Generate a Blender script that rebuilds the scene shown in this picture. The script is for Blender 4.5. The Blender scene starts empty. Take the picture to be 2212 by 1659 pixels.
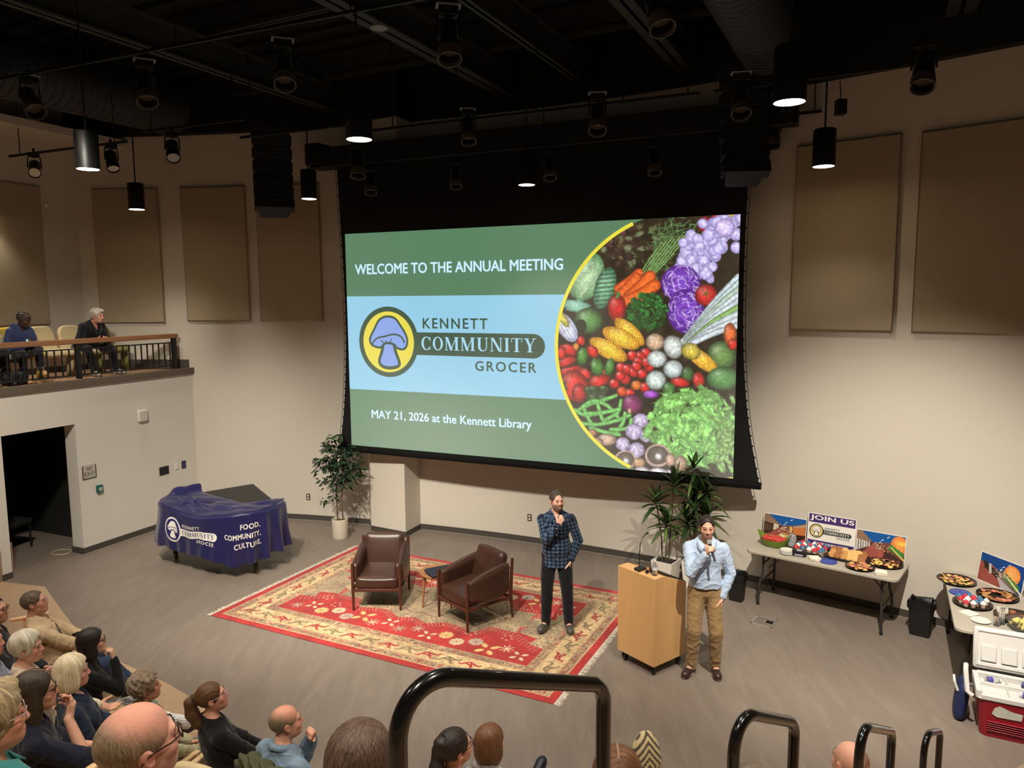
import bpy, math, random
import numpy as np
from mathutils import Vector, Matrix
random.seed(7); RNG = np.random.default_rng(7)
C = bpy.context.scene; COL = C.collection
R = math.radians
# ---------------------------------------------------------------- camera
cam = bpy.data.cameras.new('camera'); camo = bpy.data.objects.new('camera', cam); COL.objects.link(camo)
cam.sensor_width = 36.0; cam.lens = 1600.0 / 2212.0 * 36.0; cam.clip_start = 0.05; cam.clip_end = 200
PIT, ROL = R(6.5), R(0.37)
_r = Vector((1, 0, 0)); _f = Vector((0, math.cos(PIT), -math.sin(PIT))); _d = Vector((0, -math.sin(PIT), -math.cos(PIT)))
_cx = _r * math.cos(ROL) + _d * math.sin(ROL); _cy = _r * math.sin(ROL) - _d * math.cos(ROL)
camo.matrix_world = Matrix(((_cx.x, _cy.x, -_f.x, 0), (_cx.y, _cy.y, -_f.y, 0), (_cx.z, _cy.z, -_f.z, 4.05), (0, 0, 0, 1)))
C.camera = camo
# ---------------------------------------------------------------- world, exposure
W = bpy.data.worlds.new('hall_ambient_fill'); C.world = W; W.use_nodes = True
W.node_tree.nodes['Background'].inputs[0].default_value = (1.0, 0.86, 0.70, 1)
W.node_tree.nodes['Background'].inputs[1].default_value = 0.055  # weak even fill added in place of light bounced about the hall
C.view_settings.view_transform = 'Standard'; C.view_settings.look = 'None'
C.view_settings.exposure = 0.18; C.view_settings.gamma = 1.0; C.view_settings.use_curve_mapping = False
C.cycles.use_denoising = True
try: C.cycles.denoiser = 'OPENIMAGEDENOISE'
except Exception: pass
C.cycles.max_bounces = 6; C.cycles.diffuse_bounces = 3; C.cycles.glossy_bounces = 3; C.cycles.transmission_bounces = 5
C.cycles.caustics_reflective = False; C.cycles.caustics_refractive = False
C.cycles.sample_clamp_indirect = 4.0
def aim(o, tgt):
    d = Vector(tgt) - o.location
    o.rotation_euler = d.to_track_quat('-Z', 'Y').to_euler()
def spot(name, loc, tgt, watts, ang, blend=0.4, col=(1.0, 0.84, 0.66), rad=0.06):
    l = bpy.data.lights.new(name, 'SPOT'); l.energy = watts; l.color = col
    l.spot_size = R(ang); l.spot_blend = blend; l.shadow_soft_size = rad
    o = bpy.data.objects.new(name, l); COL.objects.link(o); o.location = loc; aim(o, tgt); return o
# stage spots on the lighting bridge above the seats (over the frame), each aimed at the stage
KEY = [(-3.4, 4.9, 6.7, -3.4, 10.8, 0.6, 640), (-1.5, 4.4, 6.7, -0.6, 9.4, 0.6, 560), (0.6, 4.2, 6.7, 1.5, 8.5, 0.5, 560),
       (2.3, 4.0, 6.7, 4.2, 8.5, 0.5, 860), (-4.6, 6.2, 6.7, -6.6, 12.2, 1.4, 420), (-4.2, 5.6, 6.7, -1.5, 10.6, 0.4, 300)]
for i, (x, y, z, tx, ty, tz, w) in enumerate(KEY):
    spot('stage_spot_light', (x, y, z), (tx, ty, tz), w * 2.9, 53, 0.85, (1.0, 0.92, 0.80), 0.22 if i > 3 else 0.05)
# house pendants over the seats, behind and beside the camera
for x, y in [(-3.2, 2.6), (-0.6, 1.4), (-5.8, 4.4), (1.8, 2.2), (-3.4, 5.6), (0.2, 4.4), (4.2, 4.2)]:
    spot('house_light', (x, y, 6.6), (x, y, 0), 330, 100, 0.8, (1.0, 0.89, 0.75), 0.12)
# ---------------------------------------------------------------- helpers
def S(r, g, b): return tuple(((c / 255 + 0.055) / 1.055) ** 2.4 if c > 10 else c / 255 / 12.92 for c in (r, g, b))
MATS = {}
def mat(key, rgb, rough=0.6, metal=0.0, var=0.06, vs=6.0, bump=0.0, bs=40.0, emit=None, es=1.0, spec=0.5, trans=0.0, alpha=1.0, attr=None, sheen=0.0, coat=0.0, stretch=None, ior=1.45):
    if key in MATS: return MATS[key]
    m = bpy.data.materials.new(key); m.use_nodes = True; nt = m.node_tree; b = nt.nodes['Principled BSDF']
    N = nt.nodes.new; L = nt.links.new
    c = S(*rgb)
    b.inputs['Roughness'].default_value = rough; b.inputs['Metallic'].default_value = metal
    b.inputs['Specular IOR Level'].default_value = spec; b.inputs['IOR'].default_value = ior
    b.inputs['Base Color'].default_value = (*c, 1)
    if trans: b.inputs['Transmission Weight'].default_value = trans
    if alpha < 1: b.inputs['Alpha'].default_value = alpha
    if sheen: b.inputs['Sheen Weight'].default_value = sheen
    if coat: b.inputs['Coat Weight'].default_value = coat
    tc = N('ShaderNodeTexCoord')
    src = tc.outputs['Object']
    if stretch:
        mp = N('ShaderNodeMapping'); mp.inputs['Scale'].default_value = stretch; L(src, mp.inputs[0]); src = mp.outputs[0]
    if attr:
        at = N('ShaderNodeAttribute'); at.attribute_name = attr
        if var:
            nz = N('ShaderNodeTexNoise'); nz.inputs['Scale'].default_value = vs; L(src, nz.inputs[0])
            mx = N('ShaderNodeMix'); mx.data_type = 'RGBA'; mx.blend_type = 'MULTIPLY'; mx.inputs[0].default_value = 1
            rp = N('ShaderNodeMapRange'); rp.inputs[3].default_value = 1 - var; rp.inputs[4].default_value = 1 + var
            L(nz.outputs[0], rp.inputs[0]); L(at.outputs['Color'], mx.inputs[6]); L(rp.outputs[0], mx.inputs[7]); L(mx.outputs[2], b.inputs['Base Color'])
        else: L(at.outputs['Color'], b.inputs['Base Color'])
    elif var:
        nz = N('ShaderNodeTexNoise'); nz.inputs['Scale'].default_value = vs; nz.inputs['Detail'].default_value = 4; L(src, nz.inputs[0])
        mx = N('ShaderNodeMix'); mx.data_type = 'RGBA'
        mx.inputs[6].default_value = (*[x * (1 - var) for x in c], 1); mx.inputs[7].default_value = (*[min(1, x * (1 + var)) for x in c], 1)
        L(nz.outputs[0], mx.inputs[0]); L(mx.outputs[2], b.inputs['Base Color'])
    if bump:
        n2 = N('ShaderNodeTexNoise'); n2.inputs['Scale'].default_value = bs; n2.inputs['Detail'].default_value = 3; L(src, n2.inputs[0])
        bp = N('ShaderNodeBump'); bp.inputs['Strength'].default_value = bump; bp.inputs['Distance'].default_value = 0.01
        L(n2.outputs[0], bp.inputs['Height']); L(bp.outputs[0], b.inputs['Normal'])
    if emit:
        b.inputs['Emission Color'].default_value = (*S(*emit), 1); b.inputs['Emission Strength'].default_value = es
    MATS[key] = m; return m
def T(x=0, y=0, z=0, rx=0, ry=0, rz=0, s=1):
    m = Matrix.Translation((x, y, z)) @ Matrix.Rotation(rz, 4, 'Z') @ Matrix.Rotation(ry, 4, 'Y') @ Matrix.Rotation(rx, 4, 'X')
    if s != 1: m = m @ Matrix.Diagonal((s, s, s, 1) if not hasattr(s, '__len__') else (*s, 1))
    return m
def xf(g, M):
    A = np.array(M); V = np.asarray(g[0], float); return (V @ A[:3, :3].T + A[:3, 3], g[1])
def box(sx, sy, sz, x=0, y=0, z=0, rz=0, rx=0, ry=0):
    V = np.array([(a, b, c) for a in (-.5, .5) for b in (-.5, .5) for c in (-.5, .5)]) * (sx, sy, sz)
    F = [(0, 1, 3, 2), (4, 6, 7, 5), (0, 4, 5, 1), (2, 3, 7, 6), (0, 2, 6, 4), (1, 5, 7, 3)]
    return xf((V, F), T(x, y, z, rx, ry, rz))
def bx(x0, y0, z0, x1, y1, z1): return box(x1 - x0, y1 - y0, z1 - z0, (x0 + x1) / 2, (y0 + y1) / 2, (z0 + z1) / 2)
def prism(poly, z0, z1):
    n = len(poly); P = np.asarray(poly, float)
    V = np.r_[np.c_[P, np.full(n, z0)], np.c_[P, np.full(n, z1)]]
    a = 0.5 * np.sum(P[:, 0] * np.roll(P[:, 1], -1) - np.roll(P[:, 0], -1) * P[:, 1])
    F = [(i, (i + 1) % n, n + (i + 1) % n, n + i) for i in range(n)] + [tuple(range(n - 1, -1, -1)), tuple(range(n, 2 * n))]
    if a < 0: F = [f[::-1] for f in F]
    return (V, F)
def tube(pts, r, seg=10, caps=True, closed=False):
    P = [Vector(p) for p in pts]; n = len(P); rr = [r] * n if not hasattr(r, '__len__') else list(r)
    V = []; F = []; prev = None
    for i in range(n):
        if closed: t = P[(i + 1) % n] - P[i - 1]
        else: t = P[min(i + 1, n - 1)] - P[max(i - 1, 0)]
        if t.length < 1e-9: t = Vector((0, 0, 1))
        t.normalize()
        if prev is None:
            a = Vector((0, 0, 1)) if abs(t.z) < .9 else Vector((1, 0, 0)); u = t.cross(a).normalized()
        else:
            u = prev - t * prev.dot(t)
            u = u.normalized() if u.length > 1e-6 else t.orthogonal().normalized()
        prev = u; w = t.cross(u)
        for k in range(seg):
            a = 2 * math.pi * k / seg; V.append(P[i] + (u * math.cos(a) + w * math.sin(a)) * rr[i])
    for i in range(n if closed else n - 1):
        for k in range(seg):
            j = (i + 1) % n; F.append((i * seg + k, i * seg + (k + 1) % seg, j * seg + (k + 1) % seg, j * seg + k))
    if caps and not closed: F.append(tuple(range(seg - 1, -1, -1))); F.append(tuple((n - 1) * seg + k for k in range(seg)))
    return (np.array([tuple(v) for v in V]), F)
def lathe(prof, seg=24, x=0, y=0, z=0):
    n = len(prof); V = []; F = []
    for (r, h) in prof:
        for k in range(seg):
            a = 2 * math.pi * k / seg; V.append((r * math.cos(a) + x, r * math.sin(a) + y, h + z))
    for i in range(n - 1):
        for k in range(seg): F.append((i * seg + k, i * seg + (k + 1) % seg, (i + 1) * seg + (k + 1) % seg, (i + 1) * seg + k))
    if prof[0][0] > 1e-6: F.append(tuple(range(seg - 1, -1, -1)))
    if prof[-1][0] > 1e-6: F.append(tuple((n - 1) * seg + k for k in range(seg)))
    return (np.array(V), F)
def cyl(r, z0, z1, seg=20, x=0, y=0): return lathe([(r, z0), (r, z1)], seg, x, y)
def ball(rx, ry=None, rz=None, x=0, y=0, z=0, seg=16, rings=10):
    ry = ry or rx; rz = rz or rx
    V, F = lathe([(max(1e-5, math.sin(math.pi * i / rings)), -math.cos(math.pi * i / rings)) for i in range(rings + 1)], seg)
    return (V * (rx, ry, rz) + (x, y, z), F)
def gridm(fn, nu, nv):
    V = [fn(i / nu, j / nv) for j in range(nv + 1) for i in range(nu + 1)]
    F = [(j * (nu + 1) + i, j * (nu + 1) + i + 1, (j + 1) * (nu + 1) + i + 1, (j + 1) * (nu + 1) + i) for j in range(nv) for i in range(nu)]
    return (np.array(V, float), F)
def rrect(w, h, r, n=5, cx=0, cy=0):
    out = []
    for (sx, sy, a0) in ((1, 1, 0), (-1, 1, 90), (-1, -1, 180), (1, -1, 270)):
        for k in range(n + 1):
            a = R(a0 + 90 * k / n); out.append((cx + sx * (w / 2 - r) + r * math.cos(a), cy + sy * (h / 2 - r) + r * math.sin(a)))
    return out
def join(gs):
    Vs = []; Fs = []; o = 0
    for V, F in gs:
        Vs.append(np.asarray(V, float)); Fs += [tuple(int(i) + o for i in f) for f in F]; o += len(V)
    return (np.concatenate(Vs), Fs)
def mesh(name, g, smooth=35, col=None):
    if isinstance(g, list): g = join(g)
    me = bpy.data.meshes.new(name); V, F = g
    if isinstance(F, np.ndarray):
        nf, k = F.shape; me.vertices.add(len(V)); me.vertices.foreach_set('co', np.asarray(V, np.float32).ravel())
        me.loops.add(nf * k); me.loops.foreach_set('vertex_index', F.astype(np.int32).ravel())
        me.polygons.add(nf); me.polygons.foreach_set('loop_start', np.arange(0, nf * k, k, dtype=np.int32))
        me.update(calc_edges=True)
    else: me.from_pydata([tuple(v) for v in V], [], F); me.update()
    if smooth:
        me.polygons.foreach_set('use_smooth', np.ones(len(me.polygons), bool))
        if smooth < 180: me.set_sharp_from_angle(angle=R(smooth))
    if col is not None:
        at = me.color_attributes.new('Col', 'FLOAT_COLOR', 'POINT')
        c = np.ones((len(me.vertices), 4), np.float32); c[:, :3] = col; at.data.foreach_set('color', c.ravel())
    return me
def obj(name, g, m, parent=None, loc=None, rot=None, smooth=35, bevel=0, col=None, sub=0, mw=None):
    me = g if isinstance(g, bpy.types.Mesh) else mesh(name, g, smooth, col)
    if m is not None and not me.materials: me.materials.append(m)
    o = bpy.data.objects.new(name, me); COL.objects.link(o)
    if parent: o.parent = parent
    if loc is not None: o.location = loc
    if rot is not None: o.rotation_euler = rot
    if mw is not None: o.matrix_local = mw
    if bevel:
        b = o.modifiers.new('bevel', 'BEVEL'); b.width = bevel; b.segments = 2; b.limit_method = 'ANGLE'; b.angle_limit = R(40)
    if sub:
        s = o.modifiers.new('sub', 'SUBSURF'); s.levels = sub; s.render_levels = sub
    return o
def tag(o, label, cat, group=None, kind=None):
    o['label'] = label; o['category'] = cat
    if group: o['group'] = group
    if kind: o['kind'] = kind
    return o
def thing(name, label, cat, loc=(0, 0, 0), rz=0, group=None):
    o = bpy.data.objects.new(name, None); COL.objects.link(o); o.empty_display_size = 0.1
    o.location = loc; o.rotation_euler = (0, 0, rz); return tag(o, label, cat, group)
def struct(name, g, m, parent=None, **k):
    o = obj(name, g, m, parent, **k)
    if not parent: o['kind'] = 'structure'
    return o
def dup(root, loc=None, rz=None, label=None, group=None):
    def cp(o, par):
        c = o.copy(); COL.objects.link(c)
        if par: c.parent = par
        for ch in o.children: cp(ch, c)
        return c
    r = cp(root, None)
    if loc is not None: r.location = loc
    if rz is not None: r.rotation_euler = (0, 0, rz)
    if label: r['label'] = label
    if group: r['group'] = group
    return r
_tc = {}
def textg(s, size=1.0, bold=0.0, space=1.0, sx=1.0, align='LEFT', lib=None):
    if bold:
        V, F = textg(s, 1, 0, space); gs = [(V + (a * bold, b * bold, 8e-5 * k_), F) for k_, (a, b) in enumerate(((-1, 0), (1, 0), (0, -.7), (0, .7), (-.6, .5), (.6, -.5)))]; V, F = join(gs); V = V * (size * sx, size, 1); w = V[:, 0].max(); V = V - ((w / 2 if align == 'CENTER' else w if align == 'RIGHT' else 0), 0, 0); return (V, F)
    key = (s, bold, space)
    if key not in _tc:
        cu = bpy.data.curves.new('lettering', 'FONT'); cu.body = s; cu.offset = bold; cu.space_character = space; cu.fill_mode = 'FRONT'; cu.resolution_u = 3
        o = bpy.data.objects.new('lettering', cu); COL.objects.link(o)
        dg = bpy.context.evaluated_depsgraph_get(); me = bpy.data.meshes.new_from_object(o.evaluated_get(dg), depsgraph=dg)
        V = np.array([tuple(v.co) for v in me.vertices]); F = [tuple(p.vertices) for p in me.polygons]
        bpy.data.objects.remove(o); bpy.data.curves.remove(cu); bpy.data.meshes.remove(me)
        V[:, 0] -= V[:, 0].min(); _tc[key] = (V, F)
    V, F = _tc[key]; V = V * (size * sx, size, 1)
    w = V[:, 0].max()
    if align == 'CENTER': V = V - (w / 2, 0, 0)
    if align == 'RIGHT': V = V - (w, 0, 0)
    return (V, F)
# ---------------------------------------------------------------- room shell
WC = np.array([-8.12, -6.22]); WR = 20.11
def arc(phi, off=0.0): return (WC[0] + (WR - off) * math.cos(phi), WC[1] + (WR - off) * math.sin(phi))
def wallxy(x, off=0.0):
    """point of the curved back wall (inner face moved in by off) at room x"""
    rr = WR - off; return (x, WC[1] + math.sqrt(rr * rr - (x - WC[0]) ** 2))
def phi_at(x): return math.acos((x - WC[0]) / WR)
M_wall = mat('warm_white_wall_paint', (204, 196, 182), 0.85, var=0.025, vs=1.5, bump=0.05, bs=160)
M_wall2 = mat('white_wall_paint', (214, 208, 197), 0.85, var=0.02, vs=1.5, bump=0.05, bs=160)
M_base = mat('dark_rubber_baseboard', (72, 66, 60), 0.55, var=0.05)
M_bead = mat('pale_floor_joint', (150, 142, 130), 0.5)
M_black = mat('black_paint', (14, 14, 14), 0.7, var=0.1)
M_dark = mat('dull_dark_steel', (52, 51, 50), 0.7, var=0.15, vs=3)
M_duct = mat('black_painted_duct', (40, 41, 44), 0.6, var=0.1, vs=3)
def floor_mat():
    m = bpy.data.materials.new('grey_brown_linoleum'); m.use_nodes = True; nt = m.node_tree; b = nt.nodes['Principled BSDF']
    N = nt.nodes.new; L = nt.links.new
    tc = N('ShaderNodeTexCoord'); mp = N('ShaderNodeMapping'); mp.inputs['Rotation'].default_value = (0, 0, R(-38)); mp.inputs['Scale'].default_value = (5, .8, 1)
    L(tc.outputs['Object'], mp.inputs[0])
    n1 = N('ShaderNodeTexNoise'); n1.inputs['Scale'].default_value = 1.6; n1.inputs['Detail'].default_value = 7; n1.inputs['Distortion'].default_value = 1.2; L(mp.outputs[0], n1.inputs[0])
    n2 = N('ShaderNodeTexNoise'); n2.inputs['Scale'].default_value = 0.7; L(tc.outputs['Object'], n2.inputs[0])
    r1 = N('ShaderNodeValToRGB'); e = r1.color_ramp.elements
    e[0].position = .3; e[0].color = (*S(118, 107, 97), 1); e[1].position = .72; e[1].color = (*S(130, 118, 107), 1)
    x = e.new(.50); x.color = (*S(123, 111, 101), 1)
    L(n1.outputs[0], r1.inputs[0])
    mx = N('ShaderNodeMix'); mx.data_type = 'RGBA'; mx.blend_type = 'MULTIPLY'; mx.inputs[0].default_value = .5
    L(r1.outputs[0], mx.inputs[6]); L(n2.outputs[0], mx.inputs[7])
    mr = N('ShaderNodeMapRange'); mr.inputs[3].default_value = .88; mr.inputs[4].default_value = 1.12; L(n2.outputs[0], mr.inputs[0]); L(mr.outputs[0], mx.inputs[7])
    L(mx.outputs[2], b.inputs['Base Color']); b.inputs['Roughness'].default_value = .48; b.inputs['Specular IOR Level'].default_value = .35
    return m
M_floor = floor_mat()
struct('floor', [bx(-13, -4.5, -0.1, 12.5, 15.5, 0)], M_floor)
# left (balcony) wall frame: origin at the right jamb of the doorway, L_ = along the wall towards the back, N_ = into the room
LP = Vector((-6.94, 11.61, 0)); Ld = Vector((.405, .914, 0)).normalized(); Ln = Vector((Ld.y, -Ld.x, 0)); LA = math.atan2(Ld.y, Ld.x)
ML = Matrix.Translation(LP) @ Matrix.Rotation(LA, 4, 'Z')      # local x: along wall, local -y: into the room
def lw(x, y, z=0): v = ML @ Vector((x, y, z)); return (v.x, v.y, v.z)
# curved back wall
ph0, ph1 = R(91.5), R(8)
def warc(z0, z1, off0, off1, n=72, a0=ph0, a1=ph1):
    gs = []
    V = []; F = []
    for i in range(n + 1):
        a = a0 + (a1 - a0) * i / n
        for (o, z) in ((off0, z0), (off0, z1), (off1, z1), (off1, z0)): V.append((*arc(a, o), z))
    for i in range(n):
        for k in range(4): F.append((i * 4 + k, i * 4 + (k + 1) % 4, i * 4 + 4 + (k + 1) % 4, i * 4 + 4 + k))
    F.append((0, 1, 2, 3)); F.append((n * 4 + 3, n * 4 + 2, n * 4 + 1, n * 4))
    return (np.array(V), F)
struct('wall_back', [warc(0, 8.0, -0.2, 0.0)], M_wall, smooth=60)
aL, aR = phi_at(-2.58), phi_at(-1.62)
struct('baseboard_back', [warc(0, 0.1, 0, 0.014, 50, aR, ph1), warc(0, 0.1, 0, 0.014, 20, phi_at(-5.98), aL)], M_base, smooth=60)
struct('trim_1', [warc(0, 0.006, 0.012, 0.03, 50, aR, ph1), warc(0, 0.006, 0.012, 0.03, 20, phi_at(-5.98), aL)], M_bead, smooth=60)
struct('trim_2', [warc(6.78, 8.0, 0, 0.16, 40, phi_at(3.2), ph1), warc(7.02, 8.0, 0, .14, 50, ph0, phi_at(3.2))], M_black, smooth=60)
pil = [(-2.50, 12.73), (-1.84, 12.345), (-1.56, 13.0), (-2.3, 13.4), (-2.62, 13.2)]
struct('wall_pilaster', [prism(pil, 0, 7.0)], M_wall, smooth=0)
struct('trim_5', [prism(pil, 7.0, 8.0)], M_black, smooth=0)
pb = [(-2.512, 12.722), (-1.837, 12.328), (-1.625, 12.82), (-1.70, 12.9), (-2.2, 13.3), (-2.60, 13.13)]
struct('baseboard_pilaster', [prism(pb, 0, 0.1)], M_base, smooth=0)
struct('trim_3', [prism([(-2.52, 12.708), (-1.832, 12.305), (-1.60, 12.82), (-1.70, 12.9), (-2.2, 13.3), (-2.61, 13.13)], 0, .006)], M_bead, smooth=0)
# balcony front wall with doorway 1.14 x 2.13 (local x from -1.14 to 0)
BT = 2.74
g = [xf(bx(0, 0, 0, 2.45, 0.26, BT), ML), xf(bx(-5.5, 0, 0, -1.14, 0.26, BT), ML), xf(bx(-1.14, 0, 2.13, 0, 0.26, BT), ML)]
struct('wall_left', g, M_wall2, smooth=0)
struct('baseboard_left', [xf(bx(0, -0.014, 0, 2.42, 0.0, 0.1), ML), xf(bx(-5.5, -0.014, 0, -1.14, 0, 0.1), ML), xf(bx(-0.014, -.014, 0, 0, 0.27, 0.1), ML)], M_base, smooth=0)
struct('trim_4', [xf(bx(-0.02, -0.03, 0, 2.40, -0.012, 0.006), ML), xf(bx(-5.5, -0.03, 0, -1.14, -0.012, .006), ML)], M_bead, smooth=0)
# passage behind the doorway, its unlit shade put into the wall colour
M_pass = mat('unlit_passage_shade', (30, 28, 24), 0.9)
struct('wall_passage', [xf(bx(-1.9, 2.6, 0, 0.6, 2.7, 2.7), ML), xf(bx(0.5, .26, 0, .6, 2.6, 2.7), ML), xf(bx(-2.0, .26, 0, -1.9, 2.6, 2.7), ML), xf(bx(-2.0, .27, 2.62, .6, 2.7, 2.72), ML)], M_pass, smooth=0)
# door leaf standing open inside the left jamb
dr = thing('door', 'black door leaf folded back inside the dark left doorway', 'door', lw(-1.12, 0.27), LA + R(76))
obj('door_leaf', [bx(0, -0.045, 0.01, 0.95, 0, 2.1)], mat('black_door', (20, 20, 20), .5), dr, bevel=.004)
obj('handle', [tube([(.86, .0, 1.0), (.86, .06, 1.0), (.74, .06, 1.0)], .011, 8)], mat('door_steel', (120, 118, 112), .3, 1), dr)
# balcony
M_ledge = mat('balcony_ledge', (96, 84, 72), 0.6); M_bfloor = mat('balcony_cork_floor', (176, 140, 108), 0.5, var=.1, vs=20)
struct('balcony_slab', [xf(bx(-5.5, 0.0, BT, 2.42, 2.1, 2.80), ML)], M_bfloor, smooth=0)
struct('balcony_edge', [xf(bx(-5.5, -0.05, 2.72, 2.42, 0.06, 2.83), ML)], M_ledge, smooth=0, bevel=.006)
struct('wall_balcony', [xf(bx(-5.5, 1.87, 2.7, 2.4, 2.05, 8.0), ML)], M_wall, smooth=0)
struct('baseboard_balcony', [xf(bx(-5.5, 1.855, 2.80, 2.02, 1.87, 2.9), ML), warc(2.80, 2.98, 0, .015, 10, phi_at(-8.0), phi_at(-6.02))], M_base, smooth=0)
struct('ceiling_balcony', [xf(bx(-5.5, 0.9, 6.83, 2.3, 2.0, 6.95), ML)], M_wall, smooth=0)
# black ceiling
def cg(x, y, z): return (x, y, z)
CA = math.atan2(1, .5)                                             # beams run along (0.5, 1)
M_deck = mat('black_ceiling_deck', (22, 22, 22), 0.9, var=.3, vs=2)
struct('ceiling', [bx(-14, -5, 8.0, 13, 16, 8.15)], M_deck)
MC = Matrix.Rotation(CA - math.pi / 2, 4, 'Z')
def cb(x0, y0, z0, x1, y1, z1): return xf(bx(x0, y0, z0, x1, y1, z1), MC)
def cl(x, y):  # room -> ceiling-grid coordinates
    v = MC.inverted() @ Vector((x, y, 0)); return v.x, v.y
ib = lambda u, y0, y1, w, z: [cb(u - w / 2, y0, z, u + w / 2, y1, z + .03), cb(u - .02, y0, z, u + .02, y1, z + .4), cb(u - w / 2, y0, z + .38, u + w / 2, y1, z + .41)]
for (x, y, w) in [(-1.74, 8.6, .26), (-4.49, 9.86, .2), (1.18, 8.27, .24), (-.49, 8.24, .12), (5.15, 8.9, .3), (-7.2, 10.2, .2)]:
    u, v = cl(x, y)
    o = struct('ceiling_beam', ib(u, -2, v + 5.2 if x > -4 else v + 3.3, w, 7.2), M_dark, smooth=0)
    o.name = 'ceiling_beam'
for k, yy in enumerate((5.2, 7.6, 9.9, 12.1)):
    struct('ceiling_joist', [cb(-13, yy - .05, 7.62, 6, yy + .05, 7.68), cb(-13, yy - .012, 7.62, 6, yy + .012, 8.0)], M_dark, smooth=0)
for k in range(26):
    pass
struct('ceiling_deck_ribs', [cb(-13, 2.5 + .42 * k, 7.93, 6, 2.62 + .42 * k, 8.0) for k in range(28)], M_deck, smooth=0)
# ---------------------------------------------------------------- emblem and lettering (flat geometry in x, y)
def fit(g, x0, x1, y0, y1):
    V, F = g; a, b = V.min(0), V.max(0); V = V.copy()
    V[:, 0] = x0 + (V[:, 0] - a[0]) / (b[0] - a[0]) * (x1 - x0); V[:, 1] = y0 + (V[:, 1] - a[1]) / (b[1] - a[1]) * (y1 - y0)
    return (V, F)
def flat(poly, z=0): P = np.asarray(poly, float); return (np.c_[P, np.full(len(P), z)], [tuple(range(len(P)))])
def ell(cx, cy, rx, ry, n=48, a0=0, a1=360): return [(cx + rx * math.cos(R(a0 + (a1 - a0) * i / n)), cy + ry * math.sin(R(a0 + (a1 - a0) * i / n))) for i in range(n + (0 if a1 - a0 == 360 else 1))]
def ring(outer, inner):
    n = len(outer); V = np.array([(*p, 0) for p in outer + inner], float)
    return (V, [(i, (i + 1) % n, n + (i + 1) % n, n + i) for i in range(n)])
def band(outer, inner):
    n = len(outer); V = np.array([(*p, 0) for p in outer + inner], float)
    return (V, [(i, i + 1, n + i + 1, n + i) for i in range(n - 1)])
def smooth2(P, closed=True, k=4):
    P = [np.array(p, float) for p in P]; n = len(P); out = []
    for i in range(n if closed else n - 1):
        p0, p1, p2, p3 = (P[(i - 1) % n], P[i], P[(i + 1) % n], P[(i + 2) % n]) if closed else (P[max(i - 1, 0)], P[i], P[i + 1], P[min(i + 2, n - 1)])
        for t in np.arange(k) / k:
            out.append(.5 * (2 * p1 + (p2 - p0) * t + (2 * p0 - 5 * p1 + 4 * p2 - p3) * t * t + (3 * p1 - p0 - 3 * p2 + p3) * t ** 3))
    if not closed: out.append(P[-1])
    return [tuple(p) for p in out]
def stroke(P, w, closed=True):
    P = np.array(P, float); n = len(P); o = []; q = []
    for i in range(n):
        a = P[(i - 1) % n] if (closed or i > 0) else P[i]; b = P[(i + 1) % n] if (closed or i < n - 1) else P[i]
        t = b - a; t = t / (np.linalg.norm(t) + 1e-9); m = np.array([-t[1], t[0]]) * w / 2; o.append(tuple(P[i] + m)); q.append(tuple(P[i] - m))
    return ring(q, o) if closed else band(q, o)
def serif(s):
    gs = []; x = 0; tk, tn, sf = .19, .07, .055
    R4 = lambda x0, y0, x1, y1: flat([(x0, y0), (x1, y0), (x1, y1), (x0, y1)])
    def stem(x0, w): return [R4(x0, 0, x0 + w, 1), R4(x0 - .09, 0, x0 + w + .09, sf), R4(x0 - .09, 1 - sf, x0 + w + .09, 1)]
    def diag(xa, ya, xb, yb, w): return [flat([(xa, ya), (xb, yb), (xb + w, yb), (xa + w, ya)] if yb > ya else [(xb, yb), (xb + w, yb), (xa + w, ya), (xa, ya)])]
    for ch in s:
        if ch == 'O': g = [ring(ell(.42, .5, .42, .52), ell(.42, .5, .24, .46))]; w = .84
        elif ch == 'C': g = [band(ell(.42, .5, .42, .52, 40, 42, 318), ell(.44, .5, .25, .46, 40, 38, 322)), R4(.70, .66, .76, 1.0), R4(.70, 0, .74, .3)]; w = .8
        elif ch == 'M': g = stem(.09, tn) + stem(.86, tk) + diag(.07, 1, .44, 0, .2) + diag(.44, 0, .9, 1, .07); w = 1.14
        elif ch == 'N': g = stem(.09, tn) + stem(.78, tn) + diag(.07, 1, .66, 0, .2); w = .94
        elif ch == 'I': g = stem(.09, tk); w = .37
        elif ch == 'U': g = [R4(.09, .3, .09 + tk, 1), R4(.72, .3, .79, 1), R4(0, 1 - sf, .37, 1), R4(.62, 1 - sf, .89, 1), band(ell(.44, .32, .35, .34, 20, 180, 360), ell(.5, .32, .22, .26, 20, 180, 360))]; w = .89
        elif ch == 'T': g = [R4(.31, 0, .31 + tk, 1), R4(.2, 0, .61, sf), R4(0, 1 - sf, .81, 1), R4(0, .7, .05, 1), R4(.76, .7, .81, 1)]; w = .81
        elif ch == 'Y': g = [R4(.33, 0, .33 + tk, .45), R4(.22, 0, .63, sf)] + diag(.06, 1, .33, .42, .2) + diag(.42, .42, .72, 1, .07) + [R4(-.02, 1 - sf, .36, 1), R4(.6, 1 - sf, .88, 1)]; w = .86
        gs += [(V + (x, 0, 6e-5 * k_), F) for k_, (V, F) in enumerate(g)]; x += w + .16
    return join(gs)
CAP = smooth2([(-.62, .02), (-.6, .14), (-.45, .38), (-.31, .6), (-.14, .7), (.05, .72), (.26, .66), (.43, .46), (.57, .26), (.64, .06), (.6, -.12), (.48, -.2), (.29, -.16), (.2, -.07), (0, -.03), (-.14, -.06), (-.26, -.16), (-.43, -.14), (-.57, -.08)])
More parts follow.
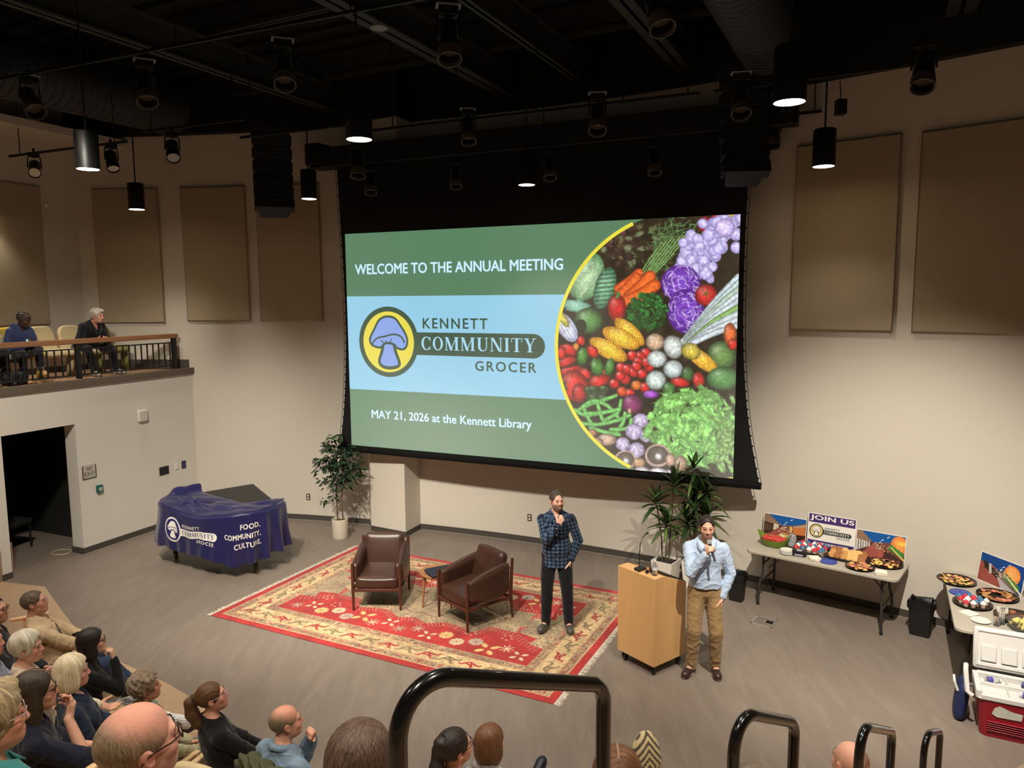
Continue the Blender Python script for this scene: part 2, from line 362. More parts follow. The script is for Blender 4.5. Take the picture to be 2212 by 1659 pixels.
STEM = smooth2([(-.12, .0), (.14, .0), (.17, -.06), (.23, -.3), (.33, -.54), (.31, -.66), (.05, -.72), (-.21, -.68), (-.3, -.54), (-.21, -.3), (-.15, -.06)])
GILL = smooth2([(-.55, -.06), (-.38, .1), (-.1, .16), (.19, .22), (.43, .16), (.55, -.02)], False)
def emblem():
    """list of (role, layer, geometry) in metres as on the slide, disc centre at the origin"""
    c = .5
    L = [('dark', 1, flat([(.3, -.2)] + [(2.58 + .185 * math.cos(R(a)), -.02 + .185 * math.sin(R(a))) for a in range(-90, 91, 10)] + [(.3, .165)])),
         ('dark', 2, flat(ell(0, 0, .575, .58, 64))), ('yellow', 3, flat(ell(0, 0, .49, .5, 64)))]
    sc = lambda P: [(x * .575 , y * .58) for x, y in P]
    L += [('dark', 4, stroke(sc(STEM), .075)), ('pale', 5, flat(sc(STEM))), ('dark', 6, stroke(sc(STEM), .032)),
          ('pale', 7, flat(sc(CAP))), ('dark', 8, stroke(sc(CAP), .036)), ('dark', 8, stroke(sc(GILL), .028, False))]
    for a, b in [((-.24, .04), (-.12, -.04)), ((-.1, .04), (-.02, -.03)), ((.12, .1), (.06, -.02))]: L.append(('dark', 8, stroke(sc([a, b]), .018, False)))
    L += [('dark', 3, fit(textg('KENNETT', 1, .02, 1.25), .66, 1.815, .23, .395)), ('bar', 3, fit(serif('COMMUNITY'), .63, 2.62, -.118, .1)),
          ('dark', 3, fit(textg('GROCER', 1, .02, 1.25), 1.592, 2.625, -.425, -.268))]
    return L
def put(name, layers, roles, parent, mp, step=.0015, pre=''):
    """one mesh per role; mp maps (x, y, height) arrays to 3-D"""
    by = {}
    for role, lay, (V, F) in layers:
        W3 = mp(V[:, 0], V[:, 1], lay * step + V[:, 2]); by.setdefault(role, []).append((W3, F))
    for role, gs in by.items():
        if role in roles: obj(roles[role][0], gs, roles[role][1], parent, smooth=0)
# ---------------------------------------------------------------- painted picture canvas
class Canvas:
    def __init__(s, w, h, bg): s.w, s.h = w, h; s.a = np.ones((h, w, 3)) * np.array(bg, float); s.Y, s.X = np.mgrid[0:h, 0:w].astype(float); s.rng = np.random.default_rng(3)
    def noise(s, cell, seed=0):
        r = np.random.default_rng(seed); gh, gw = int(s.h / cell) + 3, int(s.w / cell) + 3; g = r.random((gh, gw))
        y = s.Y / cell; x = s.X / cell; i = y.astype(int); j = x.astype(int); fy = y - i; fx = x - j; fy = fy * fy * (3 - 2 * fy); fx = fx * fx * (3 - 2 * fx)
        return (g[i, j] * (1 - fy) + g[i + 1, j] * fy) * (1 - fx) + (g[i, j + 1] * (1 - fy) + g[i + 1, j + 1] * fy) * fx
    def win(s, x0, y0, x1, y1): return slice(max(0, int(y0)), max(0, min(s.h, int(y1) + 1))), slice(max(0, int(x0)), max(0, min(s.w, int(x1) + 1)))
    def blob(s, cx, cy, rx, ry, c, rot=0, e=None, hl=.5, fr=0, nf=7, tex=None, ta=.3):
        m = max(rx, ry) * 1.25; q = s.win(cx - m, cy - m, cx + m, cy + m); X = s.X[q] - cx; Y = s.Y[q] - cy
        if X.size == 0: return
        a = R(rot); u = (X * math.cos(a) + Y * math.sin(a)) / rx; v = (-X * math.sin(a) + Y * math.cos(a)) / ry
        d = np.hypot(u, v)
        if fr: d = d * (1 + fr * np.sin(np.arctan2(v, u) * nf + cx) + fr * .6 * np.sin(np.arctan2(v, u) * nf * 2.3 + cy))
        al = np.clip((1 - d) * min(rx, ry) * .6, 0, 1)[..., None]
        c = np.array(c, float); e = np.array(e, float) if e is not None else c * .42
        sh = np.clip(d, 0, 1) ** 2.2; k = (1 - sh)[..., None]
        k2 = np.clip(1 - np.hypot(u + .35, v + .4) / .75, 0, 1)[..., None] ** 2 * hl
        col = c * k + e * (1 - k); col = col + (255 - col) * k2 * .75
        if tex is not None: col = col * (1 + ta * (tex(u, v) - .5) * 2)[..., None]
        s.a[q] = s.a[q] * (1 - al) + np.clip(col, 0, 255) * al
    def line(s, pts, w, c, e=None, w1=None):
        P = np.array(smooth2(pts, False, 6) if len(pts) > 2 else pts, float); n = len(P); w1 = w if w1 is None else w1
        c = np.array(c, float); e = c * .5 if e is None else np.array(e, float)
        m = max(w, w1) + 2; q = s.win(P[:, 0].min() - m, P[:, 1].min() - m, P[:, 0].max() + m, P[:, 1].max() + m); X = s.X[q]; Y = s.Y[q]
        if X.size == 0: return
        d = np.full(X.shape, 9.)
        for i in range(n - 1):
            (x0, y0), (x1, y1) = P[i], P[i + 1]; ww = (w + (w1 - w) * i / max(1, n - 2)); dx, dy = x1 - x0, y1 - y0; t = np.clip(((X - x0) * dx + (Y - y0) * dy) / (dx * dx + dy * dy + 1e-9), 0, 1)
            d = np.minimum(d, np.hypot(X - x0 - t * dx, Y - y0 - t * dy) / ww)
        al = np.clip((1 - d) * max(w, w1) * .9, 0, 1)[..., None]; k = np.clip(1 - d ** 2, 0, 1)[..., None]; s.a[q] = s.a[q] * (1 - al) + (c * k + e * (1 - k)) * al
    def poly(s, P, c, tex=None):
        P = np.array(P, float); q = s.win(P[:, 0].min(), P[:, 1].min(), P[:, 0].max(), P[:, 1].max()); X = s.X[q]; Y = s.Y[q]; ins = np.zeros(X.shape, bool); n = len(P)
        for i in range(n):
            x0, y0 = P[i]; x1, y1 = P[(i + 1) % n]
            if y0 != y1: ins ^= ((y0 > Y) != (y1 > Y)) & (X < (x1 - x0) * (Y - y0) / (y1 - y0) + x0)
        col = np.array(c, float) * np.ones(X.shape + (3,))
        if tex is not None: col = np.clip(col * tex[q][..., None], 0, 255)
        s.a[q] = np.where(ins[..., None], col, s.a[q])
    def at(s, x, y):
        x = np.clip(x, 0, s.w - 1.001); y = np.clip(y, 0, s.h - 1.001); i = y.astype(int); j = x.astype(int); fy = (y - i)[..., None]; fx = (x - j)[..., None]; a = s.a
        return (a[i, j] * (1 - fx) + a[i, j + 1] * fx) * (1 - fy) + (a[i + 1, j] * (1 - fx) + a[i + 1, j + 1] * fx) * fy
def lin(a): a = np.clip(a, 0, 255) / 255.; return np.where(a > .04045, ((a + .055) / 1.055) ** 2.4, a / 12.92)
def paint_vegetables():
    s = .5; cv = Canvas(600, 830, (38, 32, 20)); r = random.Random(4)
    n1 = cv.noise(14, 1); n2 = cv.noise(5, 2); n3 = cv.noise(2.2, 5)
    B = lambda x, y, rx, ry, c, **k: cv.blob(x * s, y * s, rx * s, ry * s, c, **k)
    Ln = lambda P, w, c, **k: cv.line([(x * s, y * s) for x, y in P], w * s, c, **k)
    cv.a *= (.6 + .8 * n1)[..., None]
    for i in range(60):                                            # dark red leaf lettuce
        x, y = r.gauss(430, 75), r.gauss(210, 65); c = r.choice([(70, 48, 36), (96, 92, 60), (120, 128, 92), (58, 40, 34), (110, 60, 62)])
        B(x, y, r.uniform(18, 50), r.uniform(10, 26), c, rot=r.uniform(0, 180), fr=.14, hl=.2)
    for i in range(260):                                           # feathery carrot tops
        t = r.random(); x = 600 + 230 * t + r.gauss(0, 70 * t + 10); y = 330 - 210 * t + r.gauss(0, 60); l = r.uniform(15, 60); a = r.uniform(-2.4, .3)
        g = r.uniform(.5, 1.15); Ln([(x, y), (x + l * math.cos(a), y + l * math.sin(a))], 3.5, (104 * g, 150 * g, 88 * g))
    for k in range(7): Ln([(545 + 12 * k, 400), (600 + 18 * k, 310), (680 + 26 * k, 200 - 8 * k)], 5, (128, 168, 96))
    tx = lambda f, g: (lambda u, v: .5 + .5 * np.sin(u * f + 2 * np.sin(v * g)))
    B(235, 400, 105, 150, (172, 206, 160), rot=20, e=(70, 118, 74), hl=.35, tex=tx(9, 3), ta=.08)
    for k in range(6): Ln([(200, 520), (220 + 14 * k, 420), (190 + 28 * k, 290 + 8 * k)], 2.4, (206, 228, 190))
    B(345, 470, 62, 130, (108, 160, 122), rot=17, e=(40, 82, 60), hl=.25, tex=lambda u, v: .5 + .5 * np.sin(v * 30 + u * 6), ta=.25)
    B(180, 575, 85, 40, (150, 205, 178), rot=8, e=(60, 110, 90), hl=.3, fr=.08)
    for a, b, w in [((545, 378), (425, 470), 26), ((530, 410), (436, 510), 34), ((610, 400), (490, 520), 36), ((640, 452), (480, 545), 36)]:
        Ln([a, ((a[0] + b[0]) / 2, (a[1] + b[1]) / 2 + 6), b], w, (240, 112, 44), e=(150, 50, 20), w1=w * .55)
    B(935, 95, 50, 48, (206, 44, 66)); B(1020, 55, 55, 40, (214, 50, 60)); B(1090, 70, 40, 60, (226, 190, 60))
    for i in range(95):                                            # white mushrooms
        t = r.random(); x = 1130 - 330 * t + r.gauss(0, 20); y = 80 + 250 * t + r.gauss(0, 75)
        if x < 770 or y > 480 or y < 60 or (x < 850 and y < 190): continue
        B(x, y, r.uniform(30, 46), r.uniform(28, 42), (214, 206, 250), rot=r.uniform(0, 90), e=(128, 116, 176), hl=.55)
    B(1050, 115, 62, 58, (224, 208, 250), e=(140, 120, 180))
    for cx, cy, rx, ry in [(790, 440, 118, 108), (822, 605, 112, 132)]:
        B(cx, cy, rx, ry, (120, 62, 190), e=(74, 24, 120), hl=.1)
        for i in range(90):
            a = r.uniform(0, 6.28); q = math.sqrt(r.random()) * .9; x = cx + rx * q * math.cos(a); y = cy + ry * q * math.sin(a); b = a + 1.57 + r.gauss(0, .5); l = r.uniform(10, 26)
            Ln([(x - l * math.cos(b), y - l * math.sin(b)), (x + 6 * math.cos(a), y + 6 * math.sin(a)), (x + l * math.cos(b), y + l * math.sin(b))], 3.4, r.choice([(226, 208, 252), (176, 140, 232), (88, 34, 150), (212, 190, 246)]))
    B(940, 510, 68, 66, (228, 52, 50)); [Ln([(940, 500), (940 + 26 * math.cos(a), 500 + 26 * math.sin(a))], 4, (70, 120, 50)) for a in np.arange(5) * 1.257]
    for k in range(9):
        Ln([(1130, 400 + 36 * k), (980, 560 + 22 * k), (800 + 8 * k, 790)], 19, r.choice([(206, 222, 226), (214, 226, 232), (140, 186, 104), (184, 212, 190)]))
    for k in range(14): Ln([(800, 770), (780 + r.gauss(0, 20), 790 + r.gauss(0, 28))], 2, (235, 230, 225))
    B(415, 585, 56, 84, (206, 36, 34)); Ln([(418, 520), (424, 500)], 12, (80, 140, 60))
    for i in range(240):                                           # broccoli
        a = r.uniform(0, 6.28); q = math.sqrt(r.random()); x = 595 + 118 * q * math.cos(a); y = 610 + 112 * q * math.sin(a); g = r.uniform(.55, 1.25) * (1.15 - .3 * (y - 500) / 220)
        B(x, y, r.uniform(9, 19), r.uniform(9, 17), (46 * g, 118 * g, 48 * g), hl=.15)
    B(250, 660, 86, 78, (92, 148, 76), e=(26, 52, 24), hl=.6); B(205, 690, 34, 40, (42, 50, 26), hl=0)
    B(120, 700, 52, 100, (216, 220, 234), rot=-32, e=(140, 140, 170), tex=lambda u, v: .5 + .5 * np.sin(u * 18), ta=.12); B(100, 650, 24, 60, (206, 198, 90), rot=-32, hl=.1)
    dots = lambda u, v: np.clip(.5 + .6 * np.sin(u * 42) * np.sin(v * 15), 0, 1)
    for x, y, rx, ry, a in [(490, 725, 118, 46, 42), (440, 762, 122, 54, 25), (365, 830, 128, 52, 28)]: B(x, y, rx, ry, (244, 198, 62), rot=a, e=(170, 110, 20), hl=.25, tex=dots, ta=.22)
    for x, y, rx, ry, a in [(130, 830, 60, 34, 20), (270, 842, 46, 34, 40), (205, 778, 26, 30, 0), (120, 900, 60, 30, -20), (140, 955, 80, 28, -10), (225, 975, 40, 38, 30), (330, 975, 40, 34, 60), (310, 1015, 66, 42, -20), (90, 850, 30, 40, 0), (60, 960, 30, 30, 0)]:
        B(x, y, rx, ry, (222, 44, 38), rot=a, fr=.07, nf=3)
    B(175, 812, 20, 26, (240, 150, 60))
    for x, y, rx, ry, a in [(213, 868, 36, 56, 8), (298, 932, 40, 58, -14), (372, 932, 30, 56, 16)]: B(x, y, rx, ry, (78, 140, 56), rot=a, fr=.06)
    for x, y in [(585, 850), (550, 870), (505, 865), (540, 900), (440, 935), (475, 945), (515, 962), (562, 972), (605, 930), (465, 1005), (400, 1030), (435, 985), (445, 1076), (490, 1088), (578, 1052), (530, 930), (590, 905)]: B(x, y, 33, 32, (226, 44, 42), hl=.8)
    B(530, 1040, 34, 32, (232, 120, 48)); B(445, 1075, 32, 30, (236, 84, 40))
    B(160, 1040, 88, 92, (222, 46, 38), fr=.05, nf=4); B(195, 1085, 46, 60, (190, 30, 28)); B(95, 1050, 26, 44, (60, 120, 50), fr=.2)
    B(640, 785, 56, 52, (236, 198, 160)); B(746, 815, 58, 72, (232, 238, 232), rot=-20); B(650, 885, 60, 52, (228, 238, 234)); B(746, 945, 60, 56, (220, 234, 230)); B(645, 1010, 62, 60, (222, 238, 230))
    B(1030, 865, 88, 90, (112, 148, 80), e=(36, 58, 30)); B(1080, 740, 40, 70, (234, 110, 50)); B(1095, 800, 30, 36, (220, 50, 40))
    B(915, 890, 118, 46, (240, 196, 66), rot=38, e=(180, 120, 30)); B(850, 840, 60, 50, (232, 206, 80), rot=20)
    B(1040, 1000, 100, 70, (96, 150, 80), e=(40, 70, 40)); B(830, 975, 40, 50, (70, 110, 60)); B(785, 1022, 62, 30, (222, 50, 44), rot=10); B(895, 1010, 36, 52, (218, 50, 42), rot=-10); B(720, 1060, 40, 44, (84, 136, 70))
    for k in range(12): B(300 + r.gauss(0, 40), 1090 + r.gauss(0, 14), 34, 22, (60, 92, 50))
    for P in [[(180, 1190), (260, 1150), (340, 1125), (410, 1100)], [(170, 1185), (240, 1215), (380, 1190)], [(220, 1170), (250, 1240), (270, 1270)], [(300, 1140), (330, 1240), (360, 1250)], [(200, 1262), (300, 1270), (420, 1245), (490, 1215)], [(215, 1165), (280, 1130), (360, 1160), (420, 1225)], [(400, 1330), (450, 1260), (465, 1200)], [(260, 1290), (350, 1315), (430, 1330)], [(350, 1240), (420, 1200), (440, 1130)], [(380, 1300), (480, 1290), (500, 1240)], [(230, 1205), (330, 1200), (430, 1180)]]:
        Ln(P, 13, (122, 196, 104), e=(56, 110, 48))
    B(505, 1150, 62, 60, (140, 50, 104)); B(615, 1092, 50, 26, (176, 84, 206)); B(490, 1190, 14, 20, (220, 170, 140))
    for x, y, q in [(555, 1248, 48), (516, 1312, 52), (590, 1335, 44), (450, 1385, 44), (530, 1420, 50)]: B(x, y, q, q * .95, (212, 198, 226), e=(120, 104, 140), tex=lambda u, v: .5 + .5 * np.sin(np.arctan2(v + .6, u) * 9), ta=.1)
    for i in range(300):                                           # curly lettuce
        a = r.uniform(0, 6.28); q = r.random() ** .6; x = 860 + 265 * q * math.cos(a); y = 1290 + 225 * q * math.sin(a); g = r.uniform(.72, 1.2)
        B(x, y, r.uniform(20, 66), r.uniform(10, 26), (150 * g, 214 * g, 112 * g), rot=math.degrees(a) + 90 + r.gauss(0, 30), e=(84 * g, 140 * g, 66 * g), fr=.16, nf=6, hl=.3)
    for i in range(40): B(1060 + r.gauss(0, 40), 1400 + r.gauss(0, 120), 40, 16, (140, 190, 100), rot=r.uniform(0, 180), fr=.15)
    B(355, 1360, 62, 38, (214, 180, 150)); B(270, 1320, 30, 26, (180, 120, 90)); B(300, 1375, 36, 30, (190, 150, 120))
    for x, y, q in [(465, 1478, 66), (655, 1452, 78)]: B(x, y, q, q * .9, (232, 212, 204), hl=.1, e=(170, 140, 130)); B(x, y - 2, q * .82, q * .72, (112, 98, 88), hl=0, e=(70, 60, 52)); B(x + 4, y + 6, q * .3, q * .3, (226, 220, 226))
    B(545, 1495, 40, 34, (206, 158, 118)); B(730, 1478, 32, 42, (220, 176, 150)); B(790, 1500, 40, 50, (196, 160, 130)); B(560, 1545, 50, 30, (236, 226, 232)); B(655, 1550, 56, 28, (238, 230, 236)); B(720, 1560, 40, 26, (226, 214, 220))
    B(1095, 1600, 60, 26, (236, 226, 90), hl=.1)
    cv.a = np.clip(cv.a * (.86 + .28 * n2)[..., None] * (.93 + .14 * n3)[..., None], 0, 255)
    return cv
# ---------------------------------------------------------------- projection screen
sd = Vector((1, -.443, 0)).normalized(); SA = math.atan2(sd.y, sd.x)
scr = thing('projection_screen', 'large black-bordered projection screen hanging before the curved wall, lit with a meeting slide', 'screen', (-2.76, 12.52, 0), SA)
edgeL = [(6.3, -.13), (5.35, -.09), (4.4, -.055), (3.5, -.05), (2.8, -.085), (2.2, -.14), (1.53, -.245)]
edgeR = [(6.3, 6.46), (5.35, 6.41), (4.4, 6.395), (3.5, 6.41), (2.8, 6.46), (2.2, 6.54), (1.53, 6.675)]
eL = smooth2([(x, z) for z, x in edgeL], False, 5); eR = smooth2([(x, z) for z, x in edgeR], False, 5)
n = len(eL); V = []; F = []
for (a, b) in zip(eL, eR):
    for t in np.linspace(0, 1, 9): V.append((a[0] + (b[0] - a[0]) * t, .004, a[1]))
F = [(i * 9 + j, i * 9 + j + 1, i * 9 + 10 + j, i * 9 + 9 + j) for i in range(n - 1) for j in range(8)]
obj('black_border', [(np.array(V), F), (np.array(V) + (0, .003, 0), [f[::-1] for f in F])], mat('black_screen_cloth', (13, 13, 13), .95, var=.05), scr)
obj('housing', [bx(-.6, -.1, 6.24, 7.0, .2, 6.56)], mat('black_housing', (22, 22, 22), .6), scr, bevel=.01)
obj('end_box', [bx(-.66, -.14, 6.30, -.38, .22, 6.64)], MATS['black_housing'], scr, bevel=.01)
obj('bottom_bar', [xf(prism(rrect(.09, .1, .03), -.26, 6.70), T(0, -.01, 1.52, 0, R(90), 0))], mat('bar_black', (10, 10, 10), .8, spec=.2), scr)
tabs = []
for E_ in (eL, eR):
    for k in range(2, n - 1, 1):
        x, z = E_[k]; tabs.append(box(.02, .008, .022, x + (-.006 if E_ is eL else .006), .002, z))
for tb in tabs: obj('tension_tab', [tb], MATS['bar_black'], scr)
obj('tension_cord', [tube([(x - .03, 0, z) for x, z in eL], .004, 5)], MATS['bar_black'], scr); obj('tension_cord', [tube([(x + .03, 0, z) for x, z in eR], .004, 5)], MATS['bar_black'], scr)
def lit(key, rgb, k=.8, attr=False):
    m = mat(key, (120, 120, 120), .9, var=0, spec=.05); nt = m.node_tree; b = nt.nodes['Principled BSDF']; b.inputs['Emission Strength'].default_value = k
    if attr:
        at = nt.nodes.new('ShaderNodeAttribute'); at.attribute_name = 'Col'; nt.links.new(at.outputs['Color'], b.inputs['Emission Color'])
    else:
        nz = nt.nodes.new('ShaderNodeTexNoise'); nz.inputs['Scale'].default_value = .8; mx = nt.nodes.new('ShaderNodeMix'); mx.data_type = 'RGBA'; c = S(*rgb)
        mx.inputs[6].default_value = (*[x * .95 for x in c], 1); mx.inputs[7].default_value = (*[x * 1.05 for x in c], 1); nt.links.new(nz.outputs[0], mx.inputs[0]); nt.links.new(mx.outputs[2], b.inputs['Emission Color'])
    return m
Z0, Z1, SW = 1.59, 5.15, 6.33
sm = lambda x, y, h: np.c_[x, -h, y]
rect = lambda x0, y0, x1, y1: flat([(x0, y0), (x1, y0), (x1, y1), (x0, y1)])
img = obj('projected_slide', [(sm(*np.array([(0, Z0), (SW, Z0), (SW, 2.56), (0, 2.56)]).T, np.full(4, .002)), [(0, 1, 2, 3)]), (sm(*np.array([(0, 4.12), (SW, 4.12), (SW, Z1), (0, Z1)]).T, np.full(4, .002)), [(0, 1, 2, 3)])], lit('slide_green', (86, 132, 100)), scr, smooth=0)
put('', [('w', 1, rect(0, 2.56, 4.6, 4.12))], {'w': ('slide_band', lit('slide_white', (150, 212, 240)))}, img, sm, .003)
HX, HZ, HR = 5.635, 3.36, 1.915
def circ_clip(r, n=90):
    P = []
    for i in range(n + 1):
        a = R(60 + 240 * i / n); x = HX + r * math.cos(a); z = HZ + r * math.sin(a)
        P.append((x, z))
    return P
o_ = [(x, z) for x, z in circ_clip(HR) if Z0 <= z <= Z1 and x <= SW]; i_ = [(HX + (x - HX) * (HR - .052) / HR, HZ + (z - HZ) * (HR - .052) / HR) for x, z in o_]
put('', [('y', 3, band(o_, i_))], {'y': ('slide_ring', lit('slide_yellow', (244, 232, 66)))}, img, sm, .002)
cv = paint_vegetables()
# the flat slide picture: row by row between the ring and the screen edge
NX, NZ = 330, 470
zz = np.linspace(Z0, Z1, NZ + 1); V = []; 
for z in zz:
    xl = HX - math.sqrt(max(0, (HR - .03) ** 2 - (z - HZ) ** 2)); xs = xl + (SW - xl) * np.linspace(0, 1, NX + 1); V.append(np.c_[xs, np.full(NX + 1, -.005), np.full(NX + 1, z)])
V = np.concatenate(V)
HM = np.array([[314.874, -0.398325, -1126.85], [-18.7286, -344.301, 1917.77], [-0.0312011, -0.00877681, 1.0]])
q = np.c_[V[:, 0], V[:, 2], np.ones(len(V))] @ HM.T; cxy = q[:, :2] / q[:, 2:]
col = lin(cv.at(cxy[:, 0] * .5, cxy[:, 1] * .5))
ii = (np.arange(NZ)[:, None] * (NX + 1) + np.arange(NX)[None, :]).ravel(); F = np.c_[ii, ii + 1, ii + NX + 2, ii + NX + 1]
obj('slide_picture', (V, F), lit('slide_picture', (0, 0, 0), .95, True), img, smooth=0, col=col)
slide = [('txt', 3, fit(textg('WELCOME TO THE ANNUAL MEETING', 1, .02), .183, 3.85, 4.478, 4.648)), ('txt2', 3, fit(textg('MAY 21, 2026 at the Kennett Library', 1, .018), .432, 3.345, 2.04, 2.225))]
put('', slide, {'txt': ('slide_title_lettering', lit('slide_text', (196, 228, 255), 1.0)), 'txt2': ('slide_date_lettering', lit('slide_text', (196, 228, 255), 1.0))}, img, sm, .002)
em = [(r_, l, (V + (.80, 3.37, 0), F)) for r_, l, (V, F) in emblem()]
put('', em, {'dark': ('emblem_outline', lit('slide_dark_green', (46, 82, 60))), 'yellow': ('emblem_disc', lit('slide_yellow2', (240, 226, 78))), 'pale': ('emblem_mushroom', lit('slide_blue', (140, 172, 240))), 'bar': ('emblem_lettering', lit('slide_white2', (170, 222, 246)))}, img, lambda x, y, h: np.c_[x, -h - .004, y], .0008)
# ---------------------------------------------------------------- acoustic panels
M_pan = mat('beige_acoustic_fabric', (166, 152, 128), 0.95, var=.05, vs=60, bump=.12, bs=400, spec=.15)
def wall_panel(x0, x1, z0, z1, label, th=.06):
    a0, a1 = phi_at(x0), phi_at(x1)
    o = obj('acoustic_panel', [warc(z0, z1, 0.012, th, 8, a0, a1)], M_pan, smooth=50, bevel=.012)
    return tag(o, label, 'wall panel', 'beige acoustic wall panels')
wall_panel(-7.64, -6.42, 3.67, 6.1, 'tall beige acoustic panel behind the balcony man, nearest the balcony corner')
wall_panel(-5.97, -4.76, 3.70, 6.1, 'beige acoustic panel midway between the balcony and the screen')
wall_panel(-4.54, -3.36, 3.70, 6.09, 'beige acoustic panel partly hidden by the left hanging speaker')
wall_panel(3.775, 4.745, 3.63, 6.01, 'beige acoustic panel just right of the screen behind a hanging pendant lamp')
wall_panel(4.915, 5.93, 3.63, 5.99, 'beige acoustic panel on the far right, cut by the photo edge')
p0 = obj('acoustic_panel', [xf(bx(-0.26, 1.81, 3.67, 0.96, 1.86, 6.06), ML)], M_pan, bevel=.012)
tag(p0, 'beige acoustic panel on the side wall behind the person in the blue hoodie', 'wall panel', 'beige acoustic wall panels')
# ---------------------------------------------------------------- pendants
M_pend = mat('black_pendant_can', (17, 17, 17), .45, var=.05)
M_lens = mat('glowing_lens', (255, 244, 224), .5, var=0, emit=(255, 246, 228), es=9)
def pendant(x, y, label, zb=5.55, rr=.125, h=.42, w=110, top=7.6):
    t = thing('pendant_lamp', label, 'lamp', (x, y, zb), 0, 'black cylinder pendant lamps')
    obj('stem', [cyl(.011, h, top - zb, 8)], M_black, t)
    obj('canopy', [cyl(.06, top - zb - .03, top - zb, 16)], M_black, t)
    obj('lamp_can', [lathe([(rr * .93, .006), (rr * .96, 0), (rr, .004), (rr, h - .015), (rr - .012, h), (.015, h), (.012, h + .03)], 32), lathe([(rr * .93, .006), (rr * .9, .05)], 32)], M_pend, t, smooth=40)
    obj('lens', [lathe([(1e-4, .002), (rr * .915, .002)], 32)], M_lens, t)
    spot('pendant_light', (x, y, zb - .01), (x, y, 0), w * 1.8, 104, .75, (1.0, .89, .75), rr * .8)
    return t
pendant(2.16, 5.94, 'large black pendant lamp right of the round duct, the largest lit can in view', w=100)
pendant(-1.42, 7.17, 'black pendant lamp hanging in front of the top left corner of the screen border')
pendant(3.61, 8.77, 'black pendant lamp before the acoustic panel right of the screen', w=45)
pendant(-2.99, 11.22, 'black pendant lamp hanging just right of the left speaker stack', rr=.115, w=45)
pendant(-6.11, 12.35, 'black pendant lamp before the acoustic panel above the balcony man', w=70)
pendant(.21, 10.01, 'black pendant lamp before the black cloth above the slide title', rr=.115, w=95)
pendant(-4.8, 8.64, 'black pendant lamp at upper left in front of the hanging lighting rail', w=110)
pendant(-8.6, 12.2, 'black pendant lamp at the left photo edge above the balcony seats', rr=.115, w=110)
pendant(-5.4, 7.7, 'black pendant lamp cut by the top left photo edge', zb=6.4, w=60)
# ---------------------------------------------------------------- rails and track spots
M_rail = mat('black_rail', (18, 18, 18), .5)
def rail(p0, p1, z, label, drops=(.1, .9), w=.035):
    a, b = Vector((*p0, z)), Vector((*p1, z)); m = (a + b) / 2; d = b - a
    t = thing('lighting_rail', label, 'lighting rail', m, math.atan2(d.y, d.x), 'black lighting rails')
    l = d.length; obj('rail', [bx(-l / 2, -w / 2, 0, l / 2, w / 2, w)], M_rail, t, bevel=.004)
    for k in drops: x = -l / 2 + l * k; obj('hanger', [tube([(x, 0, w), (x, 0, 7.65 - z)], .008, 6)], M_black, t)
    return t
rail((-8.15, 12.39), (-5.68, 11.32), 6.4, 'black lighting rail hanging near the balcony at the left')
rail((-5.5, 11.4), (-3.7, 10.65), 6.55, 'short black lighting rail between the left duct and the left speaker')
rail((-3.96, 11.21), (-2.1, 10.42), 6.42, 'black lighting rail passing the left speaker top')
rail((-1.96, 10.73), (2.2, 8.92), 6.4, 'long black lighting rail across the middle above the screen', (.08, .3, .55, .8, .97))
rail((2.35, 8.85), (4.03, 7.97), 6.4, 'black lighting rail at the upper right against the wall')
rail((3.2, 10.18), (3.98, 9.79), 6.4, 'short black lighting rail beside the right speaker stack')
rail((-2.5, 11.6), (3.4, 9.05), 6.1, 'black lighting rail low in front of the screen housing', (.05, .5, .95))
rail((-6.9, 10.2), (1.9, 6.4), 6.95, 'long upper black lighting rail nearest the camera', (.1, .35, .6, .9))
M_track = mat('black_spot_body', (20, 20, 21), .45); M_shade = mat('grey_lens_shade', (84, 76, 66), .6); M_gel = mat('pale_gel_holder', (150, 158, 166), .4)
M_refl = mat('spot_reflector', (190, 182, 166), .25, .6)
def track_spot(x, y, z, label, az=90, dn=50, s=1.0, shade=False, gel=False):
    """az: compass of the beam in degrees from +x, dn: degrees below horizontal"""
    t = thing('track_spotlight', label, 'spotlight', (x, y, z), R(az), 'black track spotlights')
    obj('clamp', [bx(-.05 * s, -.08 * s, .0, .05 * s, .08 * s, .07 * s), cyl(.02 * s, .07 * s, .14 * s, 10)], M_track, t, bevel=.006)
    obj('yoke', [tube([(0, sy * .085 * s, .0), (0, sy * .095 * s, -.17 * s)], .009 * s, 6) for sy in (-1, 1)] + [cyl(.02, -.01, .02)], M_track, t)
    pv = T(0, 0, -.17 * s) @ Matrix.Rotation(R(90 + dn), 4, 'Y')
    prof = [(.045, -.15), (.06, -.15), (.066, -.13)]
    for k in range(6): prof += [(.082, -.125 + k * .028), (.082, -.112 + k * .028), (.07, -.108 + k * .028), (.07, -.1 + k * .028)]
    prof += [(.086, .05), (.09, .13), (.092, .17), (.082, .17), (.08, .1), (1e-4, .095)]
    obj('lamp_body', [xf(lathe([(a * s, b * s) for a, b in prof], 20), pv)], M_track, t, smooth=30)
    if shade: obj('lens_shade', [xf(lathe([(.094 * s, .1 * s), (.1 * s, .2 * s), (.092 * s, .2 * s), (.086 * s, .11 * s)], 20), pv)], M_shade, t)
    else: obj('reflector', [xf(lathe([(1e-4, .11 * s), (.03 * s, .1 * s), (.078 * s, .155 * s)], 16), pv)], M_refl, t)
    if gel: obj('gel_holder', [bx(-.055 * s, -.1 * s, .072 * s, .055 * s, .1 * s, .085 * s)], M_gel, t)
    return t
dirS = math.degrees(math.atan2(-1, -.5))
track_spot(-7.62, 12.18, 6.36, 'black track spotlight at the left end of the balcony rail, tilted to the right', -60, 35)
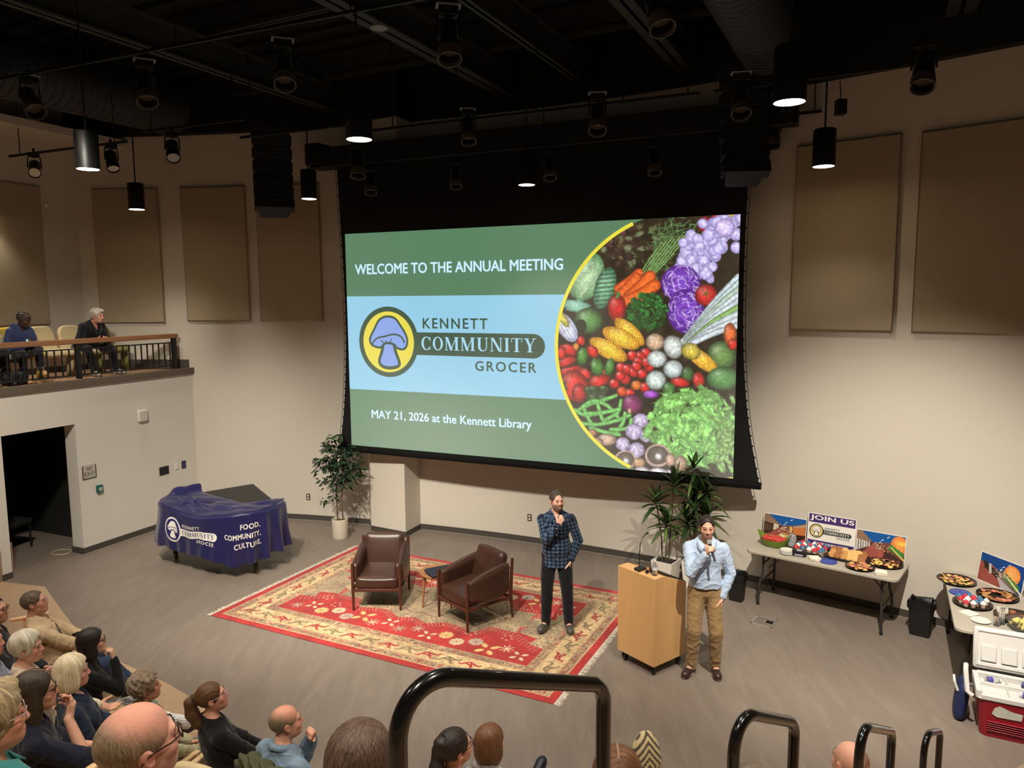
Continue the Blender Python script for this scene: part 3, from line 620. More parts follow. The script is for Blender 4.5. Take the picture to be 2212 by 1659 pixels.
track_spot(-6.05, 11.55, 6.36, 'black track spotlight half hidden behind the upper left pendant lamp', -50, 60)
track_spot(-4.87, 10.99, 6.4, 'black track spotlight with bright reflector between the balcony pendant and left speaker', -62, 50, 1.05)
track_spot(3.46, 10.06, 6.38, 'black track spotlight just right of the right speaker stack', -110, 70, 1.0, True)
track_spot(4.03, 7.51, 6.45, 'black track spotlight against the wall at the far upper right', -120, 60, 1.15, True)
track_spot(-6.3, 10.09, 6.9, 'dim black track spotlight high at the left below the left duct', -40, 45, 1.25, True, True)
track_spot(-4.49, 9.49, 6.9, 'dim black track spotlight second from left under the ceiling', -60, 60, 1.25, True, True)
track_spot(-2.58, 8.8, 6.9, 'dim black track spotlight with pale shade left of the first ceiling beam', -70, 60, 1.25, True, True)
track_spot(-.62, 7.86, 6.9, 'ribbed black track spotlight with pale shade and gel near the top centre', -80, 70, 1.25, True, True)
track_spot(1.37, 7.23, 6.95, 'ribbed black track spotlight cut by the top edge left of the round duct', -70, 65, 1.25, True, True)
track_spot(-.55, 9.91, 6.42, 'black track spotlight with pale shade centred above the slide', -80, 65, 1.0, True, True)
track_spot(1.05, 9.24, 6.42, 'black track spotlight above the slide right of centre', -95, 60, 1.1, True, True)
track_spot(2.54, 8.47, 6.42, 'black track spotlight in front of the right speaker stack top', -100, 60, 1.1, True, True)
track_spot(-2.19, 10.9, 6.2, 'black track spotlight peeking below the pendant at the screen top left', -80, 70, 1.1, True)
track_spot(-2.09, 11.3, 5.95, 'small dim spotlight leftmost in the row before the black screen cloth', -75, 65, .9, True)
track_spot(-.78, 10.75, 5.95, 'small dim spotlight second in the row before the black screen cloth', -80, 70, .9, True)
track_spot(.52, 10.2, 5.97, 'small dim spotlight third in the row before the black screen cloth', -85, 65, .9, True)
track_spot(1.83, 9.7, 5.95, 'small dim spotlight rightmost in the row before the black screen cloth', -90, 70, .9, True)
# ---------------------------------------------------------------- ducts, bell, ceiling speaker
def duct(x, y, z, r, y1, label, y0=-3):
    u, v = cl(x, y); t = thing('air_duct', label, 'duct', (x, y, z), CA - math.pi / 2)
    prof = []; l0, l1 = y0, y1
    k = l0
    pr = []
    while k < l1: pr += [(r, k), (r + .012, k + .01), (r + .012, k + .03), (r, k + .04)]; k += .13
    pr += [(r, l1), (r + .02, l1 + .01), (r + .02, l1 + .05), (1e-4, l1 + .06)]
    obj('duct_body', [xf(lathe([(1e-4, l0)] + pr, 32), T(0, 0, 0, R(-90)))], M_duct, t, smooth=25)
    for q in np.arange(l0 + 1, l1, 1.7): obj('duct_hanger', [bx(-r - .02, q - .02, 0, -r - .012, q + .02, 8 - z), bx(r + .012, q - .02, 0, r + .02, q + .02, 8 - z)], M_black, t)
    return t
duct(2.55, 8.1, 6.98, .33, .95, 'round black spiral duct running to the upper right above the screen', -5)
duct(-6.3, 11.6, 7.25, .42, 1.35, 'large dark round duct along the upper left ceiling', -6)
bl = thing('alarm_bell', 'red round alarm bell at the top right photo edge', 'alarm bell', (4.55, 7.6, 7.12))
obj('bell_dome', [lathe([(1e-4, -.09), (.05, -.085), (.1, -.05), (.12, 0), (.12, .02), (1e-4, .02)], 24)], mat('red_enamel', (176, 24, 26), .35), bl)
obj('bell_bracket', [cyl(.03, .02, .07, 10)], M_black, bl)
cs = thing('ceiling_speaker', 'small pale round disc hanging under the ceiling left of the top centre spotlight', 'ceiling disc', (-1.35, 8.0, 6.85))
obj('disc', [cyl(.09, -.015, .0, 24)], mat('pale_grey_disc', (120, 122, 120), .6), cs); obj('wire', [tube([(0, 0, 0), (0.0, .02, .3), (0, 0, .8)], .004, 5)], M_black, cs)
# ---------------------------------------------------------------- line array speakers
M_spk = mat('black_speaker', (24, 24, 25), .7, bump=.2, bs=200)
def line_array(x, y, z, az, label, n=6, w=.58, h=.2):
    t = thing('line_array_speaker', label, 'speaker', (x, y, z), R(az), 'hanging line array speakers')
    obj('fly_frame', [bx(-w / 2, -.05, .02, w / 2, .42, .1), bx(-.06, .12, .1, .06, .2, 7.7 - z)], M_black, t, bevel=.005)
    ang = 0; p = Vector((0, 0, 0))
    for k in range(n):
        m = Matrix.Translation(p) @ Matrix.Rotation(ang, 4, 'X')
        body = xf(prism([(-w / 2, 0), (w / 2, 0), (w / 2 - .07, .36), (-w / 2 + .07, .36)], -h + .008, 0), Matrix.Identity(4))
        b = obj('speaker_cabinet', [body], M_spk, t, bevel=.012, mw=m)
        obj('side_horn', [bx(-w / 2 - .018, .02, -h + .03, -w / 2 + .01, .2, -.03), bx(w / 2 - .01, .02, -h + .03, w / 2 + .018, .2, -.03)], M_black, b, bevel=.006)
        p = m @ Vector((0, 0, -h)); ang += R(-5 if k else -2)
    return t
line_array(2.80, 9.12, 6.72, -4, 'tall black line array speaker hanging at the right end of the screen', 6, .52, .205)
line_array(-3.72, 11.9, 6.66, 20, 'black line array speaker hanging left of the screen before a beige panel', 6, .56, .2)
tag(obj('junction_box', [box(.16, .12, .2, 3.42, 9.5, 6.45)], M_black, bevel=.01), 'small black box beside the right speaker stack top', 'box')
tag(obj('hanging_box', [box(.1, .1, .16, 3.62, 8.4, 6.12), tube([(3.62, 8.4, 6.2), (3.6, 8.4, 6.4)], .006, 6)], M_black, bevel=.01), 'small black box hanging under the right wall rail', 'box')
# ---------------------------------------------------------------- things on the balcony front wall
def wl(x, z): return (*lw(x, -.002)[:2], z)
M_pl = mat('white_plastic', (222, 218, 208), .45); M_blk = mat('satin_black_plastic', (26, 26, 28), .35)
t = thing('no_exit_sign', 'grey wall sign reading NO EXIT beside the dark doorway', 'sign', wl(.18, 1.33), LA)
obj('sign_plate', [bx(-.11, -.008, -.11, .11, 0, .11)], mat('sign_grey', (182, 176, 164), .5), t, bevel=.003)
obj('sign_frame', [bx(-.118, -.014, -.118, -.108, 0, .1), bx(.108, -.014, -.118, .118, 0, .1), bx(-.118, -.014, -.118, .118, 0, -.108)], mat('sign_dark', (66, 60, 54), .5), t)
obj('lettering', [xf(fit(textg('NO', 1, .01, 1.15), -.045, .045, .02, .075), T(0, -.0095, 0, R(90))), xf(fit(textg('EXIT', 1, .01, 1.15), -.085, .085, -.07, -.012), T(0, -.0095, 0, R(90)))], MATS['sign_dark'], t, smooth=0)
t = thing('door_release', 'small green emergency door release box below the no exit sign', 'call point', wl(.325, 1.01), LA)
obj('release_body', [bx(-.05, -.05, -.06, .05, 0, .06)], mat('green_plastic', (26, 92, 84), .4), t, bevel=.008)
obj('button_plate', [bx(-.025, -.056, -.03, .025, -.05, .02)], M_pl, t); obj('button', [bx(-.01, -.059, -.01, .01, -.055, .006)], M_blk, t)
t = thing('wall_speaker_box', 'white square box high on the wall under the balcony', 'wall box', wl(1.22, 2.09), LA)
obj('box_body', [bx(-.09, -.06, -.1, .09, 0, .1)], M_pl, t, bevel=.014); obj('grille', [bx(-.07, -.064, -.08, .07, -.058, .08)], mat('grille_white', (206, 202, 192), .6, bump=.4, bs=300), t)
for x, z, w, h, m, nm, lab, cat in [(1.62, 1.03, .2, .15, M_blk, 'wall_plate', 'wide black wall plate left of the small white plate above the piano', 'wall plate'), (1.89, 1.05, .07, .12, M_pl, 'wall_plate', 'small white wall plate between the black and the blue plates', 'wall plate'), (2.06, 1.05, .09, .14, M_blk, 'touch_panel', 'small wall panel with blue screen nearest the wall corner', 'touch panel')]:
    t = thing(nm, lab, cat, wl(x, z), LA); obj('plate', [bx(-w / 2, -.012, -h / 2, w / 2, 0, h / 2)], m, t, bevel=.004)
    if nm == 'touch_panel': obj('blue_screen', [bx(-.03, -.0135, -.05, .03, -.011, .05)], mat('blue_glass', (46, 54, 120), .2), t)
    elif m is M_pl: obj('switch', [bx(-.015, -.017, -.03, .015, -.011, .03)], M_pl, t)
    else: obj('socket', [bx(-.07, -.0135, -.04, -.01, -.011, .04), bx(.01, -.0135, -.04, .07, -.011, .04)], mat('socket_dark', (14, 14, 14), .5), t)
def outlet(x, z, label):
    px, py = wallxy(x, .002); a = phi_at(x) - math.pi / 2
    t = thing('wall_outlet', label, 'outlet', (px, py, z), a)
    obj('plate', [bx(-.038, -.008, -.06, .038, 0, .06)], mat('bronze_plate', (84, 66, 52), .4), t, bevel=.003)
    for s_ in (-1, 1): obj('socket', [xf(cyl(.018, 0, .004, 16), T(0, -.008, .026 * s_, R(90)))], M_pl, t)
outlet(-3.79, .44, 'bronze wall outlet between the piano and the leafy tree'); outlet(.28, .43, 'bronze wall outlet behind the man in the plaid shirt')
ws = thing('wall_sensor', 'tiny white sensor on the side wall above the balcony', 'sensor', (*lw(1.08, 1.87)[:2], 5.76), LA)
obj('sensor_body', [xf(lathe([(.045, 0), (.045, .015), (.03, .035), (1e-4, .04)], 16), T(0, 0, 0, R(90)))], M_pl, ws)
# ---------------------------------------------------------------- floor boxes and cable ring
def floor_box(x, y, rz, label, w=.27, h=.27):
    t = thing('floor_box', label, 'floor box', (x, y, 0), rz); b = .02
    obj('frame', [bx(-w / 2, -h / 2, 0, w / 2, -h / 2 + b, .006), bx(-w / 2, h / 2 - b, 0, w / 2, h / 2, .006), bx(-w / 2, -h / 2, 0, -w / 2 + b, h / 2, .006), bx(w / 2 - b, -h / 2, 0, w / 2, h / 2, .006), bx(.0, -.06, 0, w / 2, -.045, .006), bx(0, .055, 0, w / 2, .07, .006), bx(0, -.06, 0, .015, .07, .006)], mat('aluminium_frame', (190, 184, 174), .4, .6), t)
    obj('lid', [bx(-w / 2 + b, -h / 2 + b, 0, w / 2 - b, h / 2 - b, .004)], mat('lid_grey', (110, 102, 94), .6), t)
    obj('cable_flap', [bx(.02, -.04, .004, w / 2 - .03, .05, .0065)], M_blk, t)
floor_box(3.16, 8.93, R(-36), 'metal framed floor box in the floor before the snack table')
floor_box(-3.95, 12.15, R(-14), 'metal framed floor box behind the blue covered piano')
tag(obj('cable_ring', [tube([(.14 * math.cos(a), .14 * math.sin(a), .008 + .004 * math.sin(3 * a)) for a in np.linspace(0, 6.28, 40)[:-1]], .007, 6, closed=True)], mat('cream_cable', (196, 184, 140), .5), loc=lw(-.10, .42)), 'coiled cream cable lying just inside the dark doorway', 'cable')
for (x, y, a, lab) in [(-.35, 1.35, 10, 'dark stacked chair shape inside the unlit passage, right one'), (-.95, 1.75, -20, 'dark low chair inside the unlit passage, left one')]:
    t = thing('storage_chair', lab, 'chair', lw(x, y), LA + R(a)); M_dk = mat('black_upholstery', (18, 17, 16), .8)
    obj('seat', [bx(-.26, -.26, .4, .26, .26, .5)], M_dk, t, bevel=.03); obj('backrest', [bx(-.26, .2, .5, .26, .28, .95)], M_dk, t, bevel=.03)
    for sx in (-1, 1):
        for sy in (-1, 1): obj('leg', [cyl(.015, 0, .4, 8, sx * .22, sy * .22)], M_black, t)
# ---------------------------------------------------------------- balcony railing
M_hand = mat('oak_handrail', (140, 96, 64), .45, var=.2, vs=5, stretch=(1, 14, 14)); M_bal = mat('black_iron', (26, 24, 22), .5)
rl = thing('balcony_railing', 'balcony railing with oak handrail and thin black iron balusters', 'railing', lw(-1.5, .12, 2.83), LA)
x0, x1 = -3.8, 3.66
obj('handrail', [bx(x0, -.06, .56, x1, .06, .64)], M_hand, rl, bevel=.01)
obj('top_bar', [bx(x0, -.02, .47, x1, .02, .49)], M_bal, rl); obj('bottom_bar', [bx(x0, -.015, .05, x1, .015, .07)], M_bal, rl)
for xp in (-1.9, -.1, 1.72, 3.6): obj('post', [bx(xp - .035, -.035, 0, xp + .035, .035, .57)], M_bal, rl, bevel=.004)
xs = [x for x in np.arange(x0 + .05, x1, .121) if min(abs(x - q) for q in (-1.9, -.1, 1.72, 3.6)) > .07]
for x in xs: obj('baluster', [bx(x - .009, -.009, .06, x + .009, .009, .48)], M_bal, rl)
# ---------------------------------------------------------------- rug
def paint_rug():
    cv = Canvas(605, 380, (176, 58, 52)); r = random.Random(9); K = 125.0      # pixels per metre
    X, Y = cv.X / K, cv.Y / K; n1 = cv.noise(22, 1); n2 = cv.noise(3.2, 2); n3 = cv.noise(60, 4)
    W_, H_ = 4.84, 3.04
    cream = np.array((206, 176, 132.)); tan = np.array((176, 150, 116.)); d = np.minimum(np.minimum(X, W_ - X), np.minimum(Y, H_ - Y))
    red = np.array((178, 52, 50.)) * (.9 + .2 * n1)[..., None]; cv.a = red.copy()
    speck = cv.noise(2.4, 7); sp2 = cv.noise(2.0, 8)
    g = (tan * (.86 + .3 * n1[..., None])) ; g = np.where((speck > .68)[..., None], np.array((116, 106, 96.)), g); g = np.where((sp2 > .74)[..., None], np.array((178, 84, 70.)), g)
    b = cream * (.88 + .2 * n3 + .06 * n2)[..., None]; b = np.where(((cv.noise(9, 11) > .72) & (n2 > .5))[..., None], np.array((160, 140, 110.)), b)
    cv.a = np.where((d > .10)[..., None], g, cv.a); cv.a = np.where((d > .215)[..., None], b, cv.a); cv.a = np.where((d > .46)[..., None], g, cv.a); cv.a = np.where((d > .575)[..., None], red, cv.a)
    for q in (.10, .205, .46, .568): cv.a = np.where(((d > q) & (d < q + .014))[..., None], np.array((196, 160, 120.) if q != .10 else (210, 180, 140.)), cv.a)
    def L(P, w, c): cv.line([(x * K, y * K) for x, y in P], w * K, c, e=np.array(c) * .9)
    def fig(x, y, a, c, s=1):                                       # a little striding figure motif
        ca, sa = math.cos(a), math.sin(a); t = lambda u, v: (x + s * (u * ca - v * sa), y + s * (u * sa + v * ca))
        L([t(-.09, -.05), t(-.02, .05), t(.06, -.05)], .017, c); L([t(-.02, .05), t(.10, .03), t(.13, .06)], .018, c); L([t(-.09, -.05), t(-.13, -.05)], .014, c); L([t(.06, -.05), t(.1, -.06)], .013, c); L([t(-.06, 0), t(.05, -.01)], .016, c)
    cols = [(168, 48, 46), (140, 118, 84), (168, 52, 48), (128, 112, 84)]
    k = 0
    for side in range(4):
        Ls = W_ if side % 2 == 0 else H_; nn = int((Ls - .5) / .27)
        for i in range(nn):
            s = .34 + (Ls - .68) * i / (nn - 1); o = .335
            p = [(s, o, 0), (W_ - o, s, 1.57), (W_ - s, H_ - o, 3.14), (o, H_ - s, 4.71)][side]; fig(p[0], p[1], p[2] + r.uniform(-.3, .3), cols[k % 4], r.uniform(.85, 1.1)); k += 1
            q = [(s + .13, o + .07), (W_ - o - .07, s + .13), (W_ - s - .13, H_ - o - .07), (o + .07, H_ - s - .13)][side]
            L([(q[0] - .05, q[1]), (q[0], q[1] + .02), (q[0] + .05, q[1] - .01)], .008, (150, 130, 96))
            q = [(s, .158), (W_ - .158, s), (W_ - s, H_ - .158), (.158, H_ - s)][side]
            L([(q[0] - .03, q[1] - .03), (q[0] + .03, q[1] + .03)], .008, (170, 56, 52)); L([(q[0] - .03, q[1] + .03), (q[0] + .03, q[1] - .03)], .008, (170, 56, 52))
    # medallion: stepped beige shape, joined diamonds along the length, and corner spandrels
    def inpoly(P):
        ins = np.zeros(X.shape, bool); n = len(P)
        for i in range(n):
            x0, y0 = P[i]; x1, y1 = P[(i + 1) % n]
            if y0 != y1: ins ^= ((y0 > Y) != (y1 > Y)) & (X < (x1 - x0) * (Y - y0) / (y1 - y0) + x0)
        return ins
    mx, my = 2.43, 1.57
    half = [(1.55, 0), (1.33, .14), (1.36, .3), (1.0, .28), (.86, .52), (.62, .44), (.42, .42), (.22, .55), (0, .47)]
    med = [(mx + u, my + v) for u, v in half] + [(mx - u, my + v) for u, v in half[::-1]] + [(mx - u, my - v) for u, v in half] + [(mx + u, my - v) for u, v in half[::-1]]
    mb = np.array((184, 158, 122.)) * (.84 + .3 * n1)[..., None]; mb = np.where((speck > .7)[..., None], np.array((136, 126, 112.)), mb)
    cv.a = np.where(inpoly(med)[..., None], mb, cv.a)
    inner = [(mx + (x - mx) * .72, my + (y - my) * .62) for x, y in med]
    cv.line([(x * K, y * K) for x, y in inner + inner[:1]], 1.3, (120, 60, 50)); 
    comb = (224, 200, 164)
    n = len(med)
    for i in range(n):
        a = np.array(med[i]); b_ = np.array(med[(i + 1) % n]); t = b_ - a; l = np.linalg.norm(t)
        if l < .05: continue
        t /= l; nr = np.array([t[1], -t[0]])
        if np.dot((a + b_) / 2 + nr * .05 - (mx, my), nr) < 0: nr = -nr
        for q in np.arange(.02, l, .045): p = a + t * q; L([tuple(p), tuple(p + nr * .10 + t * .012)], .0075, comb)
    for cx, cy, sx, sy in [(.575, .575, 1, 1), (4.265, .575, -1, 1), (.575, 2.465, 1, -1), (4.265, 2.465, -1, -1)]:
        P = [(0, .36), (.13, .5), (.1, .62), (.32, .66), (.36, .80), (.0, .95)]
        tri = [(cx + sx * u, cy + sy * v) for u, v in [(0, .45), (.22, .50), (.18, .66), (.46, .72), (.40, .94), (0, .95)]]
        if True: cv.a = np.where(inpoly(tri)[..., None], mb, cv.a)
        for q in range(8): u, v = .06 + .052 * q, .44 + .033 * q; L([(cx + sx * u, cy + sy * v), (cx + sx * (u + .035), cy + sy * (v - .11))], .0075, comb)
    # field flowers
    def star(x, y, c, s=.085, n=8):
        for i in range(n): a = 6.283 * i / n; L([(x, y), (x + s * math.cos(a), y + s * math.sin(a))], .012, c)
    def flower(x, y, c, s=.1):
        for i in range(9): a = 6.283 * i / 9; cv.blob((x + s * .7 * math.cos(a)) * K, (y + s * .7 * math.sin(a)) * K, s * .36 * K, s * .36 * K, c, e=np.array(c) * .9, hl=0)
        cv.blob(x * K, y * K, s * .5 * K, s * .5 * K, np.array(c) * .96, e=c, hl=0); cv.blob(x * K, y * K, s * .22 * K, s * .22 * K, (172, 90, 66), e=(172, 90, 66), hl=0)
    def quad(x, y, c, s=.09):
        for i in range(4): a = .785 + 1.5708 * i; cv.blob((x + s * math.cos(a)) * K, (y + s * math.sin(a)) * K, s * .72 * K, s * .4 * K, c, rot=math.degrees(a), e=c, hl=0)
    yel, gry, crm = (222, 188, 124), (186, 168, 150), (222, 200, 164)
    seq = [('s', gry), ('q', crm), ('f', yel), ('f', crm), ('f', gry), ('Q', yel), ('s', crm), ('q', crm), ('s', gry)]
    for row, yv in ((0, .80), (1, 2.26)):
        for i in range(17):
            x = .78 + 3.3 * i / 16; k_, c = seq[i % 9]; y = yv + (.05 if i % 2 else -.05)
            if k_ == 's': star(x, y, c)
            elif k_ == 'q': quad(x, y, c, .075)
            elif k_ == 'Q': quad(x, y, c, .1)
            else: flower(x, y, c, .095)
    for x, y in [(1.0, 1.12), (1.2, 2.0), (1.55, 1.15), (3.3, 1.03), (3.6, 2.0), (3.75, 1.1), (1.25, .98), (2.95, 2.05)]:
        for i in range(5): a = 6.28 * i / 5; cv.blob((x + .06 * math.cos(a)) * K, (y + .06 * math.sin(a)) * K, 3.2, 2.2, crm, e=crm, hl=0)
    for i in range(26): a = 6.28 * r.random(); u = r.uniform(.1, 1.3); v = r.uniform(0, .34); cv.blob((mx + u * math.cos(a)) * K, (my + v * math.sin(a)) * K, r.uniform(3, 9), r.uniform(2, 5), r.choice([(150, 60, 54), (196, 170, 120), (150, 140, 128), (206, 182, 140)]), rot=r.uniform(0, 180), hl=0)
    cv.a = np.clip(cv.a * (.82 + .18 * n2)[..., None], 0, 255); return cv
RA = math.atan2(-2.17, 4.32)
rug = thing('rug', 'large red and beige oriental rug with white fringe under the armchairs', 'rug', (-3.93, 9.21, 0), RA)
cvr = paint_rug(); NX, NY = 604, 379
xs = np.linspace(0, 4.84, NX + 1); ys = np.linspace(0, 3.04, NY + 1); XX, YY = np.meshgrid(xs, ys)
wav = .006 + .0015 * np.sin(XX * 9 + YY * 4) + .001 * np.sin(YY * 13)
V = np.c_[XX.ravel(), YY.ravel(), wav.ravel()]; ii = (np.arange(NY)[:, None] * (NX + 1) + np.arange(NX)[None, :]).ravel(); F = np.c_[ii, ii + 1, ii + NX + 2, ii + NX + 1]
M_rug = mat('woven_wool', (150, 80, 60), .95, attr='Col', var=.12, vs=60, bump=.25, bs=300, spec=.1, sheen=.2)
obj('pile', (V, F), M_rug, rug, smooth=180, col=lin(cvr.at(cvr.X * 0 + 0, cvr.Y * 0 + 0) if False else cvr.a.reshape(-1, 3)) if (NX + 1, NY + 1) == (605, 380) else None)
fr = []; r_ = random.Random(2)
for x0, dx in ((0, -1), (4.84, 1)):
    gs = []
    for k in range(300):
        y = .005 + 3.03 * k / 299; l = r_.uniform(.05, .085); j = r_.gauss(0, .012)
        gs.append((np.array([(x0, y - .004, .004), (x0, y + .004, .004), (x0 + dx * l, y + .003 + j, .003), (x0 + dx * l, y - .003 + j, .003)]), [(0, 1, 2, 3) if dx < 0 else (3, 2, 1, 0)]))
    f = obj('fringe', gs, mat('white_fringe', (226, 216, 198), .9), rug, smooth=0); f['kind'] = 'stuff'
# ---------------------------------------------------------------- soft pads
def pad(w, d, h, r=.03, puff=.0, n=12, M=None):
    ax = [np.linspace(-1, 1, n + 1)] * 3
    V = []; F = []; o = 0
    for a in range(3):
        for s in (-1, 1):
            b, c = [(1, 2), (2, 0), (0, 1)][a]; U, Wd = np.meshgrid(ax[0], ax[0]); P = np.zeros((U.size, 3)); P[:, a] = s; P[:, b] = U.ravel(); P[:, c] = Wd.ravel(); V.append(P)
            for j in range(n):
                for i in range(n):
                    q = (o + j * (n + 1) + i, o + j * (n + 1) + i + 1, o + (j + 1) * (n + 1) + i + 1, o + (j + 1) * (n + 1) + i); F.append(q if s > 0 else q[::-1])
            o += U.size
    V = np.concatenate(V); hs = np.array((w, d, h)) / 2
    V = np.sign(V) * np.abs(V) ** .8; P = V * hs; inn = np.clip(P, -(hs - r), hs - r); D = P - inn; L = np.linalg.norm(D, axis=1, keepdims=True); P = inn + np.where(L > 0, D / np.maximum(L, 1e-9) * r, 0)
    if puff:
        for a in range(3):
            b, c = [(1, 2), (2, 0), (0, 1)][a]; P[:, a] *= 1 + puff * (1 - V[:, b] ** 2) * (1 - V[:, c] ** 2) * (.05 / max(hs[a], .05))
    g = (P, F)
    return xf(g, M) if M is not None else g
# ---------------------------------------------------------------- armchairs, side table, bag
M_lea = mat('brown_leather', (60, 37, 28), .33, var=.28, vs=5, bump=.15, bs=120, spec=.55)
M_wal = mat('dark_walnut', (74, 40, 28), .38, var=.2, vs=6, stretch=(8, 8, 1))
def armchair(loc, rz, label):
    t = thing('armchair', label, 'armchair', loc, rz, 'brown leather armchairs on the rug')
    for sx in (-1, 1):
        obj('leg', [tube([(sx * .31, -.335, 0), (sx * .31, -.335, .3), (sx * .31, -.335, .6), (sx * .31, -.335, .63)], [.014, .022, .02, .019], 12)], M_wal, t)
        obj('leg', [tube([(sx * .315, .37, 0), (sx * .315, .345, .3), (sx * .315, .37, .72), (sx * .315, .375, .78)], [.014, .022, .02, .018], 12)], M_wal, t)
        obj('side_rail', [tube([(sx * .31, -.335, .27), (sx * .315, .345, .27)], .02, 8)], M_wal, t); obj('arm_rod', [tube([(sx * .315, .355, .66), (sx * .29, .28, .66)], .012, 8)], M_wal, t)
        V, F = pad(.10, .64, .30, .042, .25, 12); f_ = (V[:, 1] + .32) / .64; tp_ = .615 + .125 * f_; bt_ = .37 - .05 * np.sin(np.pi * np.clip(f_, 0, 1)) - .01 * f_
        V = np.c_[sx * .285 + V[:, 0] + sx * .03 * np.cos(np.pi * V[:, 1] / .66) * (.5 - V[:, 2] / .3), V[:, 1] + .005, bt_ + (V[:, 2] + .15) / .30 * (tp_ - bt_)]
        obj('arm_pad', [(V, F)], M_lea, t, smooth=180)
        obj('arm_seam', [tube([(sx * .275, y, z) for y, z in [(-.27, .632), (-.1, .665), (.15, .714), (.27, .737)]], .005, 6)], M_lea, t)
    obj('front_rail', [bx(-.30, -.35, .25, .30, -.32, .29)], M_wal, t, bevel=.005); obj('rear_rail', [bx(-.30, .33, .25, .30, .36, .29)], M_wal, t, bevel=.005)
    obj('seat_cushion', [pad(.56, .62, .17, .045, .35, 12, T(0, -.03, .375, R(4)))], M_lea, t, smooth=180)
    obj('back_cushion', [pad(.53, .13, .50, .05, .3, 12, T(0, .24, .60, R(-17)))], M_lea, t, smooth=180)
    return t
armchair((-1.785, 9.665, .0115), R(-1), 'left brown leather armchair on the rug, facing the seats')
armchair((-.50, 9.10, .0115), R(-50.6), 'right brown leather armchair on the rug, turned towards the other')
t = thing('side_table', 'small round wooden side table between the two leather armchairs', 'side table', (-1.0, 9.50, .0115)); M_oak = mat('warm_oak', (150, 104, 66), .4, var=.15, vs=5, stretch=(1, 10, 1))
obj('tabletop', [lathe([(1e-4, .425), (.22, .425), (.245, .44), (.25, .455), (.245, .465), (.23, .462), (1e-4, .458)], 40)], M_oak, t)
for k in range(3): a = R(205 + 120 * k); obj('leg', [tube([(.22 * math.cos(a), .22 * math.sin(a), 0), (.2 * math.cos(a), .2 * math.sin(a), .3), (.18 * math.cos(a), .18 * math.sin(a), .44)], [.013, .02, .026], 10)], M_oak, t)
t = thing('laptop_sleeve', 'dark navy padded laptop sleeve lying on the small round table', 'laptop sleeve', (-.94, 9.45, .482), R(28))
obj('sleeve_body', [pad(.40, .29, .045, .02, .2, 10, T(0, 0, .012))], mat('navy_neoprene', (28, 34, 46), .7, bump=.2, bs=200), t, smooth=180)
obj('zipper', [tube([(x, y, .012) for x, y in rrect(.402, .292, .03, 4)], .004, 6, closed=True)], mat('zip_black', (14, 14, 16), .4), t); obj('zip_pull', [box(.008, .03, .006, -.15, -.15, .0)], mat('zip_steel', (190, 190, 190), .3, 1), t)
# ---------------------------------------------------------------- lectern
M_map = mat('pale_maple', (214, 168, 112), .42, var=.07, vs=3, stretch=(9, 9, .6), bump=.03, bs=60, coat=.1)
PR = math.atan2(-.43, .33); t = thing('lectern', 'pale maple lectern on castors beside the man in the light blue shirt', 'lectern', (1.17, 7.97, 0), PR)
LW, LD = .54, .51
sidep = [(0, .12), (LD, .12), (LD, .955), (.15, 1.10), (0, 1.10)]
Ms = lambda x: Matrix(((0, 0, 1, x), (1, 0, 0, 0), (0, 1, 0, 0), (0, 0, 0, 1)))
obj('side_panel', [xf(prism(sidep, 0, .02), Ms(0))], M_map, t, bevel=.002); obj('side_panel', [xf(prism(sidep, 0, .02), Ms(LW - .02))], M_map, t, bevel=.002)
obj('front_panel', [bx(.02, 0, .12, LW - .02, .02, 1.10)], M_map, t, bevel=.002)
obj('top_shelf', [bx(.02, .02, 1.08, LW - .02, .15, 1.10)], M_map, t, bevel=.002)
obj('reading_slope', [xf(bx(.02, 0, -.02, LW - .02, .385, 0), T(0, .15, 1.072, R(-22)))], M_map, t); obj('base_panel', [bx(.02, .02, .12, LW - .02, LD, .14)], M_map, t)
obj('slope_lip', [bx(.02, LD - .02, .935, LW - .02, LD, .965)], M_blk, t)
obj('shelf', [bx(.02, .06, .55, LW - .02, LD - .02, .57)], M_map, t)
for x in (.06, LW - .06):
    for y in (.06, LD - .06):
        c_ = obj('caster', [xf(lathe([(1e-4, -.018), (.04, -.018), (.045, -.01), (.045, .01), (.04, .018), (1e-4, .018)], 20), T(x, y + .012, .045, 0, R(90), .4)), ], M_blk, t)
        obj('caster_fork', [bx(x - .028, y - .02, .085, x + .028, y + .02, .12), bx(x - .03, y - .016, .04, x - .023, y + .03, .1), bx(x + .023, y - .016, .04, x + .03, y + .03, .1)], M_blk, t)
def lec(x, y, z=1.1): v = Matrix.Translation((1.17, 7.97, 0)) @ Matrix.Rotation(PR, 4, 'Z') @ Vector((x, y, z)); return (v.x, v.y, v.z)
t = thing('gooseneck_microphone', 'black gooseneck microphone standing on the lectern top', 'microphone', lec(.25, .085), R(40))
obj('mic_base', [prism([(-.065, -.04), (.065, -.04), (.055, .045), (-.055, .045)], 0, .03)], M_blk, t, bevel=.008); obj('gooseneck', [tube([(0, .01, .025), (.0, .015, .15), (.02, .02, .28), (.06, .02, .35), (.12, .02, .38)], .005, 8)], M_blk, t)
obj('mic_capsule', [tube([(.11, .02, .376), (.15, .02, .385)], [.009, .011], 10)], M_blk, t)
t = thing('water_bottle', 'small clear water bottle standing on the lectern top', 'bottle', lec(.45, .095))
M_clear = mat('clear_plastic', (245, 248, 250), .08, var=0, trans=.92, ior=1.15, alpha=.75)
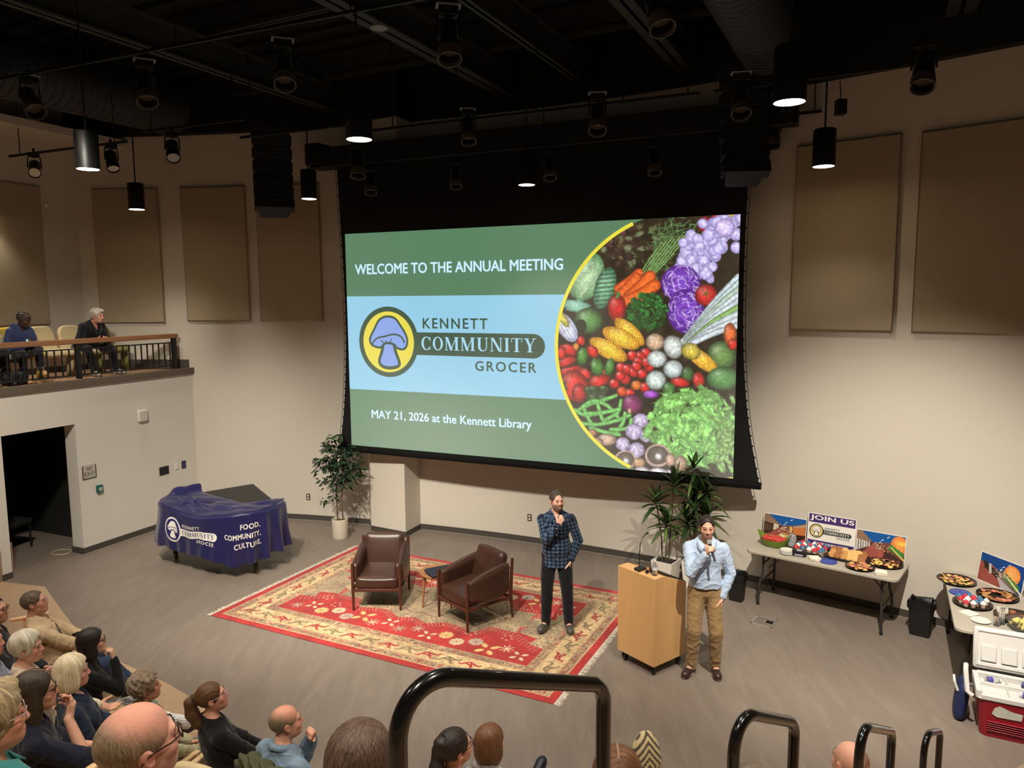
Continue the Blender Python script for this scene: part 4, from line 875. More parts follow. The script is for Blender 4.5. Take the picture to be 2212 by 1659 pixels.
obj('bottle_body', [lathe([(1e-4, 0), (.028, 0), (.031, .008), (.031, .05), (.029, .06), (.031, .07), (.031, .1), (.024, .125), (.013, .145), (.013, .155)], 20)], M_clear, t); obj('cap', [cyl(.015, .152, .17, 16)], M_pl, t); obj('bottle_label', [lathe([(.0316, .06), (.0316, .095)], 20)], mat('bottle_label', (206, 208, 214), .5, var=.3, vs=40), t)
t = thing('glasses_case', 'small dark folded glasses lying beside the bottle on the lectern', 'glasses', lec(.385, .085), R(20))
obj('frame', [tube([(.022 * math.cos(a) + s, 0, .026 + .018 * math.sin(a)) for a in np.linspace(0, 6.28, 14)[:-1]], .0035, 6, closed=True) for s in (-.028, .028)], M_blk, t); obj('temple', [tube([(-.05, .004, .03), (.05, .012, .025)], .003, 5), tube([(.05, .004, .03), (-.05, .016, .025)], .003, 5)], M_blk, t)
obj('lens', [xf(cyl(.02, -.001, .001, 14), T(s, 0, .026, R(90))) for s in (-.028, .028)], mat('dark_lens', (30, 26, 44), .1), t)
# ---------------------------------------------------------------- piano and its cloth
PA = math.atan2(-.57, 1.48); PO = Vector((-4.62, 11.28, 0)); MP = Matrix.Translation(PO) @ Matrix.Rotation(PA, 4, 'Z')
pn = thing('grand_piano', 'black grand piano under a blue cloth at the left of the stage', 'piano', PO, PA)
def rim(u):  # plan outline of the case: u in 0..1
    P = smooth2([(-.86, -.30), (-.5, -.46), (-.1, -.52), (.4, -.54), (.8, -.42), (1.0, -.16), (1.02, .10), (1.0, .18), (.6, .48), (.2, .77), (-.10, .99), (-.16, 1.04), (-.21, 1.01), (-.40, .68), (-.60, .32), (-.84, .02)], True, 6)
    return P
M_pia = mat('piano_black', (15, 14, 14), .22, coat=.3); M_lid = mat('piano_lid_satin', (36, 36, 35), .55)
P_ = rim(0); obj('case', [prism([(x * .95, y * .93) for x, y in P_], .62, .84)], M_pia, pn, bevel=.01); obj('inner_rim', [prism([(x * .94, max(y * .93, -.1 - .1 * x)) for x, y in P_], .84, .945)], M_pia, pn); obj('lid', [prism([(x, max(y, -.16 - .1 * x)) for x, y in P_], .945, .965)], M_lid, pn, bevel=.006)
for x, y in [(-.69, -.2), (.87, -.2), (-.08, .72)]:
    l_ = obj('leg', [lathe([(.07, .64), (.075, .56), (.05, .5), (.06, .42), (.055, .3), (.035, .16), (.045, .12), (.03, .09), (.03, .075)], 14, x, y)], M_pia, pn)
    obj('caster', [xf(lathe([(1e-4, -.015), (.035, -.015), (.035, .015), (1e-4, .015)], 16), T(x, y + .01, .036, 0, R(90)))], mat('brass', (120, 92, 50), .4, 1), l_)
obj('pedal_lyre', [bx(-.12, -.16, .1, .12, -.1, .62)], M_pia, pn, bevel=.01)
# cloth: hangs over the near rim, its top falls in folds and covers the front half of the lid
front = [(-.93, .38), (-.95, .12), (-.93, -.16), (-.80, -.37), (-.5, -.50), (-.1, -.56), (.3, -.59), (.62, -.55), (.88, -.43), (1.04, -.2), (1.08, .05), (1.06, .24), (1.0, .36)]
FP = np.array(smooth2(front, False, 14)); sl_ = np.r_[0, np.cumsum(np.linalg.norm(np.diff(FP, axis=0), axis=1))]; SLN = sl_[-1]
def fpt(s):
    s = np.clip(s, 0, SLN); return np.stack([np.interp(s, sl_, FP[:, 0]), np.interp(s, sl_, FP[:, 1])], -1)
def fnorm(s): d = fpt(s + .01) - fpt(s - .01); d /= np.linalg.norm(d, axis=-1, keepdims=True) + 1e-9; return np.stack([d[..., 1], -d[..., 0]], -1)
def topz(s):  # height of the rim of the cloth: sags at the middle, rises to a bump at the left
    u = s / SLN; return .975 - .09 * np.exp(-((u - .5) / .17) ** 2)
def hemz(s):
    u = np.asarray(s) / SLN; return .33 - .07 * np.clip((u - .35) / .4, 0, 1) + .05 * np.clip((u - .8) / .2, 0, 1) + .22 * np.clip((.17 - u) / .17, 0, 1) - .07 * np.exp(-((u - .72) / .1) ** 2) + .012 * np.sin(u * 60) + .02 * np.sin(u * 23 + 1)
def skirt(s, h):
    """s along the rim, h 0 top .. 1 hem"""
    s = np.asarray(s, float); h = np.asarray(h, float); u = s / SLN; p = fpt(s); nv = fnorm(s)
    amp = .012 + .05 * np.clip((u - .66) / .1, 0, 1) + .035 * np.clip((.16 - u) / .1, 0, 1)
    off = .012 + .05 * h + amp * h * np.sin(u * 92 + .6 * np.sin(u * 31)) + .02 * h * np.sin(u * 21 + 2) + .012 * np.sin(h * 5 + u * 14)
    z = topz(s) * (1 - h) + hemz(s) * h
    r0 = np.clip(h / .05, 0, 1); off = off * r0 - .02 * (1 - r0)
    return np.stack([p[..., 0] + nv[..., 0] * off, p[..., 1] + nv[..., 1] * off, z + .0 * s], -1)
NS, NH = 200, 44
SS, HH = np.meshgrid(np.linspace(0, SLN, NS + 1), np.linspace(0, 1, NH + 1)); VS = skirt(SS, HH).reshape(-1, 3)
ii = (np.arange(NH)[:, None] * (NS + 1) + np.arange(NS)[None, :]).ravel(); FS = np.c_[ii, ii + NS + 1, ii + NS + 2, ii + 1]
# top sheet from the rim inwards to the back edge of the cloth
NT = 60; back = np.array(smooth2([(-.93, .38), (-.74, .44), (-.56, .30), (-.2, .16), (.2, .06), (.52, -.02), (.76, .16), (1.0, .36)], False, 30)); bl_ = np.r_[0, np.cumsum(np.linalg.norm(np.diff(back, axis=0), axis=1))]; bl_ /= bl_[-1]
u = np.linspace(0, 1, NS + 1); A_ = skirt(u * SLN, u * 0); B_ = np.stack([np.interp(u, bl_, back[:, 0]), np.interp(u, bl_, back[:, 1]), np.full(NS + 1, .978)], -1)
tt = np.linspace(0, 1, NT + 1)[:, None, None]; VT = A_[None] * (1 - tt) + B_[None] * tt
x, y = VT[..., 0], VT[..., 1]; t2 = tt[..., 0]; env = np.sin(np.pi * np.clip(t2, 0, 1)) ** .7
def ridge(px, py, qx, qy, w, h):
    d = np.hypot(qx - px, qy - py); c, s_ = (qx - px) / d, (qy - py) / d; a = (x - px) * c + (y - py) * s_; b = -(x - px) * s_ + (y - py) * c
    return h * np.exp(-(b / w) ** 2) * np.clip(np.minimum(a / .12 + 1, (d - a) / .12 + 1), 0, 1)
VT[..., 2] = VT[..., 2] + .006 + env * (.012 + .008 * np.sin(x * 13 + y * 7) + .006 * np.sin(y * 26 - x * 8)) + env * (ridge(-.62, -.2, -.1, -.42, .035, .05) + ridge(-.5, -.05, .15, -.4, .03, .035) + ridge(-.05, -.25, .5, -.3, .05, .03) + ridge(-.2, .1, .45, .02, .05, .015) + ridge(-.3, -.32, -.05, -.1, .03, .035)) + ridge(-.84, -.05, -.72, .40, .10, .10) * np.clip(t2 * 3 + .2, 0, 1) + ridge(.80, .02, .92, .24, .08, .025) * np.clip(t2 * 4 + .1, 0, 1)
VT = VT.reshape(-1, 3); ii = (np.arange(NT)[:, None] * (NS + 1) + np.arange(NS)[None, :]).ravel(); FT = np.c_[ii, ii + 1, ii + NS + 2, ii + NS + 1]
M_blue = mat('royal_blue_satin', (27, 26, 74), .36, var=.06, vs=10, bump=.1, bs=30, sheen=.15, spec=.45)
cl_ = tag(obj('piano_cover', (np.r_[VS, VT], np.r_[FS, FT + len(VS)]), M_blue, smooth=180, loc=PO, rot=(0, 0, PA)), 'royal blue satin cloth with white lettering draped over the piano front', 'cloth')
so = cl_.modifiers.new('thick', 'SOLIDIFY'); so.thickness = .004; so.offset = -1
def on_cloth(s0, h0, sc, hsc):
    def mp(X, Y, Hh):
        s = s0 + X * sc; h = np.clip(h0 - Y * hsc, .06, 1); e = 1e-3
        p = skirt(s, h); a = skirt(s + e, h) - p; b = skirt(s, h + e) - p; nn = np.cross(b, a); nn /= np.linalg.norm(nn, axis=-1, keepdims=True)
        return p + nn * (.006 + Hh[:, None])
    return mp
def dense(g, m=.05):
    """split long faces so that lettering follows the cloth"""
    import bmesh
    me = mesh('tmp', g, 0); bm = bmesh.new(); bm.from_mesh(me)
    bmesh.ops.triangulate(bm, faces=bm.faces)
    for _ in range(5):
        es = [e for e in bm.edges if e.calc_length() > m]
        if not es: break
        bmesh.ops.subdivide_edges(bm, edges=es, cuts=1)
        bmesh.ops.triangulate(bm, faces=bm.faces)
    V = np.array([tuple(v.co) for v in bm.verts]); F = [tuple(v.index for v in f.verts) for f in bm.faces]; bm.free(); bpy.data.meshes.remove(me); return (V, F)
M_prw = mat('white_print', (226, 222, 214), .6); M_prb = mat('print_blue', (40, 40, 104), .6)
HS = 1 / .66
mp = on_cloth(1.31, .46, .308, .34 * HS)
em2 = []
for r_, l, g in emblem():
    g = dense(g, .07)
    if r_ == 'dark' and l == 2: em2.append(('w', l, g))
    elif r_ == 'yellow': em2.append(('b', l, g))
    elif r_ == 'bar': em2.append(('b', l, g))
    elif r_ == 'pale': em2.append(('w', l, g))
    elif r_ == 'dark' and l in (4, 6, 8): em2.append(('b', l, g))
    else: em2.append(('w', l, g))
lt = []
for s, y, w in [('FOOD.', .28, .86), ('COMMUNITY.', -.06, 1.55), ('CULTURE.', -.40, 1.12)]: lt.append(('w', 2, dense(fit(textg(s, 1, .03, 1.12), 4.75 - w * 1.05, 4.75, y, y + .2), .07)))
put('', em2 + lt, {'w': ('white_lettering', M_prw), 'b': ('blue_lettering', M_prb)}, cl_, mp, .0006)
# ---------------------------------------------------------------- leafy tree
M_leaf = mat('leaf_green', (58, 86, 50), .5, attr='Col', var=.15, vs=30, spec=.4)
def leafg(p, d, up, l, w, fold=.25, droop=.2):
    d = d.normalized(); s = d.cross(up); s = s.normalized() if s.length > 1e-4 else d.orthogonal().normalized(); n = s.cross(d)
    V = []
    for k, (t_, ww) in enumerate(((0, .12), (.3, .9), (.65, .8), (1, .05))):
        c = p + d * l * t_ - Vector((0, 0, 1)) * droop * l * t_ * t_
        V += [c - s * w * ww + n * fold * w * ww, c, c + s * w * ww + n * fold * w * ww]
    return V
def leaves(name, items, parent, m):
    V = []; F = []; Cc = []
    for (p, d, up, l, w, f, dr, c) in items:
        o = len(V); V += [tuple(v) for v in leafg(p, d, up, l, w, f, dr)]; Cc += [c] * 12
        for k in range(3):
            a = o + 3 * k; F += [(a, a + 1, a + 4, a + 3), (a + 1, a + 2, a + 5, a + 4)]
    return obj(name, (np.array(V), F), m, parent, smooth=60, col=lin(np.array(Cc, float)))
rr_ = random.Random(5)
tr = thing('potted_ficus', 'slim leafy tree in a white round pot left of the wall pillar', 'potted tree', (-2.97, 12.37, 0))
obj('pot', [lathe([(1e-4, 0), (.125, 0), (.135, .02), (.137, .33), (.13, .338), (.122, .33), (.12, .29), (1e-4, .29)], 32)], mat('white_glazed_pot', (206, 196, 178), .5, var=.03), tr)
obj('moss', [lathe([(1e-4, .315), (.06, .31), (.118, .295)], 20)], mat('green_moss', (70, 84, 40), .9, bump=.6, bs=90), tr)
M_bark = mat('ficus_bark', (92, 70, 54), .8, bump=.4, bs=40); its = []
for k, (x, y) in enumerate(((-.035, 0), (.05, .01))):
    obj('trunk', [tube([(x, y, .29), (x - .01, y, .7), (x + .02, y + .01, 1.1), (x + .01, y, 1.55)], [.013, .011, .009, .005], 8)], M_bark, tr)
tw = []
def foliage_clump(c, rad, n):
    for i in range(n):
        a = rr_.uniform(0, 6.28); el = rr_.uniform(-.7, .9); q = rad * rr_.random() ** .45
        p = c + Vector((q * math.cos(a) * math.cos(el), q * math.sin(a) * math.cos(el), q * math.sin(el))); d = Vector((math.cos(a), math.sin(a), rr_.uniform(-.7, .5)))
        g = rr_.uniform(.65, 1.25); its.append((p, d, Vector((rr_.gauss(0, .4), rr_.gauss(0, .4), 1)), rr_.uniform(.07, .105), rr_.uniform(.019, .028), .25, .3, (40 * g, 62 * g, 38 * g)))
for (x, y, z, q, n) in [(0, 0, 1.3, .26, 230), (-.2, 0, 1.25, .2, 110), (.2, .03, 1.22, .22, 130), (-.08, .05, 1.55, .18, 90), (.08, 0, 1.5, .17, 80), (-.03, 0, 1.72, .12, 42), (.02, 0, 1.0, .22, 120), (-.16, -.02, .95, .12, 26), (.2, 0, 1.02, .14, 40), (-.1, 0, .72, .07, 10), (-.24, -.05, .68, .07, 12), (.3, 0, 1.48, .09, 14), (-.3, 0, 1.36, .09, 16), (-.2, .0, 1.62, .06, 8), (-.28, 0, 1.0, .07, 10), (.03, 0, 1.78, .05, 8), (.3, 0, 1.15, .09, 14)]:
    foliage_clump(Vector((x, y, z)), q, n); tw.append(tube([(0, 0, max(.6, z - .25)), (x * .6, y * .6, z - .08), (x, y, z)], [.005, .003, .002], 5))
obj('twigs', tw, M_bark, tr); leaves('foliage', its, tr, M_leaf)
# ---------------------------------------------------------------- strap-leaved plants
M_strap = mat('strap_leaf_green', (60, 90, 40), .38, attr='Col', var=.12, vs=20, spec=.5)
def strap(p, az, el, l, w, droop, c1, c2):
    V = []; Cc = []; n = 8; d = Vector((math.cos(az) * math.cos(el), math.sin(az) * math.cos(el), math.sin(el))); s = Vector((-math.sin(az), math.cos(az), 0))
    for k in range(n + 1):
        t_ = k / n; c = p + d * l * t_ - Vector((0, 0, 1)) * droop * l * t_ ** 2.2; ww = w * (math.sin(math.pi * min(1, .12 + t_ * .88)) ** .7 if t_ < 1 else .02)
        V += [c - s * ww, c - s * ww * .35 + Vector((0, 0, -.2 * ww)), c + s * ww * .35 + Vector((0, 0, -.2 * ww)), c + s * ww]; Cc += [c1, c2, c2, c1]
    F = [(4 * k + j, 4 * k + j + 1, 4 * k + 5 + j, 4 * k + 4 + j) for k in range(n) for j in range(3)]
    return V, F, Cc
def dracaena(loc, rz, label, heads, pot):
    t = thing('potted_dracaena', label, 'potted plant', loc, rz, 'strap leaved plants by the lectern')
    w, h = pot; po = .78
    obj('pot', [(np.array([(sx * w * po / 2, sy * w * po / 2, 0) for sx, sy in ((-1, -1), (1, -1), (1, 1), (-1, 1))] + [(sx * w / 2, sy * w / 2, h) for sx, sy in ((-1, -1), (1, -1), (1, 1), (-1, 1))] + [(sx * (w / 2 - .015), sy * (w / 2 - .015), h) for sx, sy in ((-1, -1), (1, -1), (1, 1), (-1, 1))] + [(sx * (w / 2 - .02), sy * (w / 2 - .02), h - .05) for sx, sy in ((-1, -1), (1, -1), (1, 1), (-1, 1))]), [(3, 2, 1, 0)] + [(a + i, a + (i + 1) % 4, a + 4 + (i + 1) % 4, a + 4 + i) for a in (0, 4, 8) for i in range(4)] + [(12, 13, 14, 15)])], mat('white_square_pot', (214, 208, 198), .4, var=.02), t, smooth=0)
    obj('soil', [box(w - .05, w - .05, .02, 0, 0, h - .04)], mat('dark_soil', (38, 30, 24), .95, bump=.6, bs=60), t)
    for i, (x, y, z, n, l) in enumerate(heads):
        bx_, by_ = .35 * x, .35 * y
        obj('cane', [tube([(bx_, by_, h - .05), (bx_ * 1.3, by_ * 1.3, h + .3), (x, y, z)], [.012, .011, .01], 8)], mat('cane_bark', (84, 74, 54), .8, bump=.3, bs=60), t)
        V = []; F = []; Cc = []
        for k in range(n):
            az = 2.4 * k + i + rr_.gauss(0, .15); f = k / n; g = rr_.uniform(.75, 1.2)
            a, b, c = strap(Vector((x, y, z - .10 + .16 * f)), az, R(-8 + 88 * f ** 1.2), l * rr_.uniform(.8, 1.1) * (1 - .25 * f), rr_.uniform(.026, .037), .46 * (1 - f) + .06, (34 * g, 56 * g, 28 * g), (rr_.choice([(40 * g, 64 * g, 30 * g), (40 * g, 64 * g, 30 * g), (92 * g, 112 * g, 56 * g)])))
            o = len(V); V += [tuple(v) for v in a]; F += [tuple(q + o for q in f_) for f_ in b]; Cc += c
        obj('leaf_head', (np.array(V), F), M_strap, t, smooth=60, col=lin(np.array(Cc, float)))
    return t
dracaena((2.17, 10.15, 0), R(-38), 'strap leaved plant in a white square pot just behind the lectern', [(-.17, .0, 1.20, 22, .36), (.07, .08, 1.47, 22, .38), (.02, -.06, .93, 20, .36)], (.32, .38))
dracaena((2.58, 10.12, 0), R(-30), 'taller strap leaved plant behind the man holding a microphone', [(-.06, .04, 1.66, 34, .38), (.10, .02, 1.38, 32, .40), (-.06, 0, 1.28, 28, .38), (.15, -.05, 1.05, 30, .40), (-.10, -.1, .95, 24, .36)], (.32, .38))
# ---------------------------------------------------------------- folding tables
M_tab = mat('speckled_grey_plastic', (176, 168, 154), .55, var=.06, vs=120, bump=.05, bs=200); M_tleg = mat('dark_table_steel', (58, 54, 50), .4, .3)
def folding_table(loc, rz, label):
    t = thing('folding_table', label, 'table', loc, rz, 'grey folding snack tables')
    obj('tabletop', [prism(rrect(1.83, .76, .09, 8), .70, .74)], M_tab, t, bevel=.008)
    for s in (-1, 1):
        x = s * .72
        for sy in (-1, 1):
            l_ = obj('leg', [tube([(x, sy * .23, .70), (x, sy * .23, .42), (x + s * .02, sy * .29, .3), (x + s * .03, sy * .30, .02)], .0155, 10)], M_tleg, t)
            obj('foot_cap', [cyl(.02, 0, .03, 12, x + s * .03, sy * .30)], M_black, l_)
        obj('cross_bar', [tube([(x, -.23, .55), (x, .23, .55)], .011, 8)], M_tleg, t); obj('cross_bar', [tube([(x + s * .02, -.28, .3), (x + s * .02, .28, .3)], .011, 8)], M_tleg, t)
        obj('brace', [tube([(x, 0, .55), (x - s * .12, 0, .63), (x - s * .36, 0, .69)], .01, 8), tube([(x, 0, .42), (x - s * .15, 0, .58), (x - s * .33, 0, .68)], .008, 8)], M_tleg, t)
    return t
T1, A1 = Vector((4.03, 9.24, 0)), R(-38); M1 = Matrix.Translation(T1) @ Matrix.Rotation(A1, 4, 'Z')
folding_table(T1, A1, 'long grey folding table with the JOIN US sign against the curved wall')
A2 = math.atan2(.89, .45); T2 = Vector((4.47, 7.14, 0)) + Vector((.45, .89, 0)).normalized() * .88 + Vector((.89, -.45, 0)).normalized() * .36
M2 = Matrix.Translation(T2) @ Matrix.Rotation(A2 - math.pi, 4, 'Z')
folding_table(T2, A2, 'grey folding table at the right photo edge behind the cooler')
TZ = .742
def on1(x, y, z=TZ): v = M1 @ Vector((x, y, z)); return (v.x, v.y, v.z)
# ---------------------------------------------------------------- posters
def paint_shop(kind):
    cv = Canvas(290, 170, (70, 48, 40)); r = random.Random(kind); P = lambda pts, c: cv.poly([(x * 290, y * 170) for x, y in pts], c); n = cv.noise(7, kind + 2)
    if kind in (1, 3):
        vx, vy = (.43, .42) if kind == 1 else (.34, .40)
        P([(0, 0), (1, 0), (1, 1), (0, 1)], (120, 70, 58)); P([(0, 0), (.2, 0), (vx, vy), (0, .42)], (142, 112, 90)); P([(.10, 0), (1, 0), (1, .14), (.78, .30), (vx, vy)], (26, 88, 158))
        P([(0, .34), (vx, vy), (vx, vy + .06), (0, .84)], (60, 40, 34)); P([(0, .84), (vx, vy + .04), (.62, .6), (.7, 1), (0, 1)], (158, 84, 74)); P([(0, .84), (vx - .05, .5), (.2, .74), (0, 1)], (80, 48, 42))
        if kind == 1:
            for k in range(5): x = .02 + .05 * k; P([(x, .42 + .01 * k), (x + .035, .42 + .01 * k), (x + .035, .72 - .03 * k), (x, .74 - .03 * k)], (96, 76, 56))
            P([(.24, .36), (.36, .40), (.36, .52), (.24, .66)], (212, 206, 190)); P([(.7, .36), (.98, .22), (1, .95), (.72, .78)], (196, 118, 64)); P([(.7, .36), (.98, .20), (1, .30), (.72, .42)], (178, 150, 128)); P([(.74, .7), (1, .66), (1, .98), (.76, .86)], (58, 34, 28)); P([(.62, .40), (.68, .36), (.68, .7), (.63, .62)], (222, 176, 96))
        else:
            for k in range(6): x = .005 + .05 * k; P([(x, .34 + .012 * k), (x + .036, .345 + .012 * k), (x + .036, .78 - .045 * k), (x, .82 - .045 * k)], (208, 202, 196))
            cv.blob(.88 * 290, .36 * 170, 50, 62, (236, 160, 84), e=(226, 120, 60), hl=.1); cv.blob(.94 * 290, .28 * 170, 34, 16, (244, 204, 90), hl=0, e=(240, 180, 70))
            for k in range(4): cv.blob((.72 + .07 * k) * 290, (.50 + .07 * k) * 170, 16, 22, (70, 140, 62), e=(50, 110, 46), hl=.1)
            P([(.70, .48), (.73, .47), (1, .88), (1, .95)], (226, 196, 110)); P([(.6, .6), (1, .95), (1, 1), (.56, 1)], (70, 46, 40))
    else:
        P([(0, 0), (1, 0), (1, 1), (0, 1)], (22, 66, 134)); P([(0, .3), (.3, .32), (.75, .85), (.6, 1), (0, 1)], (150, 78, 68)); P([(.06, .25), (.12, .25), (.5, .55), (.48, .75), (.12, .5)], (50, 40, 38))
        cv.blob(.74 * 290, .42 * 170, 54, 56, (240, 176, 100), e=(226, 130, 62), hl=.1)
        for k in range(4): cv.blob((.60 + .09 * k) * 290, (.55 + .08 * k) * 170, 22, 22, (70, 140, 66), e=(50, 110, 50), hl=.1)
        P([(.52, .42), (.55, .40), (1, .92), (1, 1)], (232, 214, 160)); P([(.5, .5), (.95, 1), (.6, 1), (.45, .72)], (120, 100, 90)); P([(.42, .62), (.9, 1), (.55, 1)], (176, 172, 176)); P([(.2, .3), (.26, .3), (.3, .62), (.24, .66)], (190, 184, 180))
    for k in range(70):                                            # clutter of shelves and counters around the vanishing point
        x, y = r.gauss(.48, .09), r.gauss(.52, .07); w, h = r.uniform(.01, .05), r.uniform(.01, .035); P([(x, y), (x + w, y), (x + w, y + h), (x, y + h)], r.choice([(200, 180, 150), (90, 60, 50), (60, 44, 40), (150, 120, 100), (196, 150, 96), (226, 220, 214)]))
    for x, y in ((.62, .08), (.50, .22), (.46, .32)): P([(x, y + .06), (x + .05, y), (x + .065, y + .01), (x + .015, y + .07)], (236, 240, 244))
    cv.a = np.clip(cv.a * (.92 + .16 * n)[..., None], 0, 255); return cv
M_print = mat('glossy_print', (120, 90, 80), .35, attr='Col', var=0, spec=.4); M_foam = mat('white_foam_board', (226, 222, 212), .7)
def poster(loc, rz, label, kind, w=.58, h=.345, lean=-9):
    t = thing('poster_board', label, 'poster', loc, rz, 'shop picture posters'); M = T(0, 0, 0, R(lean))
    obj('board', [xf(bx(-w / 2, 0, 0, w / 2, .008, h), M)], M_foam, t)
    cv = paint_shop(kind); a, b = 174, 102; xs = np.linspace(-w / 2 + .008, w / 2 - .008, a + 1); zs = np.linspace(.012, h - .010, b + 1); X_, Z_ = np.meshgrid(xs, zs)
    U, Vv = np.meshgrid(np.linspace(0, 1, a + 1), np.linspace(1, 0, b + 1)); ii = (np.arange(b)[:, None] * (a + 1) + np.arange(a)[None, :]).ravel()
    obj('printed_picture', xf((np.c_[X_.ravel(), np.full(X_.size, -.0012), Z_.ravel()], np.c_[ii, ii + 1, ii + a + 2, ii + a + 1]), M), M_print, t, smooth=0, col=lin(cv.at(U.ravel() * 289, Vv.ravel() * 169)))
    return t
poster(on1(-.625, .27), A1, 'shop interior poster left of the JOIN US sign behind the watermelon bowl', 1)
poster(on1(.58, .25), A1, 'shop interior poster with orange mural right of the JOIN US sign', 3)
pd = Vector((.14, -.56, 0)).normalized()
poster((5.53, 8.13, TZ), math.atan2(pd.y, pd.x), 'shop poster with orange mural on the table at the right edge', 2)
poster((5.71, 7.58, TZ), math.atan2(-.6, .02), 'poster board cut by the right photo edge on the cooler side table', 3)
t = thing('join_us_sign', 'purple and white JOIN US sign standing at the back of the snack table', 'sign', on1(-.015, .25), A1); Mj = T(0, 0, 0, R(-8))
SWd, SHt = .60, .455
obj('board', [xf(bx(-SWd / 2, 0, 0, SWd / 2, .01, SHt), Mj)], mat('sign_white', (232, 228, 218), .6, var=.02), t)
mj = lambda x, y, h: xf((np.c_[x, -h - .0012, y], []), Mj)[0]
M_pur = mat('deep_purple_print', (62, 40, 104), .55); M_gold = mat('gold_print', (226, 200, 112), .6); M_grn = mat('dark_green_print', (34, 52, 44), .6); M_wht = mat('white_print2', (236, 232, 224), .6)
put('', [('p', 1, rect(-.29, .335, .29, .445)), ('p', 1, rect(-.29, .01, .29, .10)), ('w', 2, fit(textg('JOIN US', 1, .03, 1.04), -.275, .275, .352, .432)), ('w', 2, fit(textg('kcgrocer.com', 1, .02, 1.05), -.2, .22, .036, .09))], {'p': ('purple_band', M_pur), 'w': ('white_lettering', M_wht)}, t, mj, .0012)
put('', [(r_, l, (V * (.158, .158, 1) + (-.185, .225, 0), F)) for r_, l, (V, F) in emblem()], {'dark': ('emblem_outline', M_grn), 'yellow': ('emblem_disc', M_gold), 'pale': ('emblem_mushroom', M_wht), 'bar': ('emblem_lettering', M_wht)}, t, mj, .0006)
# ---------------------------------------------------------------- food
M_tray = mat('black_tray', (22, 20, 20), .3); M_cake = mat('cupcake_paper', (222, 184, 160), .7); M_icr = mat('red_icing', (196, 40, 58), .6); M_icw = mat('white_icing', (236, 230, 222), .6); M_icb = mat('blue_icing', (64, 116, 150), .6)
def round_tray(name, loc, r, label, rz=0):
    t = thing(name, label, 'tray', loc, rz, 'black party trays'); obj('tray_dish', [lathe([(1e-4, 0), (r * .82, 0), (r, .022), (r * 1.0, .026), (r * .97, .026), (r * .8, .008), (1e-4, .008)], 40)], M_tray, t, smooth=50); return t
CK = {}
def cookie_mesh(k):
    if k not in CK:
        rr = random.Random(k); n = 18; P = [(1e-4, 0), (.9, 0), (1, .1), (.95, .28), (.6, .4), (1e-4, .44)]; V, F = lathe(P, n); V = V.copy()
        for i in range(len(V)): V[i, :2] *= 1 + .06 * math.sin(3 * math.atan2(V[i, 1], V[i, 0]) + k) + rr.uniform(-.03, .03)
        CK[k] = mesh('cookie', (V, F), 60)
    return CK[k]
M_cky = [mat('oat_cookie', (196, 142, 84), .85, var=.3, vs=6, bump=.6, bs=8), mat('chip_cookie', (160, 104, 62), .85, var=.45, vs=5, bump=.6, bs=8), mat('pale_cookie', (224, 178, 110), .85, var=.25, vs=6, bump=.5, bs=8), mat('dark_brownie', (84, 52, 40), .8, var=.3, vs=6, bump=.5, bs=8), mat('yellow_macaron', (222, 188, 104), .8), mat('pink_macaron', (206, 130, 104), .8)]
CKV = {}
def cookie(loc, s, rz, tilt, m, label, group):
    key = (hash(label) % 3, m.name)
    if key not in CKV:
        me = cookie_mesh(key[0]).copy(); me.materials.clear(); me.materials.append(m); CKV[key] = me
    o = bpy.data.objects.new('cookie', CKV[key]); COL.objects.link(o); o.location = loc; o.rotation_euler = (tilt[0], tilt[1], rz); o.scale = (s, s, s * .8); return tag(o, label, 'cookie', group)
def ccup(loc, m, label, group, s=1):
    if 'cup' not in CK:
        CK['cup'] = mesh('cupcake', lathe([(1e-4, 0), (.021, 0), (.03, .038), (1e-4, .038)], 18), 40); CK['ice'] = mesh('icing', lathe([(.028, .036), (.033, .042), (.031, .05), (.024, .056), (.022, .062), (.014, .068), (.01, .074), (1e-4, .079)], 16), 60)
    b = obj('cupcake', CK['cup'], M_cake); b.location = loc; b.scale = (s,) * 3; tag(b, label, 'cupcake', group)
    me = CK.get(m.name)
    if me is None: me = CK['ice'].copy(); me.materials.clear(); me.materials.append(m); CK[m.name] = me
    obj('icing', me, m, b); return b
rf = random.Random(11); ics = [M_icr, M_icw, M_icb]; icn = ['red', 'white', 'blue']
# cupcake tray on table one: tilted rows of cakes
t = thing('cupcake_tray', 'black tray crowded with red, white and blue iced cupcakes before the JOIN US sign', 'tray', on1(-.20, .09), A1, 'black party trays'); obj('tray_dish', [prism(rrect(.48, .36, .08, 6), 0, .008), prism(rrect(.40, .28, .06, 6), 0, .004)] + [tube([(x, y, .02) for x, y in rrect(.50, .38, .09, 6)], .012, 6, closed=True)], M_tray, t)
rows = [5, 6, 6, 5]
for j, nr in enumerate(rows):
    for i in range(nr):
        k = (i * 2 + j) % 3; x = -.20 - .19 + .38 * (i + .5) / nr + rf.uniform(-.006, .006); y = -.05 + .082 * j
        ccup(on1(x, y, TZ + .009), ics[k], f'cupcake with {icn[k]} icing, number {i + 1} from the left in row {"front second third back".split()[j]} of the square tray', 'cupcakes on the first table', 1.08)
